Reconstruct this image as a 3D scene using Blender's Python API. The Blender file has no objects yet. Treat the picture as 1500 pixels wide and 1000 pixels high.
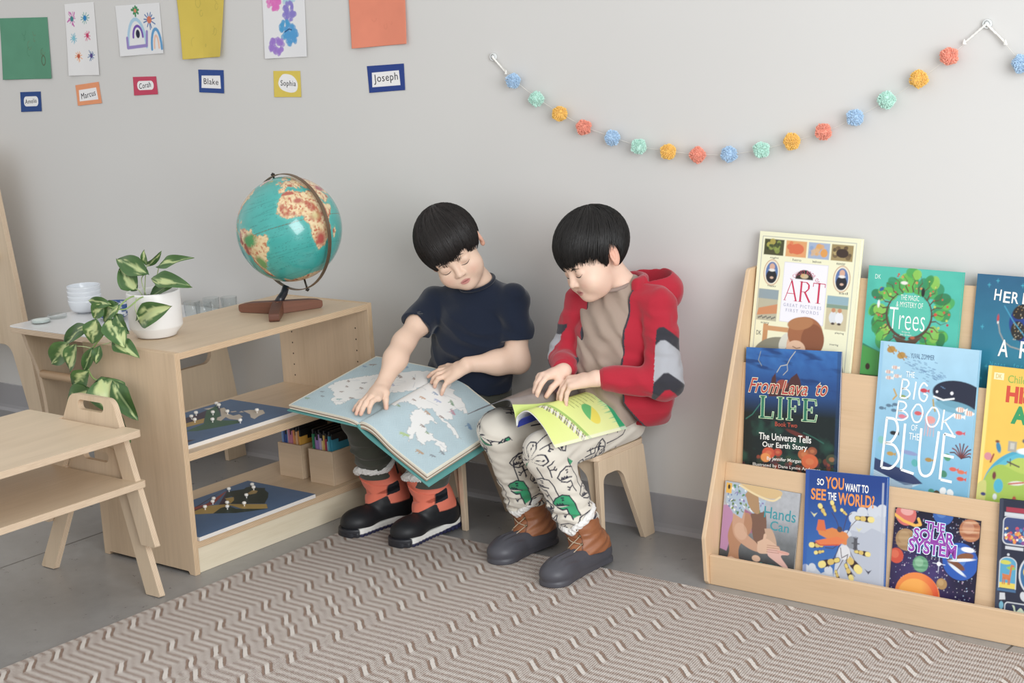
import bpy, math, random
import numpy as np
from mathutils import Vector, Matrix
from mathutils.geometry import tessellate_polygon
random.seed(7); RNG = np.random.default_rng(11)
SC = bpy.context.scene
COL = SC.collection
V3 = lambda *a: np.array(a, float)

def lin(h):
    """sRGB hex or 0-255 triple -> linear rgb"""
    if isinstance(h, str):
        h = h.lstrip('#'); h = [int(h[i:i+2], 16) for i in (0, 2, 4)]
    c = np.array(h, float)/255
    c = np.where(c <= .04045, c/12.92, ((c+.055)/1.055)**2.4)
    return c*.87+.13*float(c@np.array([.2126, .7152, .0722]))+.004

def unit(v):
    v = np.asarray(v, float); return v/np.linalg.norm(v)

# ---------------------------------------------------------------- materials
MATS = {}
class NT:
    def __init__(s, name):
        s.m = bpy.data.materials.new(name); s.m.use_nodes = True
        s.t = s.m.node_tree; s.b = s.t.nodes['Principled BSDF']
    def n(s, typ, **kw):
        nd = s.t.nodes.new('ShaderNode'+typ)
        for k, v in kw.items():
            if k in nd.inputs.keys() if isinstance(k, str) else False:
                nd.inputs[k].default_value = v
            else: setattr(nd, k, v)
        return nd
    def l(s, a, b): s.t.links.new(a, b)
    def val(s, x, sock):
        if hasattr(x, 'is_linked') or isinstance(x, bpy.types.NodeSocket): s.l(x, sock)
        else: sock.default_value = x
    def math(s, op, a, b=0., c=None):
        nd = s.t.nodes.new('ShaderNodeMath'); nd.operation = op
        s.val(a, nd.inputs[0]); s.val(b, nd.inputs[1])
        if c is not None: s.val(c, nd.inputs[2])
        return nd.outputs[0]
    def mix(s, f, a, b, blend='MIX'):
        nd = s.t.nodes.new('ShaderNodeMix'); nd.data_type = 'RGBA'; nd.blend_type = blend
        for sock, x in ((nd.inputs[0], f), (nd.inputs[6], a), (nd.inputs[7], b)):
            if isinstance(x, (tuple, list, np.ndarray)): sock.default_value = tuple(x)[:3]+(1.,)
            else: s.val(x, sock)
        return nd.outputs[2]
    def ramp(s, f, stops):
        nd = s.t.nodes.new('ShaderNodeValToRGB'); e = nd.color_ramp.elements
        while len(e) < len(stops): e.new(.5)
        for i, (p, c) in enumerate(stops):
            e[i].position = p; e[i].color = tuple(c)[:3]+(1.,) if not np.isscalar(c) else (c, c, c, 1)
        s.l(f, nd.inputs[0]); return nd.outputs[0]
    def mapping(s, src, scale=(1, 1, 1), loc=(0, 0, 0)):
        nd = s.t.nodes.new('ShaderNodeMapping'); s.l(src, nd.inputs[0])
        nd.inputs['Scale'].default_value = scale; nd.inputs['Location'].default_value = loc
        return nd.outputs[0]
    def noise(s, vec, scale, detail=2., rough=.5, out=0):
        nd = s.t.nodes.new('ShaderNodeTexNoise'); s.l(vec, nd.inputs['Vector'])
        nd.inputs['Scale'].default_value = scale; nd.inputs['Detail'].default_value = detail
        nd.inputs['Roughness'].default_value = rough
        return nd.outputs[out]
    def coord(s, w='Object'):
        return s.t.nodes.new('ShaderNodeTexCoord').outputs[w]
    def bump(s, h, strength=.3, dist=.002):
        nd = s.t.nodes.new('ShaderNodeBump'); nd.inputs['Strength'].default_value = strength
        nd.inputs['Distance'].default_value = dist
        s.l(h, nd.inputs['Height']); s.l(nd.outputs[0], s.b.inputs['Normal'])
    def set(s, **kw):
        for k, v in kw.items():
            k = {'rough': 'Roughness', 'spec': 'Specular IOR Level', 'metal': 'Metallic', 'sheen': 'Sheen Weight', 'coat': 'Coat Weight',
                 'sss': 'Subsurface Weight', 'trans': 'Transmission Weight', 'ior': 'IOR', 'color': 'Base Color', 'sr': 'Sheen Roughness'}[k]
            i = s.b.inputs[k]
            if isinstance(v, bpy.types.NodeSocket): s.l(v, i)
            elif isinstance(v, (tuple, list, np.ndarray)): i.default_value = tuple(v)[:3]+(1.,)
            else: i.default_value = v
        return s

def mat(name, color=None, rough=.5, var=.06, scale=40, bump=0, bscale=300, bdist=.001, **kw):
    """plain procedural material: a colour with a little noise and optional bump; colour None reads the mesh's own colours"""
    if name in MATS: return MATS[name]
    t = NT(name); co = t.coord()
    if color is None:
        a = t.n('Attribute', attribute_name='Col'); base = a.outputs['Color']
    else:
        c = lin(color)
        f = t.noise(co, scale, 3)
        base = t.mix(f, c*(1-var), np.minimum(c*(1+var), 1))
    t.set(color=base, rough=rough, **kw)
    if bump: t.bump(t.noise(co, bscale, 2), bump, bdist)
    MATS[name] = t.m; return t.m

def ply(name, face, edge, contrast=.09, striped=True, rough=.42):
    """plywood: a face material with long grain, and an edge material with layered veneers (both read UVs in metres)"""
    for part in ('face', 'edge'):
        t = NT(name+'_'+part); uv = t.coord('UV')
        if part == 'face':
            c = lin(face)
            w = t.noise(t.mapping(uv, (1.2, 9, 1)), 1.6, 3, .5)
            g1 = t.noise(t.mapping(uv, (5, 120, 1)), 1., 4, .6)
            g2 = t.noise(t.mapping(uv, (14, 500, 1)), 1., 2, .5)
            f = t.math('ADD', t.math('MULTIPLY', w, .5), t.math('ADD', t.math('MULTIPLY', g1, .3), t.math('MULTIPLY', g2, .2)))
            t.set(color=t.ramp(f, [(.33, c*(1-contrast*1.5)*np.array([1, .97, .92])), (.5, c), (.66, np.minimum(c*(1+contrast), 1))]), rough=rough)
            t.bump(g2, .06, .0006)
        else:
            e = lin(edge)
            sp = t.n('SeparateXYZ'); t.l(uv, sp.inputs[0])
            n2 = t.noise(t.mapping(uv, (25, 400, 1)), 1., 2)
            if striped:
                st = t.math('SINE', t.math('ADD', t.math('MULTIPLY', sp.outputs[1], 2*math.pi/.0030), t.math('MULTIPLY', n2, .9)))
                f = t.math('ADD', t.math('MULTIPLY', st, .36), t.math('MULTIPLY', n2, .9))
            else: f = n2
            t.set(color=t.ramp(f, [(.1, e*np.array([.78, .70, .63]) if striped else e*.9), (.5, e*.96), (.9, np.minimum(e*1.1, 1))]), rough=.6)
        MATS[name+'_'+part] = t.m
    return MATS[name+'_face'], MATS[name+'_edge']

# ---------------------------------------------------------------- mesh building
class MB:
    """collects vertices, faces, colours, uvs and material slots, then links them as ONE mesh object"""
    def __init__(s): s.v = []; s.n = 0; s.lp = []; s.ct = []; s.c = []; s.mi = []; s.uv = []; s.hasuv = False; s.sm = []
    def add(s, v, f, col=None, m=0, uv=None, smooth=False):
        v = np.asarray(v, float).reshape(-1, 3)
        if isinstance(f, np.ndarray) and f.ndim == 2:
            lp = f.ravel(); ct = np.full(len(f), f.shape[1])
        else:
            ct = np.array([len(q) for q in f], int); lp = np.array([i for q in f for i in q], int)
        s.lp.append(lp+s.n); s.ct.append(ct); s.v.append(v); s.n += len(v)
        c = np.ones((len(v), 3)) if col is None else np.broadcast_to(np.asarray(col, float), (len(v), 3))
        s.c.append(c); s.mi.append(np.broadcast_to(np.asarray(m, int), (len(ct),))); s.sm.append(np.full(len(ct), bool(smooth)))
        if uv is not None: s.hasuv = True; s.uv.append(np.asarray(uv, float).reshape(-1, 2))
        else: s.uv.append(np.zeros((len(lp), 2)))
        return s
    def mesh(s, name, off=(0, 0, 0)):
        me = bpy.data.meshes.new(name)
        v = np.concatenate(s.v)-np.asarray(off, float); lp = np.concatenate(s.lp).astype(np.int32); ct = np.concatenate(s.ct).astype(np.int32)
        me.vertices.add(len(v)); me.vertices.foreach_set('co', v.astype(np.float32).ravel())
        me.loops.add(len(lp)); me.loops.foreach_set('vertex_index', lp)
        me.polygons.add(len(ct)); st = np.concatenate([[0], np.cumsum(ct)[:-1]]).astype(np.int32)
        me.polygons.foreach_set('loop_start', st); me.polygons.foreach_set('loop_total', ct)
        me.polygons.foreach_set('material_index', np.concatenate(s.mi).astype(np.int32))
        me.polygons.foreach_set('use_smooth', np.concatenate(s.sm))
        me.update(calc_edges=True)
        a = me.attributes.new('Col', 'FLOAT_COLOR', 'POINT')
        c = np.concatenate(s.c); a.data.foreach_set('color', np.column_stack([c, np.ones(len(c))]).astype(np.float32).ravel())
        if s.hasuv:
            u = me.uv_layers.new(name='UVMap'); u.data.foreach_set('uv', np.concatenate(s.uv).astype(np.float32).ravel())
        me.validate(); return me

def wloc(o):
    p = np.zeros(3)
    while o is not None: p += np.array(o.location); o = o.parent
    return p

def put(mb, name, mats, parent=None, loc=None, bev=0, label=None):
    """link an MB as one object; verts are in world space, the origin goes to loc (or to the parent)"""
    base = wloc(parent) if parent is not None else (np.zeros(3) if loc is None else np.asarray(loc, float))
    org = base if loc is None else np.asarray(loc, float)
    me = mb.mesh(name, org)
    for m in (mats if isinstance(mats, (list, tuple)) else [mats]): me.materials.append(m)
    o = bpy.data.objects.new(name, me); COL.objects.link(o)
    if parent is not None: o.parent = parent; o.location = org-base
    else: o.location = org
    if bev:
        b = o.modifiers.new('edge', 'BEVEL'); b.width = bev; b.segments = 2; b.limit_method = 'ANGLE'; b.angle_limit = math.radians(40)
    if label: o['label'] = label
    return o

def thing(name, label, cat, loc, group=None):
    o = bpy.data.objects.new(name, None); COL.objects.link(o); o.location = loc; o.empty_display_size = .05
    return tag(o, label, cat, group)
def tag(o, label, cat, group=None):
    o['label'] = label; o['category'] = cat
    if group: o['group'] = group
    return o
def struct(o): o['kind'] = 'structure'; return o
def dup(root, d, label=None):
    """copy a thing with its parts and sub-parts, moved by d"""
    def rec(o, par):
        c = o.copy(); COL.objects.link(c)
        if par is not None: c.parent = par
        for ch in list(o.children): rec(ch, c)
        return c
    r = rec(root, None); r.location = np.array(root.location)+np.asarray(d)
    if label: r['label'] = label
    return r

def grid_faces(nu, nv, cu=False, cv=False):
    """quads of a (nu x nv) vertex grid, index = i*nv+j; cu / cv close the direction"""
    i = np.arange(nu if cu else nu-1); j = np.arange(nv if cv else nv-1)
    I, J = np.meshgrid(i, j, indexing='ij'); I = I.ravel(); J = J.ravel(); I2 = (I+1) % nu; J2 = (J+1) % nv
    return np.column_stack([I*nv+J, I2*nv+J, I2*nv+J2, I*nv+J2])

def tube(mb, pts, r, n=8, col=None, m=0, caps=True, closed=False):
    """round tube along a polyline; r scalar or per point"""
    P = np.asarray(pts, float); k = len(P); r = np.broadcast_to(np.asarray(r, float), (k,))
    T = np.gradient(P, axis=0)
    if closed: T = np.roll(P, -1, 0)-np.roll(P, 1, 0)
    T /= np.linalg.norm(T, axis=1)[:, None]+1e-12
    a = V3(0, 0, 1) if abs(T[0][2]) < .9 else V3(1, 0, 0)
    u = unit(np.cross(T[0], a)); U = [u]
    for i in range(1, k):
        u = U[-1]-T[i]*np.dot(U[-1], T[i]); U.append(unit(u))
    U = np.array(U); W = np.cross(T, U); th = np.linspace(0, 2*np.pi, n, endpoint=False)
    v = P[:, None]+r[:, None, None]*(np.cos(th)[None, :, None]*U[:, None]+np.sin(th)[None, :, None]*W[:, None])
    v = v.reshape(-1, 3); f = grid_faces(k, n, closed, True)
    if caps and not closed:
        v = np.vstack([v, P[0], P[-1]]); i = np.arange(n); j = (i+1) % n
        c0 = np.column_stack([i, j, np.full(n, k*n)]); c1 = np.column_stack([(k-1)*n+j, (k-1)*n+i, np.full(n, k*n+1)])
        f = [list(q) for q in f]+[list(q) for q in c0]+[list(q) for q in c1]
    mb.add(v, f, col, m, smooth=True); return mb

def lathe(mb, prof, c, n=48, col=None, m=0, axis=(0, 0, 1)):
    """surface of revolution: prof = [(r, h)] around the axis through c"""
    ax = unit(axis); a = V3(1, 0, 0) if abs(ax[0]) < .9 else V3(0, 1, 0)
    u = unit(np.cross(ax, a)); w = np.cross(ax, u); th = np.linspace(0, 2*np.pi, n, endpoint=False)
    P = np.array(prof, float); ring = np.cos(th)[:, None]*u+np.sin(th)[:, None]*w
    v = np.asarray(c)+P[:, None, 0:1]*ring[None]+P[:, None, 1:2]*ax
    mb.add(v.reshape(-1, 3), grid_faces(len(P), n, False, True)[:, ::-1], col, m, smooth=True); return mb

def sphere(mb, c, r, n=16, col=None, m=0):
    a = np.linspace(0.02, np.pi-.02, n//2+1); return lathe(mb, [(np.sin(t)*r, -np.cos(t)*r) for t in a], c, n, col, m)

def smooth_line(pts, n=40):
    """Catmull-Rom through points"""
    P = np.asarray(pts, float); k = len(P); out = []
    Q = np.vstack([2*P[0]-P[1], P, 2*P[-1]-P[-2]])
    for t in np.linspace(0, k-1, n):
        i = min(int(t), k-2); u = t-i; a, b, c, d = Q[i:i+4]
        out.append(.5*((2*b)+(-a+c)*u+(2*a-5*b+4*c-d)*u*u+(-a+3*b-3*c+d)*u**3))
    return np.array(out)

def rounded(pts, r, n=5):
    """polygon with rounded corners; r scalar or per-corner list"""
    P = [np.asarray(p, float) for p in pts]; out = []; k = len(P)
    for i in range(k):
        ri = r[i] if isinstance(r, (list, tuple)) else r
        a, b, c = P[i-1], P[i], P[(i+1) % k]
        if ri <= 0: out.append(b); continue
        d1 = unit(a-b); d2 = unit(c-b); ang = math.acos(max(-1, min(1, d1@d2)))
        d = min(ri/math.tan(ang/2), .49*np.linalg.norm(a-b), .49*np.linalg.norm(c-b)); rr = d*math.tan(ang/2)
        p0 = b+d1*d; p1 = b+d2*d; ce = b+unit(d1+d2)*(rr/math.sin(ang/2))
        a0 = math.atan2(*(p0-ce)[::-1]); a1 = math.atan2(*(p1-ce)[::-1]); da = (a1-a0+math.pi) % (2*math.pi)-math.pi
        for t in np.linspace(0, 1, n): out.append(ce+rr*np.array([math.cos(a0+da*t), math.sin(a0+da*t)]))
    return out

def plate_mb(mb, pts, t, O, A, B, holes=(), grain='a', mf=0, me=1, uvoff=None):
    """a board: outline pts (2D in axes A,B from O) extruded by t along A x B"""
    O = np.asarray(O, float); A = unit(A); B = unit(B); N = np.cross(A, B)
    P = [np.asarray(p, float) for p in pts]
    if sum(P[i-1][0]*P[i][1]-P[i][0]*P[i-1][1] for i in range(len(P))) < 0: P = P[::-1]
    loops = [P]
    for h in holes:
        h = [np.asarray(p, float) for p in h]
        if sum(h[i-1][0]*h[i][1]-h[i][0]*h[i-1][1] for i in range(len(h))) > 0: h = h[::-1]
        loops.append(h)
    flat = np.array([p for l in loops for p in l]); n = len(flat)
    if holes: tris = [tuple(q) for q in tessellate_polygon([[Vector((p[0], p[1], 0)) for p in l] for l in loops])]
    else: tris = [tuple(range(n))]
    fixed = []
    for q in tris:
        a = sum(flat[q[i-1]][0]*flat[q[i]][1]-flat[q[i]][0]*flat[q[i-1]][1] for i in range(len(q)))
        fixed.append(q if a > 0 else q[::-1])
    base = O+flat[:, :1]*A+flat[:, 1:]*B; v = np.vstack([base, base+N*t])
    uo = RNG.uniform(0, 5, 2) if uvoff is None else uvoff
    fuv = lambda p: ((p[0], p[1]) if grain == 'a' else (p[1], p[0]))+uo
    F = []; M = []; UV = []
    for q in fixed:
        F.append([i+n for i in q]); M.append(mf); UV += [fuv(flat[i]) for i in q]
        F.append(list(q[::-1])); M.append(mf); UV += [fuv(flat[i]) for i in q[::-1]]
    s = 0
    for l in loops:
        k = len(l); per = 0
        for i in range(k):
            j = (i+1) % k; d = np.linalg.norm(l[j]-l[i])
            F.append([s+i, s+j, s+j+n, s+i+n]); M.append(me); UV += [(per, 0), (per+d, 0), (per+d, t), (per, t)]; per += d
        s += k
    mb.add(v, F, None, M, UV); return mb

def plate(name, pts, t, O, A, B, mats, parent=None, holes=(), grain='a', bev=.0012, loc=None, label=None):
    return put(plate_mb(MB(), pts, t, O, A, B, holes, grain), name, mats, parent, loc, bev, label)
def rect(w, h, x=0, y=0): return [(x, y), (x+w, y), (x+w, y+h), (x, y+h)]

def boxmb(mb, lo, hi, col=None, m=0, R=None, c=None):
    lo = np.asarray(lo, float); hi = np.asarray(hi, float)
    v = np.array([[x, y, z] for x in (lo[0], hi[0]) for y in (lo[1], hi[1]) for z in (lo[2], hi[2])])
    if R is not None: v = (v-c)@np.asarray(R).T+c
    f = np.array([[0, 1, 3, 2], [4, 6, 7, 5], [0, 4, 5, 1], [2, 3, 7, 6], [0, 2, 6, 4], [1, 5, 7, 3]])
    mb.add(v, f, col, m); return mb

# ---------------------------------------------------------------- printed pictures: colours on a fine grid
def seg_dist(U, W, a, b):
    a = np.asarray(a, float); b = np.asarray(b, float); d = b-a; L = d@d+1e-12
    t = np.clip(((U-a[0])*d[0]+(W-a[1])*d[1])/L, 0, 1)
    return np.hypot(U-a[0]-t*d[0], W-a[1]-t*d[1])
def vnoise(U, W, s, seed=0):
    """smooth value noise 0..1 on arrays"""
    r = np.random.default_rng(seed); T = r.random((64, 64)); x = U*s; y = W*s
    i = np.floor(x).astype(int); j = np.floor(y).astype(int); fx = x-i; fy = y-j
    fx = fx*fx*(3-2*fx); fy = fy*fy*(3-2*fy)
    g = lambda a, b: T[a % 64, b % 64]
    return (g(i, j)*(1-fx)+g(i+1, j)*fx)*(1-fy)+(g(i, j+1)*(1-fx)+g(i+1, j+1)*fx)*fy
def fbm(U, W, s, seed=0, o=3):
    return sum(vnoise(U, W, s*2**k, seed+k)*.5**k for k in range(o))/sum(.5**k for k in range(o))
class Cv:
    """a picture w x h centimetres, res cells per centimetre, origin bottom left"""
    def __init__(s, w, h, bg, res=7):
        s.w, s.h, s.res = w, h, res; s.nx = int(round(w*res))+1; s.ny = int(round(h*res))+1
        s.U, s.W = np.meshgrid(np.linspace(0, w, s.nx), np.linspace(0, h, s.ny), indexing='ij')
        s.C = np.empty((s.nx, s.ny, 3)); s.C[:] = lin(bg)
    def blend(s, m, col, a=1.):
        c = col if isinstance(col, np.ndarray) else lin(col)
        m = np.clip(m, 0, 1)[..., None]*a; s.C = s.C*(1-m)+c*m; return s
    def edge(s, d): return .5-d*s.res/1.4
    def poly(s, pts, col, a=1.):
        P = np.asarray(pts, float); ins = np.zeros(s.U.shape, bool); d = np.full(s.U.shape, 9e9)
        for i in range(len(P)):
            p, q = P[i-1], P[i]
            c = ((p[1] > s.W) != (q[1] > s.W)) & (s.U < (q[0]-p[0])*(s.W-p[1])/(q[1]-p[1]+1e-12)+p[0]); ins ^= c
            d = np.minimum(d, seg_dist(s.U, s.W, p, q))
        return s.blend(s.edge(np.where(ins, -d, d)), col, a)
    def disc(s, x, y, r, col, ry=None, rot=0, a=1.):
        ry = ry or r; c, n = math.cos(rot), math.sin(rot); X = (s.U-x)*c+(s.W-y)*n; Y = -(s.U-x)*n+(s.W-y)*c
        q = np.hypot(X/r, Y/ry); return s.blend(s.edge((q-1)*min(r, ry)), col, a)
    def line(s, pts, w, col, a=1., w2=None):
        d = np.full(s.U.shape, 9e9); k = len(pts)-1
        for i in range(k):
            ww = w if w2 is None else w+(w2-w)*i/max(k-1, 1)
            d = np.minimum(d, seg_dist(s.U, s.W, pts[i], pts[i+1])-ww/2)
        return s.blend(s.edge(d), col, a)
    def box(s, x0, y0, x1, y1, col, a=1.): return s.poly([(x0, y0), (x1, y0), (x1, y1), (x0, y1)], col, a)
    def tex(s, amt, scale, seed=0, lo=0., hi=1.):
        f = fbm(s.U, s.W, scale, seed)-.5; s.C = np.clip(s.C*(1+amt*2*f[..., None]), 0, 1); return s
    def wash(s, col, scale, seed, thr=.5, soft=6, a=1.):
        return s.blend((fbm(s.U, s.W, scale, seed)-thr)*soft+.5, col, a)
    def grad(s, c0, c1):
        t = (s.W/s.h)[..., None]; s.C = lin(c0)*(1-t)+lin(c1)*t; return s
    def to(s, mb, fn, m=0):
        """fn(U,W in metres) -> (..,3) points"""
        P = fn(s.U*.01, s.W*.01); mb.add(P.reshape(-1, 3), grid_faces(s.nx, s.ny), s.C.reshape(-1, 3), m); return mb
def flat(O, A, B):
    O = np.asarray(O, float); A = unit(A); B = unit(B)
    return lambda u, w: O+u[..., None]*A+w[..., None]*B

_fc = {}
def glyphs(body, offset=0., space=1.):
    """triangulated outline of a line of text, in its own 2D units"""
    k = (body, offset, space)
    if k not in _fc:
        cu = bpy.data.curves.new('lettering', 'FONT'); cu.body = body; cu.offset = offset; cu.space_character = space; cu.resolution_u = 3
        o = bpy.data.objects.new('lettering', cu); me = o.to_mesh()
        v = np.array([p.co[:2] for p in me.vertices]); f = [list(p.vertices) for p in me.polygons]
        o.to_mesh_clear(); bpy.data.objects.remove(o); bpy.data.curves.remove(cu); _fc[k] = (v, f)
    return _fc[k]
def text(mb, fn, body, box, col, bold=0., up=.0003, shear=0, rot=0, space=1., halo=None, warp=None, m=0):
    """lettering fitted into box (x0,y0,x1,y1 in cm) on surface fn; halo = (colour, growth)"""
    x0, y0, x1, y1 = box; v0, f0 = glyphs(body, 0, space); mn = v0.min(0); sz = np.maximum(v0.max(0)-mn, 1e-6)
    for pas in ((1, 0) if halo else (0,)):
        v, f = glyphs(body, bold+(halo[1] if pas else 0), space)
        q = (v-mn)/sz; w, h = x1-x0, y1-y0; X = (q[:, 0]-.5)*w+(q[:, 1]-.5)*h*shear; Y = (q[:, 1]-.5)*h
        if warp: X, Y = warp(X, Y)
        c, s = math.cos(rot), math.sin(rot); X, Y = X*c-Y*s+(x0+x1)/2, X*s+Y*c+(y0+y1)/2
        P = fn(X*.01, Y*.01); e = .001; n = np.cross(fn(X*.01+e, Y*.01)-P, fn(X*.01, Y*.01+e)-P); n /= np.linalg.norm(n, axis=1)[:, None]+1e-12
        mb.add(P+n*(up*(1-.5*pas)), f, lin(halo[0] if pas else col), m)
    return mb
def ribbon(mb, fn, pts, w, col, up=.0003, m=0, closed=False):
    """a flat stroke of width w (cm) along 2D points on surface fn"""
    P = np.asarray(pts, float); T = np.gradient(P, axis=0); T /= np.linalg.norm(T, axis=1)[:, None]+1e-12
    N = np.column_stack([-T[:, 1], T[:, 0]]); w = np.broadcast_to(np.asarray(w, float), (len(P),))
    Q = np.stack([P+N*w[:, None]/2, P-N*w[:, None]/2], 1).reshape(-1, 2)
    X = fn(Q[:, 0]*.01, Q[:, 1]*.01); e = .001
    n = np.cross(fn(Q[:, 0]*.01+e, Q[:, 1]*.01)-X, fn(Q[:, 0]*.01, Q[:, 1]*.01+e)-X); n /= np.linalg.norm(n, axis=1)[:, None]+1e-12
    mb.add(X+n*up, grid_faces(len(P), 2)[:, ::-1], lin(col), m); return mb
# ================================================================ camera, light
cam = bpy.data.cameras.new('camera'); camo = bpy.data.objects.new('camera', cam); COL.objects.link(camo); SC.camera = camo
cam.sensor_width = 36; cam.lens = 60.; cam.clip_start = .05
_M = Matrix(((.7848, -.0868, .6137), (.6174, .1956, -.7619), (-.0539, .9768, .2071))).to_4x4(); _M.translation = (2.5, -3.77, 1.516)
camo.matrix_world = _M
SC.view_settings.view_transform = 'Standard'; SC.view_settings.look = 'None'; SC.view_settings.gamma = 1; SC.view_settings.exposure = 0.64
SC.view_settings.use_curve_mapping = False
w = bpy.data.worlds.new('daylight'); SC.world = w; w.use_nodes = True
w.node_tree.nodes['Background'].inputs[0].default_value = (1., .993, .982, 1); w.node_tree.nodes['Background'].inputs[1].default_value = .53
def area(name, loc, target, sx, sy, power, col):
    l = bpy.data.lights.new(name, 'AREA'); l.shape = 'RECTANGLE'; l.size = sx; l.size_y = sy; l.energy = power; l.color = col
    o = bpy.data.objects.new(name, l); COL.objects.link(o); o.location = loc
    o.rotation_euler = (Vector(target)-Vector(loc)).to_track_quat('-Z', 'Z').to_euler(); return o
area('window_daylight', (3.9, -2.9, 1.9), (-.2, -.3, .75), 2.8, 2.2, 112, (.94, .975, 1.))

# ================================================================ setting
t = NT('painted_wall'); co = t.coord()
t.set(color=t.mix(t.noise(co, 1.2, 2), lin('d2d0cd'), lin('d9d8d5')), rough=.62, spec=.25)
t.bump(t.noise(co, 240, 2), .05, .001); MATS['wall'] = t.m
wb = MB(); boxmb(wb, (-6, 0, 0), (5, .12, 2.9)); struct(put(wb, 'wall_back', MATS['wall'], None, (0, 0, 0)))

t = NT('polished_concrete'); co = t.coord(); sp = t.n('SeparateXYZ'); t.l(co, sp.inputs[0])
a = t.noise(co, 2.2, 5, .6); b = t.noise(co, 26, 4, .65); g = t.noise(co, 420, 2, .6)
f = t.math('ADD', t.math('MULTIPLY', a, .5), t.math('ADD', t.math('MULTIPLY', b, .28), t.math('MULTIPLY', g, .22)))
c = t.ramp(f, [(.3, lin('7a7978')), (.48, lin('908f8e')), (.7, lin('a4a3a1'))])
sm = None
for x in (-1.46, 1.094, 3.6):
    d = t.math('LESS_THAN', t.math('ABSOLUTE', t.math('ADD', sp.outputs[0], -x)), .003); sm = d if sm is None else t.math('MAXIMUM', sm, d)
d = t.math('LESS_THAN', t.math('ABSOLUTE', t.math('ADD', sp.outputs[1], 2.4)), .003); sm = t.math('MAXIMUM', sm, d)
c = t.mix(t.math('MULTIPLY', sm, .85), c, lin('33312f'))
t.set(color=c, rough=t.math('ADD', t.math('MULTIPLY', b, .22), .2), spec=.5); t.bump(g, .04, .0008); MATS['concrete'] = t.m
fb = MB(); boxmb(fb, (-6, -6, -.1), (5, 0, 0)); struct(put(fb, 'floor', MATS['concrete'], None, (0, 0, 0)))

# rubber cove base: a thin strip with a curved toe
prof = [(-.0025, .105), (-.004, .1035), (-.004, .022), (-.006, .010), (-.013, .0025), (-.0165, 0), (0, 0), (0, .105)]
bm_ = MB(); xs = (-5.99, 4.99)
v = [(x, y, z) for x in xs for (y, z) in prof]; k = len(prof)
bm_.add(v, [[i, (i+1) % k, k+(i+1) % k, k+i] for i in range(k)]+[list(range(k))[::-1], list(range(k, 2*k))])
struct(put(bm_, 'baseboard_back', mat('cove_base', 'a3a2a6', .45, .03, spec=.4), None, (0, 0, 0)))

# ================================================================ rug
t = NT('woven_rug'); co = t.coord(); sp = t.n('SeparateXYZ'); t.l(co, sp.inputs[0]); X, Y = sp.outputs[0], sp.outputs[1]
cols = [-.772, -.573, -.453, -.388, -.268, -.066, .041, .246, .350, .555, .66, .866, .97, 1.175, 1.28, 1.485]
cen = [.6, 0, -.63, -1.17, -1.75, -2.32, -2.85, -3.5, -3.93, -4.53, -5.08, -5.66, -6.24, -6.82, -7.4, -7.98]
lev = [.9]+[(cen[i]+cen[i+1])/2 for i in range(len(cen)-1)]+[-8.27]
s = lev[0]; near = None
wob = t.math('MULTIPLY', t.math('ADD', t.noise(co, 60, 2), -.5), .006)
Xw = t.math('ADD', X, wob)
for i, xc in enumerate(cols):
    mr = t.n('MapRange', interpolation_type='SMOOTHSTEP'); t.l(Xw, mr.inputs[0])
    for j, q in enumerate((xc-.034, xc+.034, 0., lev[i+1]-lev[i])): mr.inputs[j+1].default_value = q
    s = t.math('ADD', s, mr.outputs[0])
    m2 = t.n('MapRange', interpolation_type='SMOOTHSTEP'); t.l(t.math('ABSOLUTE', t.math('ADD', Xw, -xc)), m2.inputs[0])
    for j, q in enumerate((.016, .028, 1., 0.)): m2.inputs[j+1].default_value = q
    near = m2.outputs[0] if near is None else t.math('MAXIMUM', near, m2.outputs[0])
phi = t.math('SUBTRACT', t.math('MULTIPLY', t.math('ADD', Y, t.math('MULTIPLY', wob, .5)), 1/.077), s)
row = t.math('COSINE', t.math('MULTIPLY', phi, 6*math.pi))             # three ribs per step
fr = t.math('ABSOLUTE', t.math('ADD', t.math('FRACT', t.math('ADD', phi, .5)), -.5))   # 0 on the cord that steps sideways
pit = t.n('MapRange', interpolation_type='SMOOTHSTEP'); t.l(fr, pit.inputs[0])
for j, q in enumerate((.075, .125, .75, -.95)): pit.inputs[j+1].default_value = q
zone = t.n('MapRange', interpolation_type='SMOOTHSTEP'); t.l(fr, zone.inputs[0])
for j, q in enumerate((.19, .25, 1., 0.)): zone.inputs[j+1].default_value = q
stx = t.math('SINE', t.math('ADD', t.math('MULTIPLY', X, 2*math.pi/.0062), t.math('MULTIPLY', Y, 200)))
nz = t.noise(co, 330, 2, .6)
st = t.math('ADD', t.math('MULTIPLY', stx, .5), t.math('MULTIPLY', t.math('ADD', nz, -.5), 3.2))
# run: white ribs with stitched brown between them; at the steps a smooth white cord between two brown pits
run = t.math('ADD', t.math('MULTIPLY', row, .46), t.math('MULTIPLY', st, .72))
stp = t.math('ADD', pit.outputs[0], t.math('MULTIPLY', st, .22)); band = near; near = t.math('MULTIPLY', near, zone.outputs[0])
m0 = t.n('Mix'); t.l(t.math('MULTIPLY', band, .75), m0.inputs[0]); t.l(run, m0.inputs[2]); t.l(t.math('MULTIPLY_ADD', st, .8, .12), m0.inputs[3])
mx = t.n('Mix'); t.l(near, mx.inputs[0]); t.l(m0.outputs[0], mx.inputs[2]); t.l(stp, mx.inputs[3]); h = mx.outputs[0]
hc = t.n('MapRange'); t.l(h, hc.inputs[0])
for j, q in enumerate((-1.05, 1.0, 0., 1.)): hc.inputs[j+1].default_value = q
dk = t.mix(t.noise(co, 9, 2), lin('9a8373'), lin('a68f80'))
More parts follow.
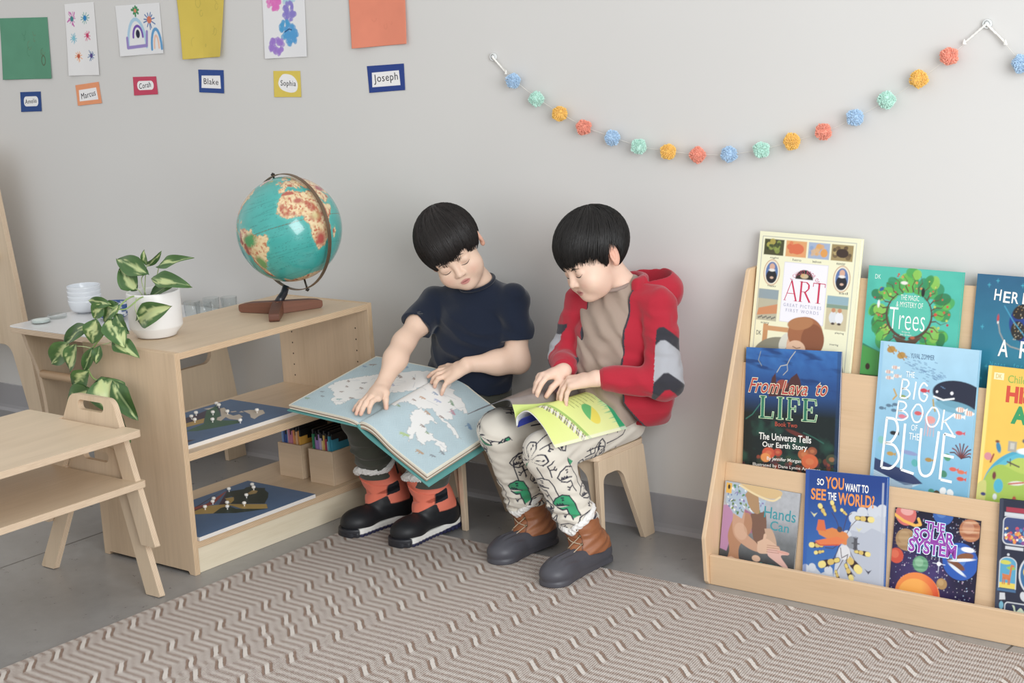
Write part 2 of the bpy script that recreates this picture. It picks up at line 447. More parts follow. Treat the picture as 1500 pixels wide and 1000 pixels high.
t.set(color=t.ramp(hc.outputs[0], [(.06, lin('937a6a')), (.28, lin('b09c90')), (.52, lin('c6b9b0')), (.8, lin('dbd3cb'))]), rough=.95, spec=.1)
t.bump(hc.outputs[0], .9, .005); MATS['rug'] = t.m
rb = MB(); boxmb(rb, (-.82, -2.75, 0), (1.6, -.351, .008))
o = put(rb, 'rug', MATS['rug'], None, (0, 0, 0), .003)
tag(o, 'flat woven beige and cream rug with stepped ribs on the concrete floor', 'rug')

# ================================================================ papers on the wall
PAPER = mat('paper', None, .85, spec=.15)
def pin_up(name, tl, tr, br, bl, paint, label, cat, res=5, bow=.004, parent=None, off=0., overlay=None, group=None):
    tl, tr, br, bl = [np.array(p, float) for p in (tl, tr, br, bl)]
    Wc = 100*(np.linalg.norm(tr-tl)+np.linalg.norm(br-bl))/2; Hc = 100*(np.linalg.norm(tl-bl)+np.linalg.norm(tr-br))/2
    cv = paint(Wc, Hc, res)
    def fn(u, w):
        a = u/(Wc*.01); b = w/(Hc*.01); p = (bl*(1-a)[..., None]+br*a[..., None])*(1-b)[..., None]+(tl*(1-a)[..., None]+tr*a[..., None])*b[..., None]
        y = -.0012-off-bow*(1-b)**2*(.6+.4*np.cos(a*5))-bow*.5*np.abs(a-.5)
        return np.stack([p[..., 0], y, p[..., 1]], -1)
    mb = MB(); cv.to(mb, fn)
    if overlay: overlay(mb, fn, Wc, Hc)
    c = (tl+br)/2
    o = put(mb, name, PAPER, None, (c[0], 0, c[1]))
    for p in o.data.polygons: p.use_smooth = True
    sd = o.modifiers.new('thickness', 'SOLIDIFY'); sd.thickness = .0005; sd.offset = -1
    tag(o, label, cat, group); return o
def scribbles(cv, n, seed, cols, wd=.12, a=.5):
    r = np.random.default_rng(seed)
    for k in range(n):
        x, y = r.uniform(.25*cv.w, .9*cv.w), r.uniform(.1*cv.h, .8*cv.h); q = r.uniform(.4, 1.6)
        th = np.linspace(0, r.uniform(2, 6), 9)+r.uniform(0, 6)
        cv.line([(x+q*math.cos(s_)*.7, y+q*math.sin(s_)) for s_ in th], wd, cols[k % len(cols)], a)
def p_green(w, h, r):
    cv = Cv(w, h, '58997a', r).tex(.06, .2, 3); scribbles(cv, 9, 4, ['7d5f3c', '2c6a44'], .18); cv.line([(w*.86+1.1*math.cos(s_), h*.3+1.7*math.sin(s_)) for s_ in np.linspace(0, 6.3, 14)], .3, '5b5138'); return cv
def p_yellow(w, h, r):
    cv = Cv(w, h, 'd9bf3a', r).tex(.05, .2, 5); scribbles(cv, 8, 9, ['8f8a3a', 'a0913a'], .15, .55); return cv
def p_orange(w, h, r):
    cv = Cv(w, h, 'ec8a6b', r).tex(.05, .2, 6); scribbles(cv, 3, 2, ['c9694e'], .12, .4); return cv
def burst(cv, x, y, r, c, c2, n=12, seed=0, wd=.28):
    q = np.random.default_rng(seed)
    for k in range(n):
        a = k*2*math.pi/n+q.uniform(-.2, .2); rr = r*q.uniform(.75, 1.15); cv.line([(x, y), (x+rr*math.cos(a), y+rr*math.sin(a))], wd, c)
    cv.disc(x, y, r*.42, c2)
def p_flowers(w, h, r):
    cv = Cv(w, h, 'e9e8e8', r)
    for i, (x, y, c, c2) in enumerate(((.22, .79, 'cf62b4', '3a8c8f'), (.66, .79, '4aa79b', '1c86c8'), (.24, .52, '6db9cf', '7cc3d5'), (.7, .55, 'dd6c94', 'd23c6c'), (.36, .27, 'f0a05f', 'c55a3e'), (.78, .27, '3a73ad', '5a4a90'))):
        burst(cv, x*w, y*h, 2.2 if i < 2 else 1.8, c, c2, 11, i)
    for a in (.3, .9, 1.6, 2.4): cv.line([(.22*w+1.3*math.cos(a*2), .79*h+1.6*math.sin(a*2)), (.22*w+2.6*math.cos(a*2+.3), .79*h+2.7*math.sin(a*2+.3))], .5, 'cf62b4')
    return cv
def arch(cv, x, y, rx, ry, wd, c, base=False):
    P = [(x-rx, y)]+[(x+rx*math.cos(a), y+ry*math.sin(a)) for a in np.linspace(math.pi, 0, 12)]+[(x+rx, y)]
    cv.line(P+([(x-rx, y)] if base else []), wd, c)
def p_rainbow(w, h, r):
    cv = Cv(w, h, 'e6e6e7', r)
    arch(cv, .42*w, .16*h, 4.6, 9.2, 1.2, 'a9cde4', False); cv.line([(.2*w, .35*h), (.2*w, .16*h), (.63*w, .18*h), (.66*w, .45*h)], 1.1, '9a88c9')
    arch(cv, .45*w, .36*h, 2.4, 3.6, .9, '7a55b5'); cv.disc(.45*w, .42*h, 1., '303048', 1.4)
    arch(cv, .86*w, .1*h, 2.6, 6.5, 1.1, '5b9fd2'); arch(cv, .86*w, .12*h, 1.2, 4, .8, 'efc0a8')
    burst(cv, .74*w, .68*h, 2.8, '3e6fae', 'e07a58', 11, 4, .4); burst(cv, .44*w, .88*h, 1.5, '3a8f5a', 'e08a62', 8, 5, .8); return cv
def p_dots(w, h, r):
    cv = Cv(w, h, 'e6e6e8', r)
    for x, y, c, n in ((.27, .62, 'e56cc0', 1), (.62, .68, 'aad0e0', 2), (.62, .5, '8c7fd0', 3), (.55, .3, '3ea0d6', 5), (.63, .24, '4a9fda', 6), (.3, .12, 'a07ad2', 4)):
        q = np.random.default_rng(n); x *= w; y *= h
        for k in range(46):
            a, rr = q.uniform(0, 6.3), 2.9*math.sqrt(q.uniform(0, 1)); cv.disc(x+rr*math.cos(a), y+rr*math.sin(a), q.uniform(.5, .9), c, a=.75)
    cv.line([(.5*w, .28*h), (.6*w, .31*h), (.66*w, .3*h)], .35, '2c4c7c'); return cv
PW = 'wall_drawing'
pin_up(PW, (-2.817, 1.479), (-2.54, 1.475), (-2.55, 1.262), (-2.833, 1.26), p_green, 'green paper drawing with brown scribbles taped to the grey wall', 'drawing')
pin_up(PW, (-2.437, 1.516), (-2.277, 1.518), (-2.284, 1.272), (-2.45, 1.271), p_flowers, 'white paper painted with six starburst flowers on the wall', 'drawing', 7)
pin_up(PW, (-2.166, 1.501), (-1.94, 1.504), (-1.94, 1.34), (-2.161, 1.333), p_rainbow, 'white paper painted with purple and blue rainbow arches', 'drawing', 7)
pin_up(PW, (-1.855, 1.595), (-1.61, 1.59), (-1.657, 1.325), (-1.832, 1.319), p_yellow, 'yellow paper drawing with faint circles, curling on the wall', 'drawing', 5, .014)
pin_up(PW, (-1.45, 1.60), (-1.266, 1.595), (-1.277, 1.319), (-1.461, 1.315), p_dots, 'white paper with purple and blue dabbed paint blots', 'drawing', 7)
pin_up(PW, (-1.087, 1.625), (-.857, 1.62), (-.86, 1.35), (-1.077, 1.34), p_orange, 'coral orange paper sheet hanging above the boy with the atlas', 'drawing', 5, .01)
def card(tl, tr, br, bl, c, name, shape, label, tb=(.2, .3, .8, .68), sh=.08, rot=0.):
    def paint(w, h, r):
        cv = Cv(w, h, c, r).tex(.03, 1, 3)
        if shape == 'oval': cv.poly(rounded(rect(w*.7, h*.5, w*.16, h*.27), 1.4, 6), 'f0efef')
        elif shape == 'blob': cv.poly(smooth_line([(w*.22, h*.72), (w*.38, h*.88), (w*.7, h*.82), (w*.88, h*.55), (w*.84, h*.25), (w*.62, h*.17), (w*.3, h*.28), (w*.17, h*.5), (w*.22, h*.72)], 30), 'f0efef')
        else: cv.poly([(w*.1, h*.2), (w*.88, h*.2), (w*.86, h*.76), (w*.12, h*.74)], 'f0efef')
        return cv
    def ov(mb, fn, w, h): text(mb, fn, name, (w*tb[0], h*tb[1], w*tb[2], h*tb[3]), '2b2c33', -.004, .0004, sh, rot, 1.1)
    return pin_up('name_card', tl, tr, br, bl, paint, label, 'name card', 12, .0015, None, 0, ov)
card((-2.745, 1.215), (-2.625, 1.217), (-2.63, 1.147), (-2.75, 1.144), '2f4f8f', 'Amelia', 'oval', 'blue name card under the green paper drawing', (.22, .42, .78, .64), .1, .06)
card((-2.424, 1.238), (-2.295, 1.249), (-2.288, 1.176), (-2.42, 1.167), 'f09a68', 'Marcus', 'rect', 'orange name card under the starburst flower painting', (.19, .34, .8, .62), .1, .1)
card((-2.111, 1.264), (-1.992, 1.265), (-1.990, 1.206), (-2.112, 1.202), 'cf4463', 'Corah', 'oval', 'pinkish red name card under the rainbow painting', (.24, .38, .74, .68), .1, .1)
card((-1.78, 1.285), (-1.66, 1.282), (-1.666, 1.208), (-1.783, 1.212), '2f4f96', 'Blake', 'rect', 'blue name card under the yellow paper', (.2, .36, .78, .62), .0, -.02)
card((-1.432, 1.277), (-1.314, 1.276), (-1.317, 1.196), (-1.436, 1.196), 'e0c63e', 'Sophia', 'blob', 'yellow name card with a cut white blob under the paint blots', (.26, .36, .82, .64), .0, -.03)
card((-1.032, 1.287), (-.884, 1.293), (-.885, 1.216), (-1.028, 1.208), '2c4690', 'Joseph', 'rect', 'large blue name card under the coral orange sheet', (.16, .3, .82, .68), .0, .03)

# ================================================================ pompom garland
HUE = [('pale blue', 'b4d3ee'), ('mint green', 'c2ebdd'), ('yellow', 'fbcb55'), ('coral', 'f8a187')]
POM = [(-.462, 1.242), (-.384, 1.191), (-.307, 1.151), (-.229, 1.116), (-.136, 1.088), (-.051, 1.066), (.041, 1.055), (.131, 1.048), (.225, 1.051), (.319, 1.065), (.406, 1.087), (.494, 1.111), (.58, 1.147), (.663, 1.189), (.745, 1.237), (.82, 1.289), (.992, 1.27)]
seq = [0, 1, 2, 3, 0, 1, 2, 3, 0, 1, 2, 3, 0, 1, 2, 3, 0]
gar = thing('pompom_garland', 'string garland of pastel wool pompoms swagged across the grey wall', 'garland', (.15, 0, 1.1))
mb = MB(); yy = -.016
tube(mb, smooth_line([(-.543, -.006, 1.307)]+[(x, yy, z) for x, z in POM[:16]]+[(.904, -.006, 1.359)], 120), .0009, 5)
tube(mb, smooth_line([(.904, -.006, 1.359), (.95, yy, 1.315), (.992, yy, 1.27), (1.06, yy, 1.215), (1.15, yy, 1.17)], 20), .0009, 5)
put(mb, 'string', mat('twine', 'd8d4cc', .9), gar)
for a, b in (((-.543, 1.307), (-.495, 1.262)), ((.904, 1.359), (.852, 1.318)), ((.904, 1.359), (.95, 1.315))):
    p = [(a[0]+(b[0]-a[0])*q, -.010, a[1]+(b[1]-a[1])*q) for q in np.linspace(0, 1, 12)]; mb = MB(); tube(mb, p, [.0022+.0011*(i % 2) for i in range(12)], 6)
    lathe(mb, [(0, -.004), (.006, -.003), (.004, 0), (.0022, .006), (0, .009)], (b[0], -.012, b[1]), 8)
    put(mb, 'tassel', mat('white_twine', 'eceae4', .9), gar)
for x, z in ((-.543, 1.307), (.904, 1.359)):
    mb = MB(); tube(mb, [(x+.009*math.cos(a), -.008, z+.009*math.sin(a)) for a in np.linspace(0, 6.0, 20)], .0018, 6)
    lathe(mb, [(0, 0), (.011, .0), (.011, .004), (.005, .007), (.004, .010), (0, .011)], (x, -.001, z), 16, axis=(0, -1, 0))
    put(mb, 'hook', mat('clear_hook', 'd9dcdb', .15, spec=.6), gar)
def pompom(i):
    x, z = POM[i]; nm, hx = HUE[seq[i]]; r = np.random.default_rng(100+i); c = np.array([x, -.0235, z]); mb = MB()
    sphere(mb, c, .0165, 16, lin(hx)*.9)
    n = 620; d = r.normal(size=(n, 3)); d /= np.linalg.norm(d, axis=1)[:, None]
    R_ = .0215*(1+.05*np.sin(d[:, 0]*7+i)+.05*np.sin(d[:, 2]*6+2*i))*r.uniform(.93, 1.05, n)
    a = np.cross(d, r.normal(size=(n, 3))); a /= np.linalg.norm(a, axis=1)[:, None]; b = np.cross(d, a); w = .0013
    # each strand: a short 3-sided tuft
    base = c+d*.010; tip = c+d*R_[:, None]; tip2 = tip-d*.001
    V = np.stack([base, tip2+a*w, tip2-a*.5*w+b*.87*w, tip2-a*.5*w-b*.87*w, tip], 1).reshape(-1, 3)
    V = np.minimum(V, [9, -.0008, 9]); k = np.arange(n)[:, None]*5
    F = np.concatenate([k+np.array([q]) for q in ([0, 1, 2], [0, 2, 3], [0, 3, 1], [1, 4, 2], [2, 4, 3], [3, 4, 1])])
    cc = lin(hx)*r.uniform(.9, 1.1, n)[:, None]; mb.add(V, F, np.repeat(np.minimum(cc, 1), 5, 0), smooth=False)
    o = put(mb, 'pompom', mat('wool', None, .95, spec=.1, sheen=.3), gar); o['label'] = nm+' wool pompom'
for i in range(len(POM)): pompom(i)
# ================================================================ plywood furniture
BIRCH = ply('birch', 'd8c0a0', 'dcc4a6', .08)
BIRCH2 = ply('pale_birch', 'e3d5b8', 'd8bf9f', .07)
SHELFE = ply('shelf_birch', 'd3b896', 'd6b892', .09)
MAPLE = ply('maple', 'd9b68c', 'dfbf98', .06, False)
DARK = mat('peg_hole', '3a2a1e', .8)
X_, Y_, Z_ = V3(1, 0, 0), V3(0, 1, 0), V3(0, 0, 1)

# ---- low open shelf: long side runs away from the camera, open front faces right
SX0, SX1, SY0, SY1, SH = -1.299, -.918, -.931, -.176, .61; PT = .018
sh = thing('open_shelf', 'low open birch plywood shelf carrying the globe and the potted plant', 'shelf', ((SX0+SX1)/2, (SY0+SY1)/2, 0))
foot = lambda: [(0, 0), (.02, 0), (.024, .009), (SX1-SX0-.028, .009), (SX1-SX0-.022, 0), (SX1-SX0, 0), (SX1-SX0, SH), (0, SH)]
for nm, y in (('side_panel', SY0), ('side_panel', SY1-PT)):
    plate(nm, foot(), PT, (SX0, y+PT, 0), X_, Z_, SHELFE, sh, grain='b')
plate('top_panel', rect(SX1-SX0-.001, SY1-SY0-2*PT), PT, (SX0, SY0+PT, SH-PT-.001), X_, Y_, SHELFE, sh, grain='b')
plate('shelf_board', rect(SX1-SX0-.003, SY1-SY0-2*PT), .021, (SX0+.001, SY0+PT, .314), X_, Y_, SHELFE, sh, grain='b')
plate('bottom_board', rect(SX1-SX0-.003, SY1-SY0-2*PT), .02, (SX0+.001, SY0+PT, .072), X_, Y_, SHELFE, sh, grain='b')
for x in (SX1-.024, SX0+.012): plate('toe_board', rect(SY1-SY0-2*PT, .0718), .016, (x, SY0+PT, .0002), Y_, Z_, BIRCH2, sh)
for x in (SX0+.055, SX1-.055):
    for k in range(9):
        if not .295 < .26+k*.034 < .34: put(lathe(MB(), [(.0026, 0), (0, .0001)], (x, SY1-PT-.0004, .26+k*.034), 8, axis=(0, -1, 0)), 'peg_hole', DARK, sh)
    put(tube(MB(), [(x, SY1-PT, .309), (x, SY1-PT-.012, .309)], .004, 8), 'shelf_pin', mat('pin_metal', 'b9a98c', .35, metal=.8), sh)

# ---- stacked benches with handles
def bench(label, z):
    xc, yb = -1.118, -1.066
    b = thing('stacking_bench', label, 'bench', (xc, yb, z), 'nested plywood benches')
    hw = lambda q: .25-.446*q
    TZ = .30; TT = .018; lean = .10
    for y, s in ((yb, 1), (-1.96, -1)):
        A = V3(1, 0, 0); B = unit(V3(0, lean*s, 1)); bz = math.sqrt(1+lean*lean)
        out = [(-hw(0), 0), (-hw(0)+.056, 0), (-hw(.262)+.05, .262), (hw(.262)-.05, .262), (hw(0)-.056, 0), (hw(0), 0), (hw(.368), .368), (-hw(.368), .368)]
        out = [(x, q*bz) for x, q in rounded(out, [.004, .004, .03, .03, .004, .004, .035, .035], 6)]
        hole = [(x, q*bz) for x, q in rounded(rect(.106, .026, -.053, .328), .0125, 6)]
        O = V3(xc, y-lean*s*TZ+(.009 if s > 0 else 0)+.009, z); plate('end_frame', out, .018, O, A, B, BIRCH, b, [hole], 'b', .0015)
    y1 = yb+.012; n0 = .135
    top = [(-.285, -.904), (.19, -.904), (.19, -.012), (.19, .012), (.1205, .012), (.1205, -.013), (-.1205, -.013), (-.1205, .012), (-.285, .012)]
    top = [(x, q) for x, q in top]
    top = rounded(top, [.008, .008, 0, .008, .001, .001, .001, .001, .008], 4)
    plate('bench_top', top, TT, (xc, yb, z+TZ-TT), X_, Y_, BIRCH, b, grain='b', bev=.0015)
    return b
bench('lower birch bench of the stacked pair, its legs on the concrete floor', 0)
bench('upper birch bench of the stacked pair, raised on the one below', .135)

# ---- white topped table against the wall
tb = thing('activity_table', 'white topped plywood table against the wall behind the shelf', 'table', (-1.95, -.28, 0))
mb = MB(); plate_mb(mb, rounded(rect(.63, .50), .02, 5), .004, (-2.22, -.53, .4965), X_, Y_, (), 'a', 0, 1)
put(mb, 'laminate_top', [mat('white_laminate', 'e6e6e6', .18, .02, spec=.6), mat('white_laminate')], tb, bev=.0006)
plate('table_top', rounded(rect(.63, .50), .02, 5), .018, (-2.22, -.53, .4785), X_, Y_, BIRCH, tb)
def tside(x, hole):
    P = smooth_line([(-.50, .478), (-.485, .42), (-.455, .33), (-.44, .2), (-.445, .08), (-.46, 0)], 18).tolist()+[(-.34, 0), (-.335, .14), (-.10, .14), (-.095, 0), (-.015, 0), (-.03, .2), (-.05, .33), (-.075, .478)]
    return plate('leg_panel', P, .018, (x, 0, 0), Y_, Z_, BIRCH, tb, [rounded(rect(.27, .10, -.40, .345), .03, 6)] if hole else (), 'b')
tside(-2.195, False); tside(-1.715, True)
mb = MB(); tube(mb, [(-2.177, -.445, .325), (-1.716, -.445, .325)], .014, 16); put(mb, 'dowel_rail', mat('dowel_wood', 'd0ab80', .5), tb)

# ---- tall A-frame at the far left
tf = thing('display_easel', 'tall plywood A-frame stand at the far left beside the table', 'easel', (-2.85, -.16, 0))
out = [(-3.24, 0), (-3.17, 0), (-3.08, .30), (-2.81, .30), (-2.72, 0), (-2.65, 0), (-2.815, 1.02), (-3.075, 1.02)]
plate('end_frame', rounded(out, [.004, .004, .05, .05, .004, .004, .05, .05], 6), .022, (0, -.100, 0), X_, Z_, BIRCH, tf, grain='b')
plate('rear_board', rect(.24, .5), .016, (-3.065, -.084, .44), X_, Z_, BIRCH, tf)
plate('ledge', rounded(rect(.26, .06), .01, 4), .018, (-3.075, -.162, .62), X_, Y_, BIRCH, tf)

# ---- children's plywood chairs
def chair(label, xc, y0):
    c = thing('low_stool', label, 'stool', (xc, y0+.12, 0), "children's plywood stools")
    hw = .124; T = .016; H = .268
    side = [(-.002, 0), (.011, 0), (.014, .225), (.098, .225), (.196, 0), (.245, 0), (.205, H), (-.006, H)]
    side = rounded(side, [.003, .003, .02, .05, .004, .004, .01, .004], 6)
    for x in (-hw, hw-T): plate('side_panel', side, T, (xc+x, y0, 0), Y_, Z_, BIRCH, c, grain='b')
    fr = [(-hw+T, 0), (-hw+T+.004, 0), (-hw+.050, .22), (-hw+.08, .245), (hw-.08, .245), (hw-.050, .22), (hw-T-.004, 0), (hw-T, 0), (hw-T, H), (-hw+T, H)]
    for y in (.022,): plate('apron_panel', rounded(fr, [0, 0, .03, .02, .02, .03, 0, 0, 0, 0], 4), .014, (xc, y0+y, 0), X_, Z_, BIRCH, c, grain='b')
    plate('seat', rounded(rect(2*hw, .225, -hw, -.012), .02, 5), .015, (xc, y0, H), X_, Y_, BIRCH, c, grain='b')
    return c
chair('birch stool under the boy in the dark t-shirt', -.638, -.278)
chair('birch stool under the boy in the red jacket', -.165, -.276)

# ---- maple display rack for books
DX0, DX1 = .292, 1.44
rk = thing('book_display', 'maple tiered rack holding picture books face out against the wall', 'bookcase', ((DX0+DX1)/2, -.16, 0))
side = [(-.303, 0), (-.012, 0), (-.012, .768), (-.068, .768), (-.318, .126), (-.312, .01)]
for x in (DX0, DX1-.012): plate('side_panel', rounded(side, [.004, .002, .004, .012, .02, .004], 5), .012, (x, 0, 0), Y_, Z_, MAPLE, rk, grain='b', bev=.002)
xi = DX0+.012; L = DX1-DX0-.024; TILT = 11.
def slab(nm, z0, z1, y0, t=.012):
    """leaning board; its front face passes through (y0,z0) and leans back by TILT"""
    a = math.radians(TILT); B = V3(0, math.sin(a), math.cos(a)); h = (z1-z0)/math.cos(a)
    N = np.cross(X_, B); return plate(nm, rect(L, h), t, V3(xi, y0, z0)-N*t, X_, B, MAPLE, rk, grain='a', bev=.0015)
plate('front_rail', rect(L, .0775), .013, (xi, -.290, .0003), X_, Z_, MAPLE, rk, bev=.002)
plate('tray_floor', rect(L, .06), .012, (xi, -.290, .018), X_, Y_, MAPLE, rk)
slab('back_panel', .03, .297, -.262)
plate('tray_floor', rect(L, .075), .012, (xi, -.195, .262), X_, Y_, MAPLE, rk)
slab('back_panel', .274, .535, -.164)
plate('tray_floor', rect(L, .07), .012, (xi, -.096, .500), X_, Y_, MAPLE, rk)
slab('back_panel', .512, .757, -.079)
# ================================================================ globe
LAND = {
 'africa': [(-6, 35.5), (3, 37), (10, 37.3), (11, 34), (20, 31), (25, 32), (32, 31), (34, 27), (37, 21), (39, 15), (43, 11.5), (51, 12), (50, 8), (46, 2), (41, -2), (39, -6), (40.5, -12), (40, -16), (35, -20), (35, -24), (32.5, -28), (28, -33), (22, -34.3), (18.3, -34), (16, -28), (14, -22), (11.8, -17), (13.5, -10), (12, -5), (9, 0), (9.5, 4), (5, 4.5), (0, 5.5), (-7.5, 4.4), (-12.5, 7.5), (-16, 12), (-17.3, 15), (-16.5, 20), (-14, 26), (-10, 30)],
 'madagascar': [(49, -12), (50.3, -16), (47.5, -25), (44.5, -25), (43.5, -22), (44.5, -16.5)],
 'samerica': [(-72, 12), (-64, 10.5), (-60, 8.5), (-52, 5), (-50, 0), (-44, -2.5), (-38.5, -4), (-35, -6.5), (-35.2, -9), (-39, -13), (-39, -18), (-41, -22), (-45, -23.5), (-48.5, -26), (-50, -30), (-53.5, -34), (-57, -35), (-57, -38), (-62, -39), (-65, -42), (-66, -46), (-69, -51), (-68, -55), (-73, -52), (-75, -47), (-73, -40), (-71.5, -30), (-70.3, -20), (-76, -14), (-80, -6), (-80.5, -2), (-78, 2), (-77, 7)],
 'namerica': [(-77, 8), (-83, 9), (-84, 15), (-88, 16), (-87, 21), (-91, 19), (-96, 19), (-97, 26), (-90, 29.5), (-84, 30), (-81, 25), (-80, 31), (-76, 35), (-74, 40), (-70, 42), (-66, 44.5), (-60, 46), (-65, 49), (-56, 52), (-62, 58), (-70, 61), (-78, 62), (-78, 55), (-83, 55), (-93, 59), (-87, 66), (-82, 70), (-95, 72), (-110, 69), (-128, 70), (-156, 71), (-166, 66), (-160, 59), (-148, 60), (-135, 57), (-125, 49), (-124, 41), (-117, 33), (-112, 26), (-105, 20), (-95, 16)],
 'greenland': [(-45, 60), (-52, 65), (-54, 70), (-68, 76), (-60, 82), (-30, 83), (-18, 78), (-22, 71), (-38, 66)],
 'eurasia': [(-9, 37), (-9.3, 43), (-2, 43.5), (-1.5, 46), (-4.5, 48.4), (2, 51), (8, 54), (8.5, 57), (11, 56), (12, 54), (20, 55), (24, 58), (29, 60), (22, 60.5), (25, 65), (21, 64), (17, 61), (18, 58.5), (14, 55.5), (10.5, 59), (6, 58), (5, 62), (13, 67), (25, 71), (40, 67), (45, 68), (60, 69), (72, 72), (100, 77), (140, 72), (180, 68), (170, 60), (160, 53), (155, 59), (140, 54), (130, 43), (127, 36), (121, 38), (121, 30), (110, 21), (106, 10), (100, 13), (103, 2), (98, 10), (94, 17), (88, 22), (80, 14), (77, 8), (73, 18), (67, 25), (57, 26), (50, 30), (52, 25), (59, 22), (52, 17), (44, 12.8), (39, 21), (35, 28), (36, 36), (28, 36.5), (26, 40), (23, 40), (23, 37), (20, 40), (13.5, 45.5), (18.5, 40), (16, 38), (12, 42), (8, 44), (3.2, 42), (0, 39.5), (-2, 36.8)],
 'britain': [(-5, 50), (1, 51), (0, 54), (-2, 57.5), (-5, 58.5), (-5, 55), (-3, 53.5)], 'ireland': [(-10, 52), (-6, 52), (-6, 55), (-9, 54.5)],
 'iceland': [(-24, 65), (-18, 63.5), (-14, 65), (-17, 66.5)], 'australia': [(115, -34), (114, -22), (130, -12), (142, -11), (153, -26), (150, -37), (137, -34)],
 'antarctica': [(-180, -90), (-180, -74), (-100, -73), (-60, -64), (-58, -72), (-20, -74), (10, -70), (100, -66), (180, -72), (180, -90)],
 'cuba': [(-85, 22), (-77, 20.5), (-75, 20.2), (-80, 23)], 'hispaniola': [(-74, 19), (-69, 18.5), (-71, 20)]}
def inpoly(U, W, P):
    ins = np.zeros(U.shape, bool); d = np.full(U.shape, 1e9)
    for i in range(len(P)):
        p, q = P[i-1], P[i]
        c = ((p[1] > W) != (q[1] > W)) & (U < (q[0]-p[0])*(W-p[1])/(q[1]-p[1]+1e-12)+p[0]); ins ^= c
        d = np.minimum(d, seg_dist(U, W, p, q))
    return np.where(ins, -d, d)
GC = V3(-1.03, -.375, .852); GR = .151
gN = unit(V3(-.31, .01, .95)); gC = V3(.6137, -.7619, .2071); gC = unit(gC-gN*(gC@gN)); gE = np.cross(gN, gC)
gb = V3(-1.066, -.408, .61)
gl = thing('globe', 'turquoise world globe on a dark walnut tripod base atop the shelf', 'globe', gb)
NLo, NLa = 420, 211
lo, la = np.meshgrid(np.linspace(-180, 180, NLo, endpoint=False), np.linspace(-90, 90, NLa), indexing='ij')
n1 = fbm(lo+200, la+100, .11, 3, 4); n2 = fbm(lo+200, la+100, .32, 9, 3); wl = lo+(n2-.5)*5; wa = la+(fbm(lo+300, la+150, .3, 5, 3)-.5)*5
D = np.full(lo.shape, 1e9); per = {}
for k, P in LAND.items(): per[k] = inpoly(wl, wa, P); D = np.minimum(D, per[k])
Cg = np.empty(lo.shape+(3,)); Cg[:] = lin('1fa79f'); oc = lambda m, c: np.copyto(Cg, Cg*(1-np.clip(m, 0, 1)[..., None])+lin(c)*np.clip(m, 0, 1)[..., None])
oc((n1-.45)*1.2, '2fb3ac'); oc(.55-D/6, '5cc4b4')
grat = np.minimum(np.abs((lo+195) % 30-15), 99); m = (np.abs(la % 30-0) < .45) | (np.abs(la % 30-30) < .45) | (grat > 14.7)
oc(m*.35, '127d78'); oc((np.abs(la) < .8)*(.35+.5*((lo % 4) < 2)), '5d5a35')
lnd = np.clip(.5-D/.7, 0, 1); base = lin('e9d3a0')*(1-n2[..., None]*.3)+lin('d9a878')*n2[..., None]*.3
Cg = Cg*(1-lnd[..., None])+base*lnd[..., None]
def on(m, c): oc(np.clip(m, 0, 1)*lnd, c)
on((n2-.52)*4, 'd8b077'); on((n1-.56)*6, 'b5583f'); on((fbm(lo+99, la+120, .5, 21, 3)-.58)*8, 'c46a48')
on((1-np.hypot((lo+60)/13, (la+4)/9))*2.2*(n2+.4), '3f9a55'); on((1-np.hypot((lo+61)/9, (la+33)/13))*2, '5f9a4e')
ridge = np.abs(lo+71+np.clip(-(la+10)*.05, -2, 4)+np.where(la > -5, 5, 0)); on((1-ridge/3.2)*2*(la < 10)*(lo < -60), 'a3482f')
on((1-np.hypot((lo-24)/9, (la+24)/11))*1.6, 'b9534a'); on((1-np.hypot((lo-36)/5, (la-4)/14))*1.8, 'b04a3e'); on((1-np.hypot((lo-22)/9, (la-1)/6))*1., 'cfc07e')
on((1-np.abs(la-34+.1*lo)/3)*2*(lo < 8)*(lo > -10), 'b6543e'); on((1-np.hypot((lo-9)/7, (la-22)/4))*2, 'b9604a'); on((1-np.hypot((lo-55)/14, (la-33)/5))*2, 'b04a4a')
on((la-45)*.03, 'b9b48a'); on((per['greenland'] < 0)*.7, 'e7ddd0'); on((per['greenland'] < 0)*(n1 > .5)*.7, 'b8434f')
oc((np.abs(D) < .5)*.4, '8a6a46')
for k in range(170):                                                      # tiny printed sea names
    x, y, L = RNG.uniform(-60, 20), RNG.uniform(-50, 45), RNG.uniform(2, 9)
    oc((np.abs(la-y-.15*np.sin(lo*9)) < .3)*(np.abs(lo-x) < L)*((lo*1.3+y) % 1.9 < 1.2)*(D > 1.5)*.4, '14605e')
lr, ar = np.radians(lo+16), np.radians(la)
Pg = GC+GR*(np.cos(ar)[..., None]*(np.cos(lr)[..., None]*gC+np.sin(lr)[..., None]*gE)+np.sin(ar)[..., None]*gN)
mb = MB(); mb.add(Pg.reshape(-1, 3), grid_faces(NLo, NLa, True), Cg.reshape(-1, 3), 0, smooth=True)
put(mb, 'ball', mat('globe_print', None, .22, spec=.5, coat=.5), gl)
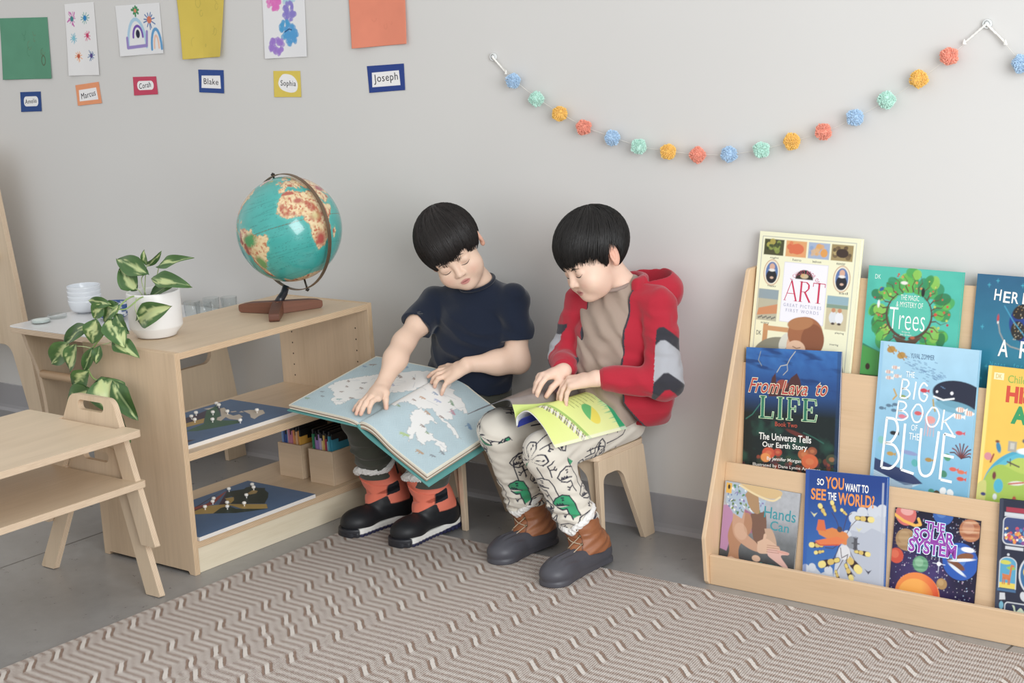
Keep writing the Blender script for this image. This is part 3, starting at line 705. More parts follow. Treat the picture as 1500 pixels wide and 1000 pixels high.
# meridian ring, turned so that it passes in front of Africa
al = math.radians(44); gd = math.cos(al)*gE+math.sin(al)*gC; gn = np.cross(gN, gd); RR = .166; RC = GC-gN*.009
mb = MB(); th = np.linspace(0, 2*np.pi, 160, endpoint=False); sec = [(0, -.0055), (.0026, -.0055), (.0026, .0055), (0, .0055)]
v = np.array([[RC+(RR+a)*(math.cos(q)*gN+math.sin(q)*gd)+b*gn for a, b in sec] for q in th])
mb.add(v.reshape(-1, 3), grid_faces(160, 4, True, True)); put(mb, 'meridian_ring', mat('dull_brass', '7d6750', .42, metal=.55), gl)
for s in (1, -1):
    mb = MB(); tube(mb, [GC+gN*s*(GR-.002), RC+gN*s*(RR+.011)], .0028, 8); lathe(mb, [(0, 0), (.006, .001), (.006, .005), (0, .007)], RC+gN*s*(RR+.003), 12, axis=gN*s)
    put(mb, 'pivot_pin', mat('dark_metal', '3b3630', .4, metal=.7), gl)
ringP = np.array([RC+(RR+.001)*(math.cos(q)*gN+math.sin(q)*gd) for q in th]); hd_ = np.hypot(*(ringP-gb)[:, :2].T)+(ringP[:, 2] > GC[2]-.1)*9; low = ringP[np.argmin(hd_)]
mb = MB(); tube(mb, [gb+V3(0, 0, .03), gb*.7+low*.3+V3(0, 0, .02), gb*.3+low*.7+V3(0, 0, .004), low+V3(0, 0, .002)], [.0125, .0118, .0108, .010], 14)
put(mb, 'post', mat('black_post', '23242c', .3), gl)
WAL = ply('walnut', '7a4a34', '6a3d2b', .16, False)
for a in (-50, 191, 68):
    d = V3(math.cos(math.radians(a)), math.sin(math.radians(a)), 0)
    arm = rounded([(-.012, 0), (.132, 0), (.132, .022), (.10, .028), (-.012, .037)], [.001, .008, .006, .02, .001], 4)
    w_ = np.cross(d, Z_); plate('base_arm', arm, .030, gb+w_*.015*-1, d, Z_, WAL, gl, grain='a', bev=.002)

# ================================================================ potted pothos
pc = V3(-1.157, -.785, .61); PR, PH = .073, .126
pl = thing('potted_pothos', 'trailing variegated pothos in a white ceramic pot on the shelf', 'potted plant', pc)
mb = MB(); lathe(mb, [(0, .001), (.050, .001), (.0535, .002), (.0545, .006), (.0725, .027), (PR, .031), (PR, .122), (.0715, PH), (.069, PH), (.0675, .122), (.0665, .095)], pc, 64)
put(mb, 'pot', mat('white_ceramic', 'ebe9e7', .38, .015, spec=.5), pl)
mb = MB(); a, r_ = np.linspace(0, 2*np.pi, 48, endpoint=False), np.linspace(.001, .0668, 12)
g = np.array([[[pc[0]+r*math.cos(q), pc[1]+r*math.sin(q), pc[2]+.105+RNG.normal()*.0012] for q in a] for r in r_])
mb.add(g.reshape(-1, 3), grid_faces(12, 48, False, True), smooth=True); put(mb, 'soil', mat('soil', '241d1c', .95, .4, 300, .8, 200, .004), pl)
CAMV = V3(.6137, -.7619, .2071)
def leaf(mb, base, tip, w, seed, pale=.5, tilt=0., dark=False):
    """one heart-shaped variegated leaf"""
    r = np.random.default_rng(seed); base, tip = np.array(base, float), np.array(tip, float); L = np.linalg.norm(tip-base); d = (tip-base)/L
    n = CAMV+V3(0, 0, .35)+r.normal(size=3)*.22; n = unit(n-d*(n@d)); s = np.cross(d, n)
    c, q = math.cos(tilt), math.sin(tilt); n, s = n*c-s*q, s*c+n*q
    nt, nw = 17, 13; t, u = np.meshgrid(np.linspace(0, 1, nt), np.linspace(-1, 1, nw), indexing='ij')
    hw = w/2*np.where(t < .30, np.sqrt(np.clip(t/.30, 0, 1))*.999, np.cos((t-.30)/.70*math.pi/2)**.82)
    back = -.10*L*np.exp(-((np.abs(u)-.62)/.3)**2)*np.clip(1-t*3.2, 0, 1)
    P = base+d*(t*L+back)[..., None]+s*(u*hw)[..., None]+n*(.16*w*np.abs(u)**1.3*np.sin(t*math.pi)*1.0-.22*L*t*t+.03*L*np.sin(t*7+u*2+seed))[..., None]
    g1, g2, cr = lin('234a22' if dark else '335c28'), lin('5d8a3c'), lin('c3d088')
    z = fbm(t*6+seed, u*5+seed*.7+9, .7, seed, 3); st = np.clip((pale*.60-.10-np.abs(u)*.85+(z-.5)*1.5)*6*(t < .95)+.22*pale, 0, 1)
    Cc = g1*(1-z[..., None]*.7)+g2*z[..., None]*.7; Cc = Cc*(1-st[..., None])+cr*st[..., None]
    vein = np.clip(1-np.abs(u)*14, 0, 1)[..., None]*.5; Cc = Cc*(1-vein)+lin('b8cf8c')*vein
    mb.add(P.reshape(-1, 3), grid_faces(nt, nw), Cc.reshape(-1, 3), smooth=True)
fo = MB(); stm = MB()
LEAVES = [(-1.163, -0.8, 0.787, -1.264, -0.812, 0.825, 0.048, 0.45, 0, 0), (-1.213, -0.8, 0.74, -1.255, -0.812, 0.789, 0.05, 0.55, 0.3, 0), (-1.169, -0.79, 0.808, -1.164, -0.802, 0.842, 0.021, 0.5, 0.3, 0), (-1.16, -0.79, 0.808, -1.1, -0.802, 0.832, 0.019, 0.4, 0, 0), (-1.103, -0.8, 0.809, -0.995, -0.812, 0.847, 0.028, 0.4, 0.2, 0), (-1.104, -0.82, 0.777, -0.989, -0.832, 0.781, 0.041, 0.35, 0.4, 0), (-1.146, -0.8, 0.725, -1.07, -0.812, 0.763, 0.032, 0.1, 0.5, 1), (-1.118, -0.875, 0.675, -1.017, -0.887, 0.715, 0.057, 0.9, -0.1, 0), (-1.182, -0.94, 0.724, -1.212, -0.952, 0.69, 0.038, 0.7, 0.3, 0), (-1.131, -0.93, 0.724, -1.188, -0.942, 0.686, 0.049, 0.5, 0, 0), (-1.236, -0.96, 0.659, -1.344, -0.972, 0.616, 0.048, 0.6, -0.3, 1), (-1.312, -0.97, 0.607, -1.387, -0.982, 0.551, 0.052, 0.55, -0.1, 0), (-1.27, -0.975, 0.608, -1.306, -0.987, 0.546, 0.048, 0.8, 0, 0), (-1.189, -0.96, 0.682, -1.206, -0.972, 0.627, 0.049, 0.6, 0.2, 0), (-1.143, -0.955, 0.685, -1.082, -0.967, 0.64, 0.056, 0.85, 0.1, 0), (-1.129, -0.94, 0.698, -1.088, -0.952, 0.663, 0.037, 0.1, -0.4, 1), (-1.127, -0.955, 0.626, -1.041, -0.967, 0.616, 0.043, 0.7, 0.1, 0), (-1.207, -0.97, 0.604, -1.239, -0.982, 0.546, 0.028, 0.2, 0.4, 1), (-1.173, -0.97, 0.614, -1.185, -0.982, 0.574, 0.028, 0.2, -0.5, 1), (-1.232, -0.975, 0.538, -1.294, -0.987, 0.496, 0.046, 0.5, 0.3, 0), (-1.233, -0.98, 0.489, -1.344, -0.992, 0.43, 0.061, 0.6, -0.2, 0), (-1.157, -0.985, 0.529, -1.113, -0.997, 0.459, 0.087, 0.8, 0, 0), (-1.119, -0.975, 0.519, -1.054, -0.987, 0.447, 0.052, 0.25, -0.35, 1), (-1.115, -0.98, 0.438, -1.081, -0.992, 0.377, 0.041, 0.2, -0.2, 1), (-1.153, -0.94, 0.726, -1.228, -0.952, 0.734, 0.026, 0.5, 0.6, 0)]
VINE = [(-1.183, -0.79, 0.715), (-1.15, -0.86, 0.734), (-1.152, -0.9, 0.719), (-1.145, -0.94, 0.682), (-1.18, -0.952, 0.64), (-1.223, -0.958, 0.6), (-1.242, -0.962, 0.555), (-1.231, -0.965, 0.53), (-1.209, -0.968, 0.52), (-1.164, -0.97, 0.513), (-1.132, -0.97, 0.445)]
VINE2 = [(-1.158, -0.79, 0.725), (-1.116, -0.865, 0.732), (-1.131, -0.9, 0.709), (-1.133, -0.93, 0.714), (-1.188, -0.935, 0.722), (-1.233, -0.935, 0.73)]
STEMS = [[(-1.182, -0.79, 0.723), (-1.195, -0.79, 0.764), (-1.163, -0.8, 0.787)], [(-1.194, -0.79, 0.718), (-1.199, -0.8, 0.737), (-1.213, -0.8, 0.74)], [(-1.2, -0.78, 0.72), (-1.189, -0.78, 0.772), (-1.166, -0.79, 0.808)], [(-1.146, -0.79, 0.729), (-1.128, -0.79, 0.778), (-1.103, -0.8, 0.809)], [(-1.14, -0.79, 0.73), (-1.121, -0.8, 0.759), (-1.104, -0.82, 0.777)], [(-1.136, -0.86, 0.731), (-1.127, -0.875, 0.708), (-1.118, -0.875, 0.675)], [(-1.208, -0.958, 0.601), (-1.246, -0.962, 0.606), (-1.276, -0.97, 0.607)], [(-1.18, -0.952, 0.64), (-1.202, -0.955, 0.657), (-1.243, -0.955, 0.658)], [(-1.152, -0.95, 0.655), (-1.142, -0.95, 0.628), (-1.134, -0.95, 0.625)], [(-1.18, -0.955, 0.616), (-1.139, -0.952, 0.629), (-1.098, -0.952, 0.654)]]
for i, q in enumerate(LEAVES): leaf(fo, q[0:3], [q[j]+(q[j+3]-q[j])*1.18 for j in range(3)], q[6]*1.22, i+3, q[7], q[8], q[9] > 0)
put(fo, 'foliage', mat('leaf', None, .38, spec=.45), pl)
for q, r in ((VINE, .0024), (VINE2, .002)): tube(stm, smooth_line(q, 60), r, 7, lin('8fae5c'))
for q in STEMS: tube(stm, smooth_line(q, 14), .0014, 6, lin('b5c78a'))
put(stm, 'vine', mat('leaf'), pl)

# ================================================================ things on the white table
TT = .5006
def bowl(c, r, h, col, label, paint=None, group=None):
    mb = MB(); out = [(0, 0), (.5*r, 0), (.5*r, .004)]+[(r*(.5+.5*math.sin(q*math.pi/2)**.8), .004+(h-.004)*(1-math.cos(q*math.pi/2))) for q in np.linspace(.05, 1, 14)]
    prof = out+[(a-.0025, b+.0005 if b > h*.9 else b+.003) for a, b in out[:2:-1]]+[(0, .007)]
    lathe(mb, prof, c, 56)
    if paint is not None:
        P = np.concatenate(mb.v)-np.asarray(c); a = np.arctan2(P[:, 1], P[:, 0]); z = P[:, 2]
        q = fbm(a*3+20, z*100+3, 1.1, 5, 3); on_ = (np.hypot(P[:, 0], P[:, 1]) > r*.5) & (q > .5) | (np.abs(z-h) < .004)
        mb.c = [np.where(on_[:, None], lin(paint), lin(col))]
    else: mb.c = [np.broadcast_to(lin(col), (mb.n, 3))]
    o = put(mb, 'bowl', mat('glaze', None, .2, spec=.5), None, c); return tag(o, label, 'bowl', group)
sx, sy = -2.155, -.262
for k, lb in enumerate(('bottom white bowl of the stack on the white table', 'white bowl second from the bottom of the stack', 'white bowl second from the top of the stack', 'topmost white bowl of the stack on the white table')):
    bowl((sx, sy, TT+k*.0155), .056, .046, 'dfe4ea', lb, None, 'stacked white bowls')
bowl((-1.965, -.30, TT), .062, .052, 'e4e7ea', 'blue and white patterned bowl on the white table behind the plant', '3d5d96')
bowl((-1.86, -.20, TT), .062, .056, '4a6a9c', 'dark blue bowl behind the blue and white patterned bowl', '2c4a80')
t = NT('clear_glass'); lw = t.t.nodes.new('ShaderNodeLayerWeight'); fr = t.t.nodes.new('ShaderNodeMath'); fr.operation = 'MULTIPLY_ADD'; t.l(t.math('POWER', lw.outputs['Facing'], 3.), fr.inputs[0]); fr.inputs[1].default_value = .55; fr.inputs[2].default_value = .035; tr = t.t.nodes.new('ShaderNodeBsdfTransparent'); tr.inputs[0].default_value = (.95, .965, .965, 1); gs = t.t.nodes.new('ShaderNodeBsdfGlossy'); gs.inputs['Roughness'].default_value = .04
mxs = t.t.nodes.new('ShaderNodeMixShader'); t.l(fr.outputs[0], mxs.inputs[0]); t.l(tr.outputs[0], mxs.inputs[1]); t.l(gs.outputs[0], mxs.inputs[2]); t.l(mxs.outputs[0], [n for n in t.t.nodes if n.type == 'OUTPUT_MATERIAL'][0].inputs[0]); GLASS = t.m
for k, (x, y) in enumerate(((-1.681, -.205), (-1.668, -.135), (-1.632, -.20), (-1.622, -.10))):
    mb = MB(); lathe(mb, [(0, .0), (.021, 0), (.0235, .004), (.027, .062), (.0262, .0625), (.0222, .007), (0, .006)], (x, y, TT), 32)
    tag(put(mb, 'tumbler', GLASS, None, (x, y, TT)), 'small clear glass tumbler behind the shelf top', 'glass', 'tumblers on the white table')
for (x, y), lb in (((-2.150, -.448), 'round clear dish nearest the corner of the white table'), ((-2.165, -.372), 'round clear dish behind the other one on the white table')):
    mb = MB(); lathe(mb, [(0, 0), (.031, 0), (.032, .001), (.032, .014), (.0305, .014), (.0305, .003), (0, .003)], (x, y, TT), 40)
    o = put(mb, 'glass_dish', GLASS, None, (x, y, TT)); tag(o, lb, 'dish')
mb = MB(); lathe(mb, [(0, .0032), (.0295, .0032), (.0295, .0105), (.028, .0115), (0, .0115)], (-2.150, -.448, TT), 32)
put(mb, 'contents', mat('pale_wax', 'dfe9e4', .5), bpy.data.objects['glass_dish'])

# ================================================================ puzzle maps
KN = mat('knob_white', 'f2ede4', .35)
def puzzle(label, x0, y0, z, du, dv, polys, knobs, w, h):
    o = thing('puzzle_map', label, 'puzzle', (x0-w*.5, y0+h*.5, z))
    mb = MB(); boxmb(mb, (x0-w, y0, z), (x0, y0+h, z+.011)); put(mb, 'board', mat('painted_edge', 'e5ded6', .55), o, bev=.0008)
    cv = Cv(h*100, w*100, '527299', 7).tex(.06, .3, 3)
    for P, c in polys:
        Q = np.array([(a+du, b+dv) for a, b in P]); cv.poly(Q, c)
        for i in range(len(Q)): cv.line([Q[i-1], Q[i]], .07, '2a2a30', .35)
    mb = MB(); cv.to(mb, flat((x0, y0, z+.0113), Y_, -X_))
    put(mb, 'map_pieces', mat('painted_wood', None, .5), o)
    for a, b in knobs:
        mb = MB(); x, y = x0-(b+dv)*.01, y0+(a+du)*.01
        lathe(mb, [(.0018, 0), (.0018, .0045), (.0048, .006), (.0062, .0095), (.0048, .013), (0, .0142)], (x, y, z+.0112), 14); put(mb, 'knob', KN, o)
puzzle('wooden puzzle map with cream arctic islands on the middle shelf', -.955, -.905, .335, -2.2, -3.9,
 [([(23.3, 27.7), (28.6, 28), (37.3, 30), (37.5, 27.3), (32.2, 21.9), (35.3, 27.8), (27, 22.6), (18.9, 22.6), (14, 24), (16, 27)], '4a3a50'), ([(16, 23.3), (19.2, 23), (27, 22.6), (23.1, 18.7), (16.3, 19.7), (12, 21)], 'c7a04c'),
  ([(33.5, 29.1), (38.8, 30.8), (32.3, 21.8), (27.3, 17.3), (28, 14.9), (29.6, 11.5), (27.9, 9.2), (23.8, 10.3), (16.1, 13.4), (14, 16), (18.2, 17.1), (22.4, 17.8), (27, 22.6)], '3a6a4e'),
  ([(36.9, 27.1), (38.3, 26.9), (35.5, 22), (34.1, 21.6), (32.8, 17), (34.8, 16.7), (33.3, 13.6), (30, 11.9), (29.6, 15.1), (30.6, 17.8), (26.9, 15.7), (27.1, 17.7), (29.1, 19.7), (30.8, 19.9)], 'd8cbb8'),
  ([(38, 18.6), (39.7, 17.6), (41.5, 14), (39, 10.5), (35.8, 9.8), (32.9, 8.4), (33.6, 10.7), (36.2, 13.8)], 'd8cbb8'), ([(35.6, 21.5), (37, 20.6), (36.6, 19.6), (35.2, 20.2)], 'd8cbb8'), ([(36.2, 18.4), (37.8, 19), (37, 17)], 'd8cbb8'), ([(34.3, 31.2), (37.3, 30), (34.2, 29)], 'd8cbb8'), ([(7.8, 9.1), (9.5, 6.8), (5.4, 6.4)], '4f4048')],
 [(23.3, 27.8), (27.8, 27.1), (24.2, 25), (22.2, 21.3), (30.5, 23), (24.7, 16.7), (38.2, 29.9), (37.3, 27.9), (33.2, 19.8), (27.7, 8.6), (38.2, 12.9)], .29, .44)
puzzle('wooden puzzle map with a long red western coast on the bottom shelf', -.913, -.909, .092, .2, 6.9,
 [([(12, 12.4), (20.5, 9), (33.4, 19), (27.9, 13.9), (24.9, 9.1), (21.2, 11.3), (16, 14.6), (33, 20.5)], '4a3346'), ([(9, 12.8), (14, 15.6), (17.6, 15.3), (21.8, 14.8), (32, 18.7), (33.4, 19), (22.5, 12.7), (16.7, 13.4), (11.5, 12.3)], 'a8483c'),
  ([(32.7, 18.3), (37.2, 15.8), (38.5, 16.5), (40.3, 15.9), (40, 13), (41, 11), (39.5, 9.5), (38, 6.5), (34.7, 3.2), (30, -.3), (25, 8.4), (29.3, 11.4), (30.1, 13.5), (27.9, 13.9)], '2b3a32'), ([(20.5, 9), (33.4, 19), (27.9, 13.9), (24.9, 9.1), (21.2, 11.3)], '4a3346'),
  ([(12.4, 12.2), (20.3, 13.1), (24.4, 9.2), (30, -1.1), (27.3, -4.4), (24.7, -1.3), (23.4, 2), (24, 7.2), (21.1, 8), (16.3, 6), (13.1, 10.2)], 'bf9c48'), ([(27.9, 13.9), (30.1, 12.6), (27.9, 10.1), (25.2, 8.6), (25.8, 10.4)], 'bf9c48'),
  ([(16.3, 6), (20.6, 7.9), (23.4, 7.4), (22.6, 3.4), (27, -4.7), (23.2, -2.1), (19.8, .5)], '2d3f33'), ([(33.8, 11.5), (37.7, 12.8), (37.8, 10.7), (36, 9.4), (34, 10.1)], 'b3924a')],
 [(12.3, 14.3), (17.6, 10.8), (22.2, 12.7), (24.3, 14.6), (33.1, 17.8), (23.5, 8.1), (20.9, 5.2), (25.5, 3.2), (31.3, 8.5), (37.8, 12.4), (39.6, 14.9)], .282, .44)

# ================================================================ wooden card boxes with folders
BOXW = ply('box_birch', 'd2b796', 'd2b796', .07, False)
def card_box(label, x0, x1, y0, y1, h, cols, gname, lean):
    z = .0922; t = .007; b = thing('card_box', label, 'box', ((x0+x1)/2, (y0+y1)/2, z))
    plate('bottom', rect(x1-x0-2*t, y1-y0-2*t), .006, (x0+t, y0+t, z), X_, Y_, BOXW, b)
    for y in (y0+t, y1): plate('end_panel', rect(x1-x0, h), t, (x0, y, z), X_, Z_, BOXW, b)
    for x in (x0, x1-t): plate('side_panel', rect(y1-y0-2*t, h), t, (x, y0+t, z), Y_, Z_, BOXW, b)
    n = len(cols); w = (x1-x0-2*t-.004)/n
    for k, (c, nm) in enumerate(cols):
        x = x0+t+.002+k*w; th = w*.72; zt = z+h+.034+.010*math.sin(k*2.1+lean); y_ = y0+t+.003+.004*math.sin(k*1.7)**2
        mb = MB(); boxmb(mb, (x, y_, z+.0065), (x+th, y1-t-.004, zt))
        o = put(mb, 'folder', mat('card_'+c, c, .6), None, (x, y_, z+.0065), .0006)
        tag(o, nm+' folder with a black top in the '+gname+' wooden box', 'folder', 'folders in the '+gname+' box')
        mb = MB(); boxmb(mb, (x-.0002, y_+.002, zt-.001), (x+th+.0006, y1-t-.002, zt+.014+.003*(k % 3)))
        put(mb, 'black_top', mat('black_card', '17171a', .4), o, bev=.0005)
        if k == n-1:
            mb = MB(); boxmb(mb, (x+th, y0+t+.035, zt-.012), (x+th+.0008, y1-t-.004, zt)); put(mb, 'black_flap', mat('black_card'), o)
card_box('birch card box nearer the wall corner holding blue to yellow folders', -1.178, -1.080, -.353, -.215, .104,
 [('7d9fd0', 'pale blue'), ('2f55a5', 'blue'), ('2f55a5', 'blue'), ('9fb8dc', 'pale blue'), ('d98aa5', 'pink'), ('d98aa5', 'pink'), ('d27aa0', 'pink'), ('e8954c', 'orange'), ('e8a55c', 'orange'), ('e0b488', 'tan'), ('e8a13c', 'orange'), ('e0a41c', 'yellow')], 'left', .3)
card_box('birch card box nearer the boy holding purple to teal folders', -1.042, -.944, -.360, -.232, .103,
 [('1f8a5c', 'green'), ('b58fd0', 'purple'), ('a983c8', 'purple'), ('b99ad6', 'purple'), ('c9b4dc', 'lilac'), ('ecd28c', 'cream'), ('e0b94c', 'yellow'), ('b03a55', 'red'), ('8fc4d6', 'pale teal'), ('2f9fb8', 'teal'), ('1f93b0', 'teal')], 'right', 1.1)
# ================================================================ picture books on the display
PRINT = mat('print', None, .32, spec=.4)
PRINTM = mat('print_matt', None, .55, spec=.3)
PAGES = mat('page_block', 'ece7da', .8, .04, 300)
TIER = {1: (-.262, .0302), 2: (-.164, .2742), 3: (-.079, .5122)}
def book(label, tier, x, w, h, t, rot, bg, paint, over=None, soft=False, res=7, m=None):
    """a closed book leaning on its tier: painted front board, spine, back board and page block"""
    y0, z0 = TIER[tier]; a = math.radians(TILT); r = math.radians(rot)
    B0 = V3(0, math.sin(a), math.cos(a)); A = X_*math.cos(r)-B0*math.sin(r); B = X_*math.sin(r)+B0*math.cos(r); N = np.cross(A, B)
    O = V3(x, y0-.0006, z0+(abs(math.sin(r))*w if rot > 0 else 0)+.0005)+N*t
    b = thing('picture_book', label, 'book', O-N*t)
    cv = paint(Cv(w*100, h*100, bg, res)); F = flat(O, A, B); mb = MB(); cv.to(mb, F)
    for bd in mb.c: bd
    if over: over(mb, F)
    brd = .0016 if soft else .0024; c = lin(bg)
    def slabm(u0, u1, n0, n1, v0, v1, col):
        v = np.array([O+A*u+B*q-N*n for u in (u0, u1) for n in (n0, n1) for q in (v0, v1)])
        mb.add(v, np.array([[0, 1, 3, 2], [4, 6, 7, 5], [0, 4, 5, 1], [2, 3, 7, 6], [0, 2, 6, 4], [1, 5, 7, 3]])[:, ::-1], col)
    slabm(0, w, .0003, brd, 0, h, c); slabm(0, w, t-brd, t, 0, h, c); slabm(-.0004, brd, brd*.6, t-brd*.6, 0, h, c)
    put(mb, 'cover', m or PRINT, b)
    pg = MB(); i = .0004 if soft else .003
    v = np.array([O+A*u+B*q-N*n for u in (brd, w-i) for n in (brd, t-brd) for q in (i, h-i)])
    pg.add(v, np.array([[0, 1, 3, 2], [4, 6, 7, 5], [0, 4, 5, 1], [2, 3, 7, 6], [0, 2, 6, 4], [1, 5, 7, 3]])[:, ::-1]); put(pg, 'pages', PAGES, b)
    return b
R_ = lambda s: np.random.default_rng(s)
def arc_warp(R):
    return lambda X, Y: ((R+Y)*np.sin(X/R), (R+Y)*np.cos(X/R)-R)
# serif capitals from strokes: list of (x0,y0,x1,y1,width) in a unit box
SERIF = {'A': [(.0, .0, .5, 1, .055), (.5, 1, 1, 0, .13), (.22, .36, .78, .36, .045), (-.08, .012, .14, .012, .03), (.82, .012, 1.1, .012, .03)],
         'R': [(.18, 0, .18, 1, .15), (.18, .97, .6, .97, .05), (.6, .97, .82, .86, .1), (.82, .86, .82, .66, .14), (.82, .66, .58, .5, .1), (.58, .5, .2, .5, .045), (.5, .5, .98, .02, .14), (0, .012, .36, .012, .03), (.02, .985, .2, .985, .03), (.88, .012, 1.08, .012, .03)],
         'T': [(.5, 0, .5, 1, .15), (0, .97, 1, .97, .055), (.02, .8, .02, .97, .05), (.98, .8, .98, .97, .05), (.3, .012, .7, .012, .03)],
         'L': [(.22, 0, .22, 1, .2), (.0, .975, .44, .975, .05), (0, .03, .95, .03, .06), (.93, .03, .98, .3, .06)],
         'I': [(.5, 0, .5, 1, .36), (.1, .975, .9, .975, .05), (.1, .025, .9, .025, .05)],
         'F': [(.22, 0, .22, 1, .2), (0, .97, .92, .97, .06), (.9, .97, .95, .72, .06), (.22, .52, .66, .52, .055), (.66, .4, .66, .64, .05), (0, .025, .46, .025, .05)],
         'E': [(.22, 0, .22, 1, .2), (0, .97, .92, .97, .06), (.9, .97, .95, .74, .06), (.22, .52, .66, .52, .055), (.66, .4, .66, .64, .05), (0, .03, .94, .03, .06), (.92, .03, 1., .3, .06)]}
def serif(mb, F, word, x, v0, v1, ws, col, gap=.5, up=.0003, grow=0., shear=0.):
    H = v1-v0
    for ch, w in zip(word, ws):
        for (a, b, c, d, s) in SERIF[ch]:
            P = np.array([(x+a*w+shear*b*H, v0+b*H), (x+c*w+shear*d*H, v0+d*H)]); k = s*min(w, H)*1.0+grow; e = unit(P[1]-P[0])*grow/2
            ribbon(mb, F, [P[0]-e, P[1]+e], k, col, up)
        x += w+gap

# ---- yellow cream art book, top tier
def p_art(c):
    w, h = c.w, c.h; c.line([(1, .8), (1, h-1.2), (w-1.2, h-1.2), (w-1.2, .8)], .12, '8b90a0')
    for u0, u1, k in ((1.6, 7.2, 0), (7.8, 13.6, 1), (14.1, 20, 2), (20.5, 26.4, 3)):
        c.box(u0, 28.6, u1, 32.6, ['4a4a2a', 'e0a060', '9fb0cc', 'a08a56'][k])
        s = R_(k)
        for _ in range(16):
            x, y = s.uniform(u0+.7, u1-.7), s.uniform(29.3, 32); c.disc(x, y, s.uniform(.3, .8), [['8a9a3a', 'b8a83c', '2f3a20'], ['e07040', 'd85a34', 'e8985a'], ['7f9cc8', 'd8b080', 'e0a24c'], ['4a3a2a', 'c0a868', '6a5438']][k][s.integers(3)], a=.8)
        if k == 3: c.disc(23.5, 30.5, 1.7, '3f2f26', 1.1)
        if k == 1: c.disc(10.9, 30.6, 2.0, 'dd6a3c', 1.3)
        if k == 2: c.disc(18.5, 30.1, 1.0, 'e09a40')
    for u in (4.4, 24.0):
        c.disc(u, 24.2, 2.35, 'c9a078', 3.3); c.disc(u, 24.2, 2.1, 'f0e8d0', 3.05); c.disc(u, 24.2, 1.75, '5878b0', 2.7); c.disc(u, 23.2, 1.5, '23232c', 1.7); c.disc(u, 25.6, .75, 'd8a890', .9); c.disc(u, 24.8, .9, 'e8e4e0', .35); c.disc(u+.1, 22.9, .5, 'd8b098', .3)
    c.box(1.2, 12, 6.9, 19.9, 'b9b49a'); c.box(1.2, 17.5, 6.9, 19.9, '8fa0a8'); c.poly([(1.2, 13.2), (1.6, 15), (6.9, 16.4), (6.9, 14)], 'd08a58')
    for k in range(12): c.disc(1.8+k*.42, 12.6+.2*(k % 3), .2, '5a5a5a')
    c.box(20.6, 11.5, 26.4, 19.9, 'cbbf9a'); c.box(20.6, 17.8, 26.4, 19.9, '8fb0bc'); c.box(20.6, 16.9, 26.4, 17.8, '7f9a86')
    for u, q in ((22.6, 'd8dce0'), (24.3, 'e4e6ea')): c.disc(u, 14.6, 1.1, q, 1.5); c.disc(u, 16.4, .55, 'c98a60'); c.disc(u+.1, 13.1, .5, '4a3a34', .3)
    c.box(7.8, 12.2, 20.1, 27.2, 'c9c4da'); c.box(7.9, 12.3, 20, 27.1, 'eeecf4')
    c.poly([(11.2, 23.2)]+[(13.7+2.5*math.cos(q), 23.2+2.4*math.sin(q)) for q in np.linspace(math.pi, 0, 14)]+[(16.2, 23.2)], '2f2a24'); c.disc(13.7, 24, 1.1, 'c9b48c', .6); c.disc(13.2, 24.2, .4, 'd8a868')
    # generic picture of a sleeping child leaning on folded arms
    c.box(3.4, 3, 4.8, 11.2, 'c98f58'); c.box(3.4, 9.6, 10.6, 10.8, 'cf9660')
    c.disc(8.2, 3.2, 7.2, '8a8672', 5.0, .1); c.disc(20.4, 2.4, 6.4, '7f7a68', 3.6, -.2); c.disc(9.8, 7.2, 1.3, 'd9d6c6', 2.4, -.4)
    c.disc(14.6, 6.6, 4.1, 'e0b08c', 4.6); c.disc(15.4, 9.8, 4.9, 'a8663c', 4.2, .1); c.disc(17.6, 8.4, 3.2, '8f5230', 4.0); c.disc(13.8, 12.2, 3.6, 'b57848', 1.6, .2); c.disc(13.2, 5.6, 2.7, 'e6ba98', 2.3)
    c.line([(12.3, 6.3), (13.4, 5.9), (14.4, 6.2)], .18, '7a4c34'); c.disc(12.0, 4.5, .5, 'dd9c84'); c.disc(17.3, 3.5, 3, 'e3b592', 1.2, -.3); c.disc(11.2, 4.9, .6, 'e0a98c')
    return c
def o_art(mb, F):
    serif(mb, F, 'ART', 8.7, 17.6, 22.7, (3.3, 3.3, 3.4), 'd32b58', .55)
    text(mb, F, "A CHILD'S BOOK OF", (9.1, 24.6, 18.6, 25.6), 'cf5470', 0, .0003, space=1.25, warp=arc_warp(4.2))
    text(mb, F, 'GREAT PICTURES', (8.6, 16.1, 19.2, 16.9), 'a9aac4', space=1.4); text(mb, F, 'FIRST WORDS', (9.4, 14.8, 18.6, 15.6), 'a9aac4', space=1.4)
    for s, u, v in (('night', 3.6, 27.6), ('hero', 10, 27.6), ('bedroom', 15.6, 27.6), ('monster', 22.2, 27.6), ('happy', 3.6, 20.5), ('sad', 23.6, 20.5), ('scary', 2.6, 11), ('playing', 23.6, 10.6), ('snoring', 22.4, 7.6)): text(mb, F, s, (u, v, u+2.4, v+.6), '6a6a66')
    text(mb, F, 'DK', (1.6, 8.2, 3, 9.3), '5a5a5a', .0)
book('cream art book with red serif title at the left end of the top tier', 3, .3055, .283, .344, .014, 1.3, 'eceac6', p_art, o_art)

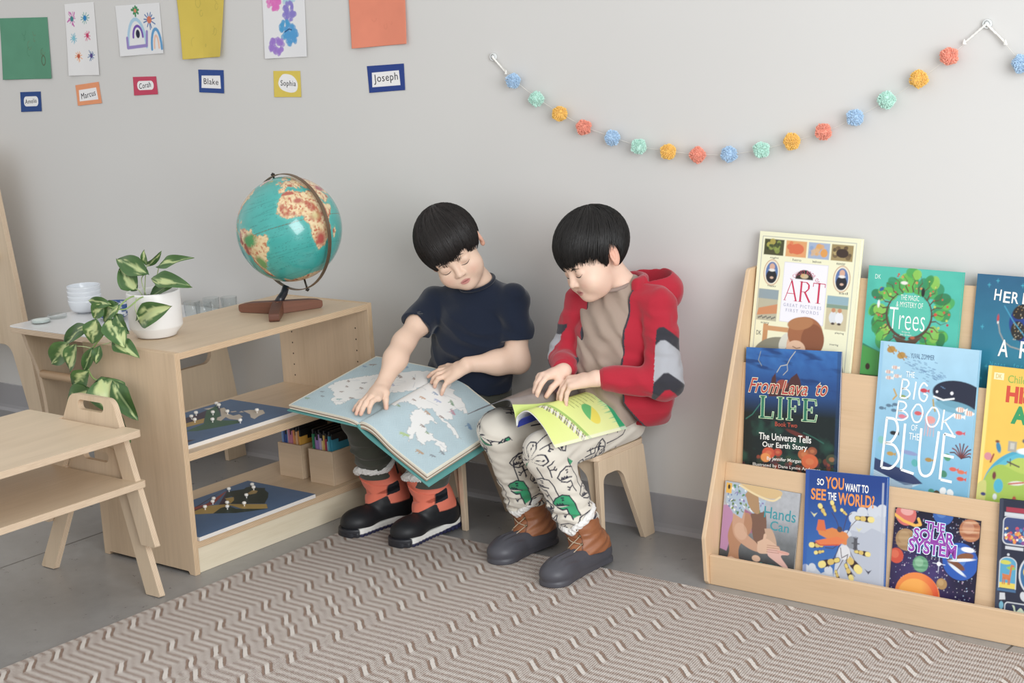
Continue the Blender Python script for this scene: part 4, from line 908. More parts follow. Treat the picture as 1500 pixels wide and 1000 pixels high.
# ---- trees book
def p_trees(c):
    c.tex(.10, .35, 2); c.wash('3fc4ae', .15, 4, .5, 5, .5); s = R_(5); cx, cy = 11.5, 16.8
    c.poly([(0, 0), (24.2, 0), (24.2, 5), (17, 6.5), (8, 6), (0, 9)], '1f7f5c'); c.poly([(0, 0), (8, 0), (5.5, 7), (0, 8.5)], '3b9a3c'); c.box(0, 0, 6, 1.4, '3a2a22')
    tw, th = lambda a, r: cx+r*math.cos(a), lambda a, r: cy+r*math.sin(a)*.98
    for k in range(64):
        a = s.uniform(-.9, 4.05); r = s.uniform(6.4, 10.4); c.disc(tw(a, r), th(a, r), s.uniform(1.1, 2.1), ['2c8f3e', '3aa648', '1d7a44', '57b83c', '86c43a', '1f8f5c'][s.integers(6)], s.uniform(.9, 1.8), s.uniform(0, 3), .9)
    for a in np.linspace(-.95, 4.1, 22):
        q = [(tw(a+d, r), th(a+d, r)) for d, r in ((0, 5.7), (.08, 7), (.02, 8.4), (.12, 9.8))]; c.line(q, .3, '5b4334', w2=.1)
    c.line([(tw(a, 5.8), th(a, 5.8)) for a in np.linspace(-1.45, .9, 22)], .75, '5b4536', w2=.25); c.line([(tw(a, 5.8), th(a, 5.8)) for a in np.linspace(-1.7, -4.1, 22)], .75, '5b4536', w2=.25)
    c.poly([(8.9, 6), (9.6, 9.2), (7.6, 11.6), (11.4, 10.6), (15.4, 11.8), (13.2, 9.4), (13.4, 6)], '644b3a'); c.disc(11.4, 8.6, .8, '2c2320', 1.1)
    for k in range(40):
        a = s.uniform(-.9, 4.05); r = s.uniform(6.2, 10.3); c.disc(tw(a, r), th(a, r), s.uniform(.15, .34), ['c8583c', 'd88a4a', 'b83f4c', 'b9c84a'][s.integers(4)])
    c.disc(cx, cy, 5.2, '43c2a8'); c.disc(3.9, 22.4, .7, '2a5fa0', .4, .6); c.disc(9.6, 24.3, .9, 'e8e4dc', .4); c.disc(14.6, 22.4, .45, '22262a', 1.1); c.disc(3.4, 18.8, .35, 'e8e8e8', .9); c.disc(18.2, 17.4, .4, 'd04a34'); c.disc(12.9, 11.4, .6, 'c4623a', .35); c.disc(1.9, 3.4, .6, '3a241c', .8)
    return c
def o_trees(mb, F):
    text(mb, F, 'THE MAGIC', (9, 20.2, 13.8, 21.5), 'f2f4ec', -.005); text(mb, F, '& MYSTERY OF', (8, 18.5, 14.9, 19.8), 'f2f4ec', -.005)
    text(mb, F, 'Trees', (6.4, 13, 15.8, 18.4), 'fbfbf6', -.012); text(mb, F, 'Written by', (10, 12.3, 12.2, 12.8), 'eef2ea'); text(mb, F, 'Jen Green', (9.6, 11.6, 12.6, 12.2), 'eef2ea')
    text(mb, F, 'DK', (1.9, 24.8, 3.4, 25.9), 'd8efe6')
book('turquoise tree book with a round leafy wreath on the top tier', 3, .617, .242, .279, .012, .6, '35b8a4', p_trees, o_trees)

# ---- dark teal planet book
def p_here(c):
    c.grad('0f86a0', '1f5f84'); c.tex(.05, .5, 4); c.disc(13.2, 17, 4.6, '1d3f8c', 4.5); c.disc(11.4, 19.6, 2.3, '2b2624', 1.6, .5); c.disc(10.9, 15.2, 1.7, '2a2826', 2.2, .2); c.disc(15, 14, 1.4, '3a2f2a', 1)
    s = R_(8)
    for k in range(50): c.disc(s.uniform(9.4, 13), s.uniform(13, 21), .1, ['d8b060', 'e8e0c8', '9a8a60'][s.integers(3)], a=.6)
    c.line([(7.2, 20.6), (9.5, 17.4), (13, 13.6)], .22, '2f9fc4'); c.line([(6.1, 16.4), (6.6, 14.4), (7.8, 12.4), (9.4, 11.4), (12, 10.9), (16, 11.4)], .28, '9a9a94'); c.disc(5.9, 17.6, .28, 'c23a44', .9); c.disc(5.95, 16.7, .2, 'e8e4dc', .3)
    for u, v in ((3, 25.2), (11, 25.6), (2.2, 15.4), (5, 26.3), (2.8, 3.4), (4, 6.3)): c.poly([(u-.35, v), (u, v-.1), (u+.1, v-.6), (u+.14, v-.1), (u+.5, v), (u+.14, v+.1), (u+.1, v+.5), (u, v+.1)], '35bcd4')
    return c
def o_here(mb, F):
    for ch, u, v in (('H', 4.6, 21.8), ('E', 6.8, 21.4), ('R', 8.8, 21.4), ('E', 11.4, 21.4), ('W', 16.2, 21.4), ('E', 19.6, 21.4)): text(mb, F, ch, (u, v, u+1.55+(.9 if ch == 'W' else 0), v+2.5), 'f4efe8', .012, rot=-.05)
    for ch, u in (('A', 6.7), ('R', 11.8), ('E', 16.6)): text(mb, F, ch, (u, 9.0, u+2.3, 12.8), 'f4efe8', .012, rot=-.03)
    text(mb, F, 'Notes', (4.9, 6.5, 8.6, 7.6), '2aa5c0', .005, space=1.5); text(mb, F, 'for living', (10.6, 6.5, 18, 7.6), '2aa5c0', .005, space=1.5)
book('dark teal book with a painted planet at the right end of the top tier', 3, .894, .285, .276, .010, .5, '1a6f8e', p_here, o_here, False, 6)

# ---- lava book, middle tier
def p_lava(c):
    c.grad('14241c', '1c58a6')
    c.blend(np.clip((19-c.W)/5, 0, 1), '0f1f20'); c.blend(np.clip((c.W-22)/8, 0, 1)*fbm(c.U+c.W*.8, c.W-c.U*.3, .4, 7, 3)*1.4, '2f7ec8', .7); c.blend((fbm(c.U*.6+c.W, c.W*2, .35, 3, 3)-.55)*5*np.clip((c.W-19)/4, 0, 1), '0e3570', .8)
    c.poly([(7.6, 23), (8.6, 24.4), (9.2, 20), (10.4, 22), (11.6, 21), (13, 23.4), (14.6, 24.6), (15.6, 23), (16.4, 19), (6.8, 18.4)], '4f2a2c'); c.disc(10.6, 21.6, 1.6, '9a4434', 1.2)
    c.line([(14, 30), (12.6, 28.2), (11.8, 26.6), (10, 26.2), (9, 24.6)], .14, 'd8d0b0'); c.line([(11.8, 26.6), (12, 25.2), (10.8, 24)], .1, 'd8d0b0'); c.line([(4.2, 29.6), (3.6, 27.4), (4.6, 26)], .09, 'b8b890')
    c.blend((fbm(c.U, c.W, .3, 12, 3)-.55)*4*(c.W < 14), '1f5a48', .6); c.line([(.6, 12.4), (2.4, 13.6), (5, 17)], .25, '2f8f7a', .6); c.line([(17, 10), (20, 9), (22.6, 7.8)], .25, '2f7f6a', .6)
    s = R_(4)
    for k in range(60): c.disc(s.uniform(0, 26), s.uniform(0, 3.4), s.uniform(.2, .8), ['7f3a24', 'a8482c', '3a4a2c', '5a2f3a', '2f3a2c'][s.integers(5)], a=.7)
    for u, v, r, q in ((7.4, 4.2, 1.8, 'd0502c'), (6.6, 3, 1.4, 'e8903c'), (17.4, 4.6, 1.7, 'b8602c'), (19.6, 5.6, 1.3, '9a5030'), (19, 3, 2.3, 'd8622c'), (10, 4.6, 1.2, 'b8402c'), (25, 4, 1.6, '3f4a34')): c.disc(u, v, r, q, r*.8); c.disc(u, v, r*.5, 'e08a4c', r*.35, a=.4)
    c.disc(15, 9.6, 3, '7a2f24', .5, -.3, .7); c.box(25.6, 0, 26.6, 30.5, '1c3f6c', .5); return c
def o_lava(mb, F):
    text(mb, F, 'From', (1.6, 19.2, 9.8, 22.8), 'b83a34', .004, shear=.28, halo=('efe6c0', .03)); text(mb, F, 'Lava', (11, 19.2, 18, 22.6), 'b83a34', .004, shear=.28, halo=('efe6c0', .03)); text(mb, F, 'to', (20, 19.4, 23.2, 22.4), 'b83a34', .004, shear=.28, halo=('efe6c0', .03))
    serif(mb, F, 'LIFE', 4.4, 12.9, 18.4, (4, 2.2, 3.6, 4), 'cfe8b8', .75, .00015, .34); serif(mb, F, 'LIFE', 4.4, 12.9, 18.4, (4, 2.2, 3.6, 4), '1f7a5c', .75, .0004)
    text(mb, F, 'Book Two', (9, 11.1, 15.2, 12.2), 'c0482e', .01); text(mb, F, 'The Universe Tells', (4.5, 7.5, 19.2, 9.2), 'f2f0ea', .012); text(mb, F, 'Our Earth Story', (5.6, 5.3, 18.2, 7), 'f2f0ea', .012)
    text(mb, F, 'By Jennifer Morgan', (7, 2.2, 16.6, 3.3), 'eeeae2', .008); text(mb, F, 'Illustrated by Dana Lynne Andersen', (3, .5, 22, 1.5), 'eeeae2', .008)
book('dark blue and green volcano book at the left end of the middle tier', 2, .328, .266, .305, .006, -2.6, '1c4a8c', p_lava, o_lava, True)

# ---- pale blue sea book
def p_blue(c):
    c.grad('6fb3d6', 'a5d2ea'); c.tex(.07, .3, 9); s = R_(3)
    c.disc(20.6, 24.4, 6.4, '232a40', 3.2, -.06); c.box(19, 21.4, 25, 26.6, '232a40'); c.disc(20, 21.4, 5, '6aa8c0', 1.4, -.1, .9); c.line([(14.6, 23.4), (17, 22.8), (19.6, 23.4)], .4, 'eef0f0'); c.disc(19, 24.6, .4, 'e8e8ee'); c.disc(15.3, 24.6, .3, 'e8e8ee')
    c.poly([(0, 7.4), (5, 6), (10, 5), (13.6, 2.6), (10, 1.4), (0, 4.4)], '31406a'); c.poly([(0, 4.6), (9, 1.6), (13, 2.4), (9, .3), (0, .6)], 'b9d3e2')
    for k in range(7): c.line([(.5, 1.2+k*.45), (6, .8+k*.25), (11, 1+k*.18)], .08, '7f9ab4')
    for u, v in ((2.9, 33.4), (5.6, 32.2)): c.disc(u, v, 1.1, 'b88a34', .8, .3); c.disc(u+1.2, v-.2, .35, 'c89a44'); c.line([(u-.8, v+.9), (u+.8, v-1)], .25, 'a87a2c')
    for k in range(70): c.line([(q := s.uniform(6.5, 17)), 0] and [(q, v := 31-.32*(q-6)+s.normal()*.9), (q+.6, v-.15)], .16, '5f86ae', .8)
    def fish(u, v, r, q, q2=None):
        c.disc(u, v, r, q, r*.55); c.poly([(u+r*.8, v), (u+r*1.6, v+r*.5), (u+r*1.6, v-r*.5)], q)
        if q2:
            for d in (-.4, .1, .5): c.line([(u+d*r, v-r*.4), (u+d*r, v+r*.4)], r*.2, q2)
    for u, v in ((2.6, 28), (4.2, 29.2), (2.8, 26.6), (4.8, 27.2)): fish(u, v, .8, 'efe8e0', 'b8604c')
    for u, v in ((1.6, 19.2), (3.4, 20), (5, 20.4), (4.8, 19)): fish(u, v, .7, '5a7a94')
    for u, v, q in ((5.2, 13.6, '23262c'), (4.8, 8.6, 'c0963c'), (14.6, 8.4, 'b08a3c'), (12, 24.5, 'd03a4a'), (11, 19, 'd85a5c'), (7, 17.8, 'e07a8c'), (21.6, 15.6, 'd8505c'), (20.8, 7, 'e0604c'), (22.8, 6.6, 'e0704c'), (22.8, 5, 'd8503c'), (6.8, 22.4, '8aa04a')): fish(u, v, .9, q)
    for u, v in ((21.4, 21), (23.6, 20.4), (21, 19.4)): fish(u, v, 1.1, 'f0ece6', 'd87a44')
    c.disc(14.2, 17.8, 1.3, 'e89a94', .9)
    for k in range(5): c.line([(13.2+k*.5, 17.4), (13+k*.5+.3*math.sin(k*2), 14)], .16, 'e3a6a6')
    for k in range(9): a = .3+k*.35; c.line([(22.6, 9.8), (22.6-1.9*math.cos(a), 9.8+1.9*math.sin(a)+.6), (22.6-2.9*math.cos(a), 9.8+3.4*math.sin(a))], .3, '8a3a34' if k % 2 else '5a2c34')
    c.line([(4.4, 24), (5.2, 22.6), (4.4, 21.6)], .4, 'c9a04a'); c.line([(14.5, 22.6), (14.8, 21), (15.2, 20)], .4, 'b89a4a')
    for u, v, q in ((16, .9, '3f8f7a'), (17.4, .7, '5a4a30'), (18.8, 1.6, 'e8ecee'), (20.6, 1.4, 'e8ecee'), (2.2, 11.6, '7ac0b8'), (19.2, 9.6, '4a9a6c'), (18.6, 5.6, '3f8a6c'), (11.2, 7.2, '4fb0b0')): c.disc(u, v, .8, q, .9, s.uniform(0, 3))
    c.disc(9.6, 9.4, 2.2, '8f90c4', .5, -.1, .8); c.box(0, 0, .9, 35, '8fc4e4'); return c
def o_blue(mb, F):
    W = 'f7f8f6'; rb = lambda P, w=.55, n=24: ribbon(mb, F, smooth_line(P, n) if len(P) > 2 else P, w, W, .0004)
    text(mb, F, 'YUVAL ZOMMER', (8, 31.8, 14, 33), '4a6a8c'); text(mb, F, 'THE', (7.2, 27.2, 9.4, 28.6), W)
    def B(u, v, w, h, k):
        rb([(u, v), (u+.1*w, v+h)], k); rb([(u+.05*w, v+h), (u+.6*w, v+h*.98), (u+.8*w, v+h*.78), (u+.5*w, v+h*.55), (u+.1*w, v+h*.5)], k); rb([(u+.1*w, v+h*.5), (u+.7*w, v+h*.46), (u+w, v+h*.24), (u+.6*w, v+.02*h), (u, v)], k)
    B(6.2, 22.2, 2.4, 4.4, .4); rb([(9.6, 22.1), (9.9, 26.4)], .4); rb([(12.9, 25.6), (11.8, 26.3), (10.9, 24.6), (11.2, 22.6), (12.4, 22), (13, 23.4), (12, 23.8)], .4)
    B(5.6, 16.9, 2.9, 4.4, .4); rb([(10.4, 21), (9.4, 19), (10.2, 17), (11.6, 17.2), (12.2, 19.4), (11.4, 21), (10.4, 21)], .4); rb([(14.4, 20.8), (13.2, 18.6), (14, 16.4), (15.6, 16.6), (16.4, 18.8), (15.6, 20.6), (14.4, 20.8)], .4)
    rb([(17.2, 15.8), (17.5, 20.6)], .4); rb([(20.2, 20), (17.4, 17.6)], .4); rb([(17.8, 18), (20.2, 15)], .4)
    text(mb, F, 'OF', (9.6, 14.8, 11.2, 16.2), W); text(mb, F, 'THE', (9.2, 12.6, 11.8, 14.2), W)
    B(2.8, 5, 4.3, 12, .62); rb([(8, 16.2), (7.9, 5.2)], .62); rb([(7.9, 5.2), (11.2, 4.6)], .62); rb([(12.2, 15.6), (12.2, 8), (13, 4.9), (14.8, 4.7), (16, 7), (16.6, 15.4)], .62); rb([(18, 15), (17.8, 4.2)], .62)
    for a, b in ((15, 14.6), (10, 9.8), (4.2, 4)): rb([(18, a), (20.8, b)], .62)
book('pale blue ocean book with white hand-drawn letters on the middle tier', 2, .683, .249, .352, .012, .2, '8fc6e2', p_blue, o_blue)

# ---- yellow history book
def p_hist(c):
    c.tex(.04, .3, 3); c.box(0, 0, .9, 31.6, 'f3d96c'); c.disc(13.5, 3, 12.4, '3aa6c4', 11); c.disc(14, 3, 12, '52bcd2', 10.4, a=.7)
    for P, q in (([(2, 0), (1.4, 5), (4, 9), (8, 9), (12, 7), (13, 2), (9, 0)], '9fbf3c'), ([(6, 9.2), (9, 11.4), (13, 11), (14, 8.4), (10, 8)], 'b2c848'), ([(15, 0), (15, 7), (20, 9), (25, 6), (25, 0)], 'a8c040'), ([(0, 0), (0, 4), (2, 5), (2, 0)], 'c8c86a')): c.poly(smooth_line(P+[P[0]], 40), q)
    c.disc(11.5, 13.2, 3, 'e6eef0', .8, .1); c.disc(5, 4.4, 1.1, '3ab0cc', 1.6)
    c.disc(4.2, 13.2, .55, '2a86b0', 1.3, .3); c.disc(3.8, 14.5, .5, '8a4a2c', .3); c.box(6.4, 12.6, 8.4, 15, 'a8a49a'); c.box(6.9, 13.2, 7.9, 14.6, 'c8c4b8'); c.disc(11, 15.4, 1.4, '5a5a66', .7); c.disc(10.6, 16.4, .3, '4a4a50', .8); c.disc(1.9, 10.8, .9, 'd88a94'); c.line([(2.6, 9.6), (3.2, 11.4)], .4, 'a8483c'); c.line([(6.6, 10.2), (9.4, 9.4)], .35, '5a5048'); c.line([(7.2, 10.9), (7.4, 9.4)], .2, '4a4038')
    c.disc(9.2, 5.6, 1.8, 'e0dcd0', .5, .15); c.line([(7.4, 5.2), (10.8, 6)], .3, 'c84a34'); c.disc(3.8, 6.6, .45, '7a3a3c', .9); c.disc(9, 1.6, .5, 'b8443c', 1); c.disc(4.4, 1.8, .5, 'd8e0e4', .7); c.disc(1.6, 2, .6, '3a3a7a', .4); return c
def o_hist(mb, F):
    text(mb, F, "Children's Illustrated", (4.9, 28.2, 22.5, 30), '8fb43c', .004); text(mb, F, 'HISTORY', (5, 23.9, 22, 27.3), 'd8482f', .05); text(mb, F, 'ATLAS', (6.8, 19.2, 20.4, 22.9), '1f9a5c', .05)
    mb.add([F(np.array(u*.01), np.array(v*.01))+V3(0, -.0003, 0) for u, v in ((1.5, 28.6), (3.9, 28.6), (3.9, 30.2), (1.5, 30.2))], [[0, 1, 2, 3]], lin('f3e6b0')); text(mb, F, 'DK', (2, 28.9, 3.4, 29.9), 'd8b95c', 0, .0007)
book('yellow history atlas with a cartoon globe on the middle tier', 2, .953, .26, .316, .012, .9, 'ecc038', p_hist, o_hist, False, 6)

# ---- bottom tier: photograph of hands
def p_hands(c):
    c.blend(np.clip((c.W-9)/7, 0, 1)*.9+.0, 'b5b8be'); c.blend(np.clip((8-c.W)/6, 0, 1), '2c2f31'); c.tex(.12, 1.1, 5)
    sk, sk2, sk3 = 'c99a7c', 'b5825f', 'dcb496'
    c.poly([(0, 5), (0, 16), (2.4, 16.5), (3.6, 11), (2, 4.6)], 'b987b0'); c.poly([(6, 16), (9, 15), (9.6, 10.6), (7, 9.6)], 'a66a86'); c.poly(smooth_line([(8, 15), (12, 16), (12.8, 9), (11, 6), (9, 10), (8, 15)], 30), '7d5a48')
    c.poly(smooth_line([(3.4, 14), (7.6, 15), (8.6, 11), (5.6, 6.4), (6, 2.6), (7.6, .5), (2.4, 1), (2.8, 5), (2, 9), (3.4, 14)], 40), sk2); c.poly(smooth_line([(2.2, 3), (4, 3.4), (7.4, 1.2), (7.8, .2), (3, .2), (2.2, 3)], 20), sk3)
    c.poly(smooth_line([(3.2, 16), (6.2, 15.6), (6.6, 10.6), (10.4, 8), (11.4, 6), (8, 6.4), (4, 8.6), (3, 12), (3.2, 16)], 40), sk); c.disc(5.6, 10.2, 1.8, sk3, 2.2, .5, .5); c.poly(smooth_line([(12.2, 12), (14.4, 12), (16, 8.4), (14, 7), (12.2, 12)], 20), 'c9a488')
    c.poly(smooth_line([(10.6, 8.4), (13, 9.6), (15.6, 8.6), (17, 7.8), (16.6, 6.6), (14, 6), (11, 5.8), (10.6, 8.4)], 30), sk3); c.poly(smooth_line([(13.6, 7.2), (16.2, 7.4), (19.4, 7.2), (19.4, 6.6), (17.4, 6), (19.6, 3.6), (19.2, 3), (15.6, 4.6), (13.8, 5.6), (13.6, 7.2)], 36), 'e2b3a6')
    for k in range(4): c.line([(13.4, 6.4+k*.55), (16.8, 6.6+k*.55)], .14, 'b07a68')
    c.line([(12.4, 8.8), (12.6, 10.4)], .8, sk3); c.line([(16.6, 7), (19.3, 6.9)], .5, 'dca090'); c.disc(10.6, 4.2, 1.2, sk3, .8)
    c.poly([(.6, 17), (.8, 22), (6, 22), (7, 18.6), (12, 19), (11.4, 16), (8.6, 15.2), (6.4, 16.6), (5.6, 13.4), (3, 14.4)], 'a9bdd0'); s = R_(2)
    for k in range(150):
        u, v = s.uniform(.6, 12), s.uniform(14, 22)
        if inpoly(np.array(u), np.array(v), [(.6, 16.5), (.8, 22), (6, 22), (7, 18.6), (12, 19), (11.4, 16), (8.6, 15.2), (6.4, 16.6), (5.6, 13.6), (3, 14.4)]) < -.2: c.disc(u, v, s.uniform(.15, .45), ['4f6aa8', '7a8f3c', 'e8ecec', '8a78b0', '3f8f6a', '5a7a34'][s.integers(6)], s.uniform(.1, .3), s.uniform(0, 3))
    c.poly(smooth_line([(6, 19.6), (8, 22.2), (9.6, 20), (10.4, 15.8), (9, 15.4), (7.4, 16.8), (6, 19.6)], 30), 'b08a60'); c.poly(smooth_line([(4, 22.2), (8, 20.4), (13, 19.6), (16, 20.6), (15, 22.2), (4, 22.2)], 30), 'd9b77e'); c.line(smooth_line([(4.4, 21.6), (9, 20), (13.6, 19.2), (15.8, 20.4)], 20), .5, 'ead4a0')
    c.box(.4, 19.2, 2, 21.8, 'e8b43c'); c.disc(1.2, 20.8, .35, '3a2c20', .6); return c
def o_hands(mb, F):
    text(mb, F, 'Hands', (11.8, 14.8, 20.6, 17.6), '2f97a4', .006); text(mb, F, 'Can', (13.8, 12, 19, 14.3), '2f97a4', .006); text(mb, F, 'Cheryl Willis Hudson', (11.8, 2.6, 19, 3.5), '2aa5a0'); text(mb, F, 'photographs by', (13.6, 1.3, 17.6, 1.9), '8aa83c')
book('thin photo book of a crouching toddler at the left end of the bottom tier', 1, .3075, .213, .222, .005, .9, '6f7376', p_hands, o_hands, True, 8)

# ---- blue aeroplane book
def p_see(c):
    c.blend(np.clip((c.W-10)/16, 0, 1), '15408f'); c.blend(np.clip((11-c.W)/11, 0, 1)*.5, '3f7fc0')
    for P, q in (([(8, 0), (9, 9), (12, 14), (13, 18.6), (15.6, 20), (17, 19), (18.4, 21), (20, 20), (21.5, 21.6), (21.5, 0)], 'c5cbd6'), ([(0, 0), (0, 5), (1.6, 4.2), (3, 5.4), (5, 3.6), (8, 5.2), (9, 0)], 'c2cad6'), ([(10, 0), (10, 11), (12.6, 15), (16, 14.6), (18, 16), (21.5, 15), (21.5, 0)], 'b5bccb')): c.poly(P, q)
    for u, v, r in ((13.4, 18, 1.5), (15.4, 19.4, 1.4), (18.2, 20, 1.5), (20.6, 20.4, 1.5), (11.6, 13.6, 1.2), (.8, 4.4, 1), (2.6, 4.8, 1), (7, 4.6, 1.1)): c.disc(u, v, r, 'ccd2dc')
    def scope(u, v, a, L, w):
        d = np.array([math.cos(a), math.sin(a)]); p = np.array([u, v]); c.line([p, p+d*L], w, '4a3034'); c.line([p+d*L*.85, p+d*L*1.25], w*1.35, '3a2528'); c.line([p+d*L*1.18, p+d*L*1.3], w*1.3, 'ecd87a'); c.line([p, p+d*L*.15], w*.8, 'e0c860'); c.line([p+d*L*.5, p+d*L*.6], w*1.1, 'd8b858')
    for P in ([(10, 14), (8.6, 17), (7.4, 18.6)], [(10.4, 14), (11.4, 18), (12.6, 19)], [(11, 13), (12.6, 16), (14.4, 18)], [(10, 12), (9, 9), (7, 5.4)], [(10.4, 12), (8, 10), (6, 10)], [(11, 12), (11, 8), (8.8, 4)], [(11.4, 12), (13, 9), (15, 6)], [(11, 12), (12, 6), (14, 4)], [(12, 11), (15, 10), (17, 9.6)]): c.line(P, .16, '4a3540')
    for q in ((5.6, 18, 2.2, 1.9, .9), (8.2, 19.2, 2, 1.6, .8), (11.2, 18.6, 2.5, 1.2, .6), (14, 18, .0, 3, 1.1), (5, 10.4, 3.2, 2.2, 1), (5.4, 9, 3.4, 1.6, .7), (9.4, 7.4, 3.5, 3.6, 1.3), (11, 9, -.7, 4, 1.5), (14, 10, -.1, 2.6, .9), (11.6, 6.4, -1.1, 2.6, 1), (9, 4.6, -1.2, 1.8, .7)): scope(*q)
    c.poly([(3.4, 14.6), (5, 14), (7.6, 15), (11.4, 14.2), (12.6, 12.6), (11.4, 11.2), (7, 12), (4.2, 13)], 'e08438'); c.poly([(3.2, 11.4), (9, 13), (11.4, 12.4), (9.6, 11), (4.4, 10.4)], 'e8783a'); c.poly([(3.4, 14), (3.8, 16.6), (5.4, 16.6), (6, 14)], 'e06a34'); c.line([(3.3, 11), (4.6, 10.4), (9.4, 11)], .3, 'c84a30'); c.disc(12.8, 12, 1.2, '8a8f98', 1.5); c.disc(13.9, 11.8, .5, '4a4a52', 1.6)
    for k in range(6): a = k*1.05; c.line([(13.9, 11.9), (13.9+1.5*math.cos(a)*.6, 11.9+1.6*math.sin(a))], .3, '55565e')
    c.disc(9.6, 14.8, .7, '4a4450'); c.disc(11, 9.4, 1.6, 'd8d8dc', 1.8); c.line([(10, 10.4), (10.4, 8), (12, 9), (11.6, 7)], .2, '5a5058')
    for u, v in ((2.6, 17.8), (2.8, 2.4), (6.4, 1.9), (17.4, 5.6), (14.6, 15.4)): c.poly([(u-.9, v+.5), (u, v), (u+.9, v+.4), (u+.1, v-.7)], '4a4c60' if v < 10 else 'd8d4a0')
    c.box(0, 0, 1, 28.4, '2458b0', .6); c.box(20.3, 3, 20.8, 27, 'b9c0d0', .8); return c
def o_see(mb, F):
    Wt, Or = 'f4f2ee', 'f0933c'
    for s, b, q in (('SO', (3.2, 25, 5, 26.5), Wt), ('YOU', (5.5, 24.4, 10.3, 27.1), Or), ('WANT TO', (10.7, 24.2, 16.8, 26), Wt), ('SEE', (1.7, 21.4, 5.6, 24), Or), ('THE', (6.2, 21.7, 8.4, 23.4), Wt), ('WORLD?', (9, 20.8, 18.4, 23.6), Or)): text(mb, F, s, b, q, .025)
    text(mb, F, 'BY JASON PRATT', (9.6, 2, 17.6, 2.8), '55586a')
book('royal blue book with an orange aeroplane carrying telescopes on the bottom tier', 1, .550, .215, .284, .012, -2.6, '2a66b4', p_see, o_see)

# ---- starry planets book
def p_sol(c):
    c.blend(fbm(c.U, c.W, .12, 4, 3)*1.2*np.clip(1.2-np.hypot(c.U-9, c.W-8)/12, 0, 1), '4a3a7a'); s = R_(6)
    for k in range(420): c.disc(s.uniform(0, 21.1), s.uniform(0, 22.4), s.choice([.06, .09, .14]), ['e8ecf4', 'a8c4e8', 'd8b0d8'][s.integers(3)], a=s.uniform(.4, 1))
    def ball(u, v, r, q, hi, band=None, ry=None):
        c.disc(u, v, r, q)
        if band:
            for k, y in enumerate(np.linspace(-.7, .7, 6)): c.disc(u, v+y*r, r*math.sqrt(1-y*y)*.96, band[k % len(band)], r*.1, .1, .7)
        c.disc(u-.2*r, v+.2*r, r*.55, hi, a=.35)
    ball(12, 22.6, 2.5, '2f62b0', '6f9fe0'); ball(18.8, 19.9, 2.6, 'b8744c', 'e0b090', ['d89a6c', '9a5434', 'e0b48c']); ball(3.3, 15.3, 2.6, 'a88458', 'c8a878', ['9a7448', 'b8946a']); ball(1.2, 11.2, 1.8, 'd04a30', 'f08a5c'); ball(7.4, 10.2, 1.9, '5fa078', 'b0dcb8', ['7ab890', '4f9068'])
    ball(17, 12.4, 4.3, '1f5ab8', '6fa8e8'); c.disc(18, 13.6, 2.2, '8a5434', .9, .3); c.disc(16, 11.6, 2.4, '7a4a30', .8, -.4); c.disc(17.4, 12.8, 3, 'eef2f6', .35, .2); c.disc(16.4, 10.4, 2.4, 'd8e4f0', .4, -.5); c.disc(18.6, 15.4, 1.6, 'eef2f6', .6)
    c.disc(7.2, 2.9, 5.6, 'f0862c', 5.2); c.disc(6.8, 2.6, 4.4, 'f6b03c', 4, a=.8); c.blend(np.clip((c.U-8)/4, 0, 1)*(np.hypot(c.U-7.2, c.W-2.9) < 5.3), 'e03c24', .8); ball(13, 6.5, 1.3, 'b08850', 'd8b478'); c.disc(11.9, 11, .5, 'f4f8ff'); c.line([(11.9, 9.2), (11.9, 12.8)], .12, 'e8f0ff'); c.line([(10.4, 11), (13.4, 11)], .12, 'e8f0ff')
    c.disc(2.8, 21.2, 2.6, 'd86a64', a=1); c.disc(3, 22, 1.6, 'f0c0b8', 1, a=.6); c.line([(0, 20.8), (2.4, 19.6), (5.4, 18.9), (6.6, 19.4), (6, 20.6)], .7, 'f0b43c'); return c
def o_sol(mb, F):
    for s, b in (('THE', (7.9, 18.5, 12.6, 20.4)), ('SOLAR', (5.2, 15.9, 15, 18.4)), ('SYSTEM', (4.2, 12.9, 15.8, 15.8))):
        text(mb, F, s, b, '2f9fd8', .10, .00012); text(mb, F, s, b, 'eaf6fc', .075, .0003); text(mb, F, s, b, '9a3fb0', .03, .0006)
book('square starry book of planets on the bottom tier', 1, .774, .211, .2245, .004, .2, '15132c', p_sol, o_sol, True, 8)

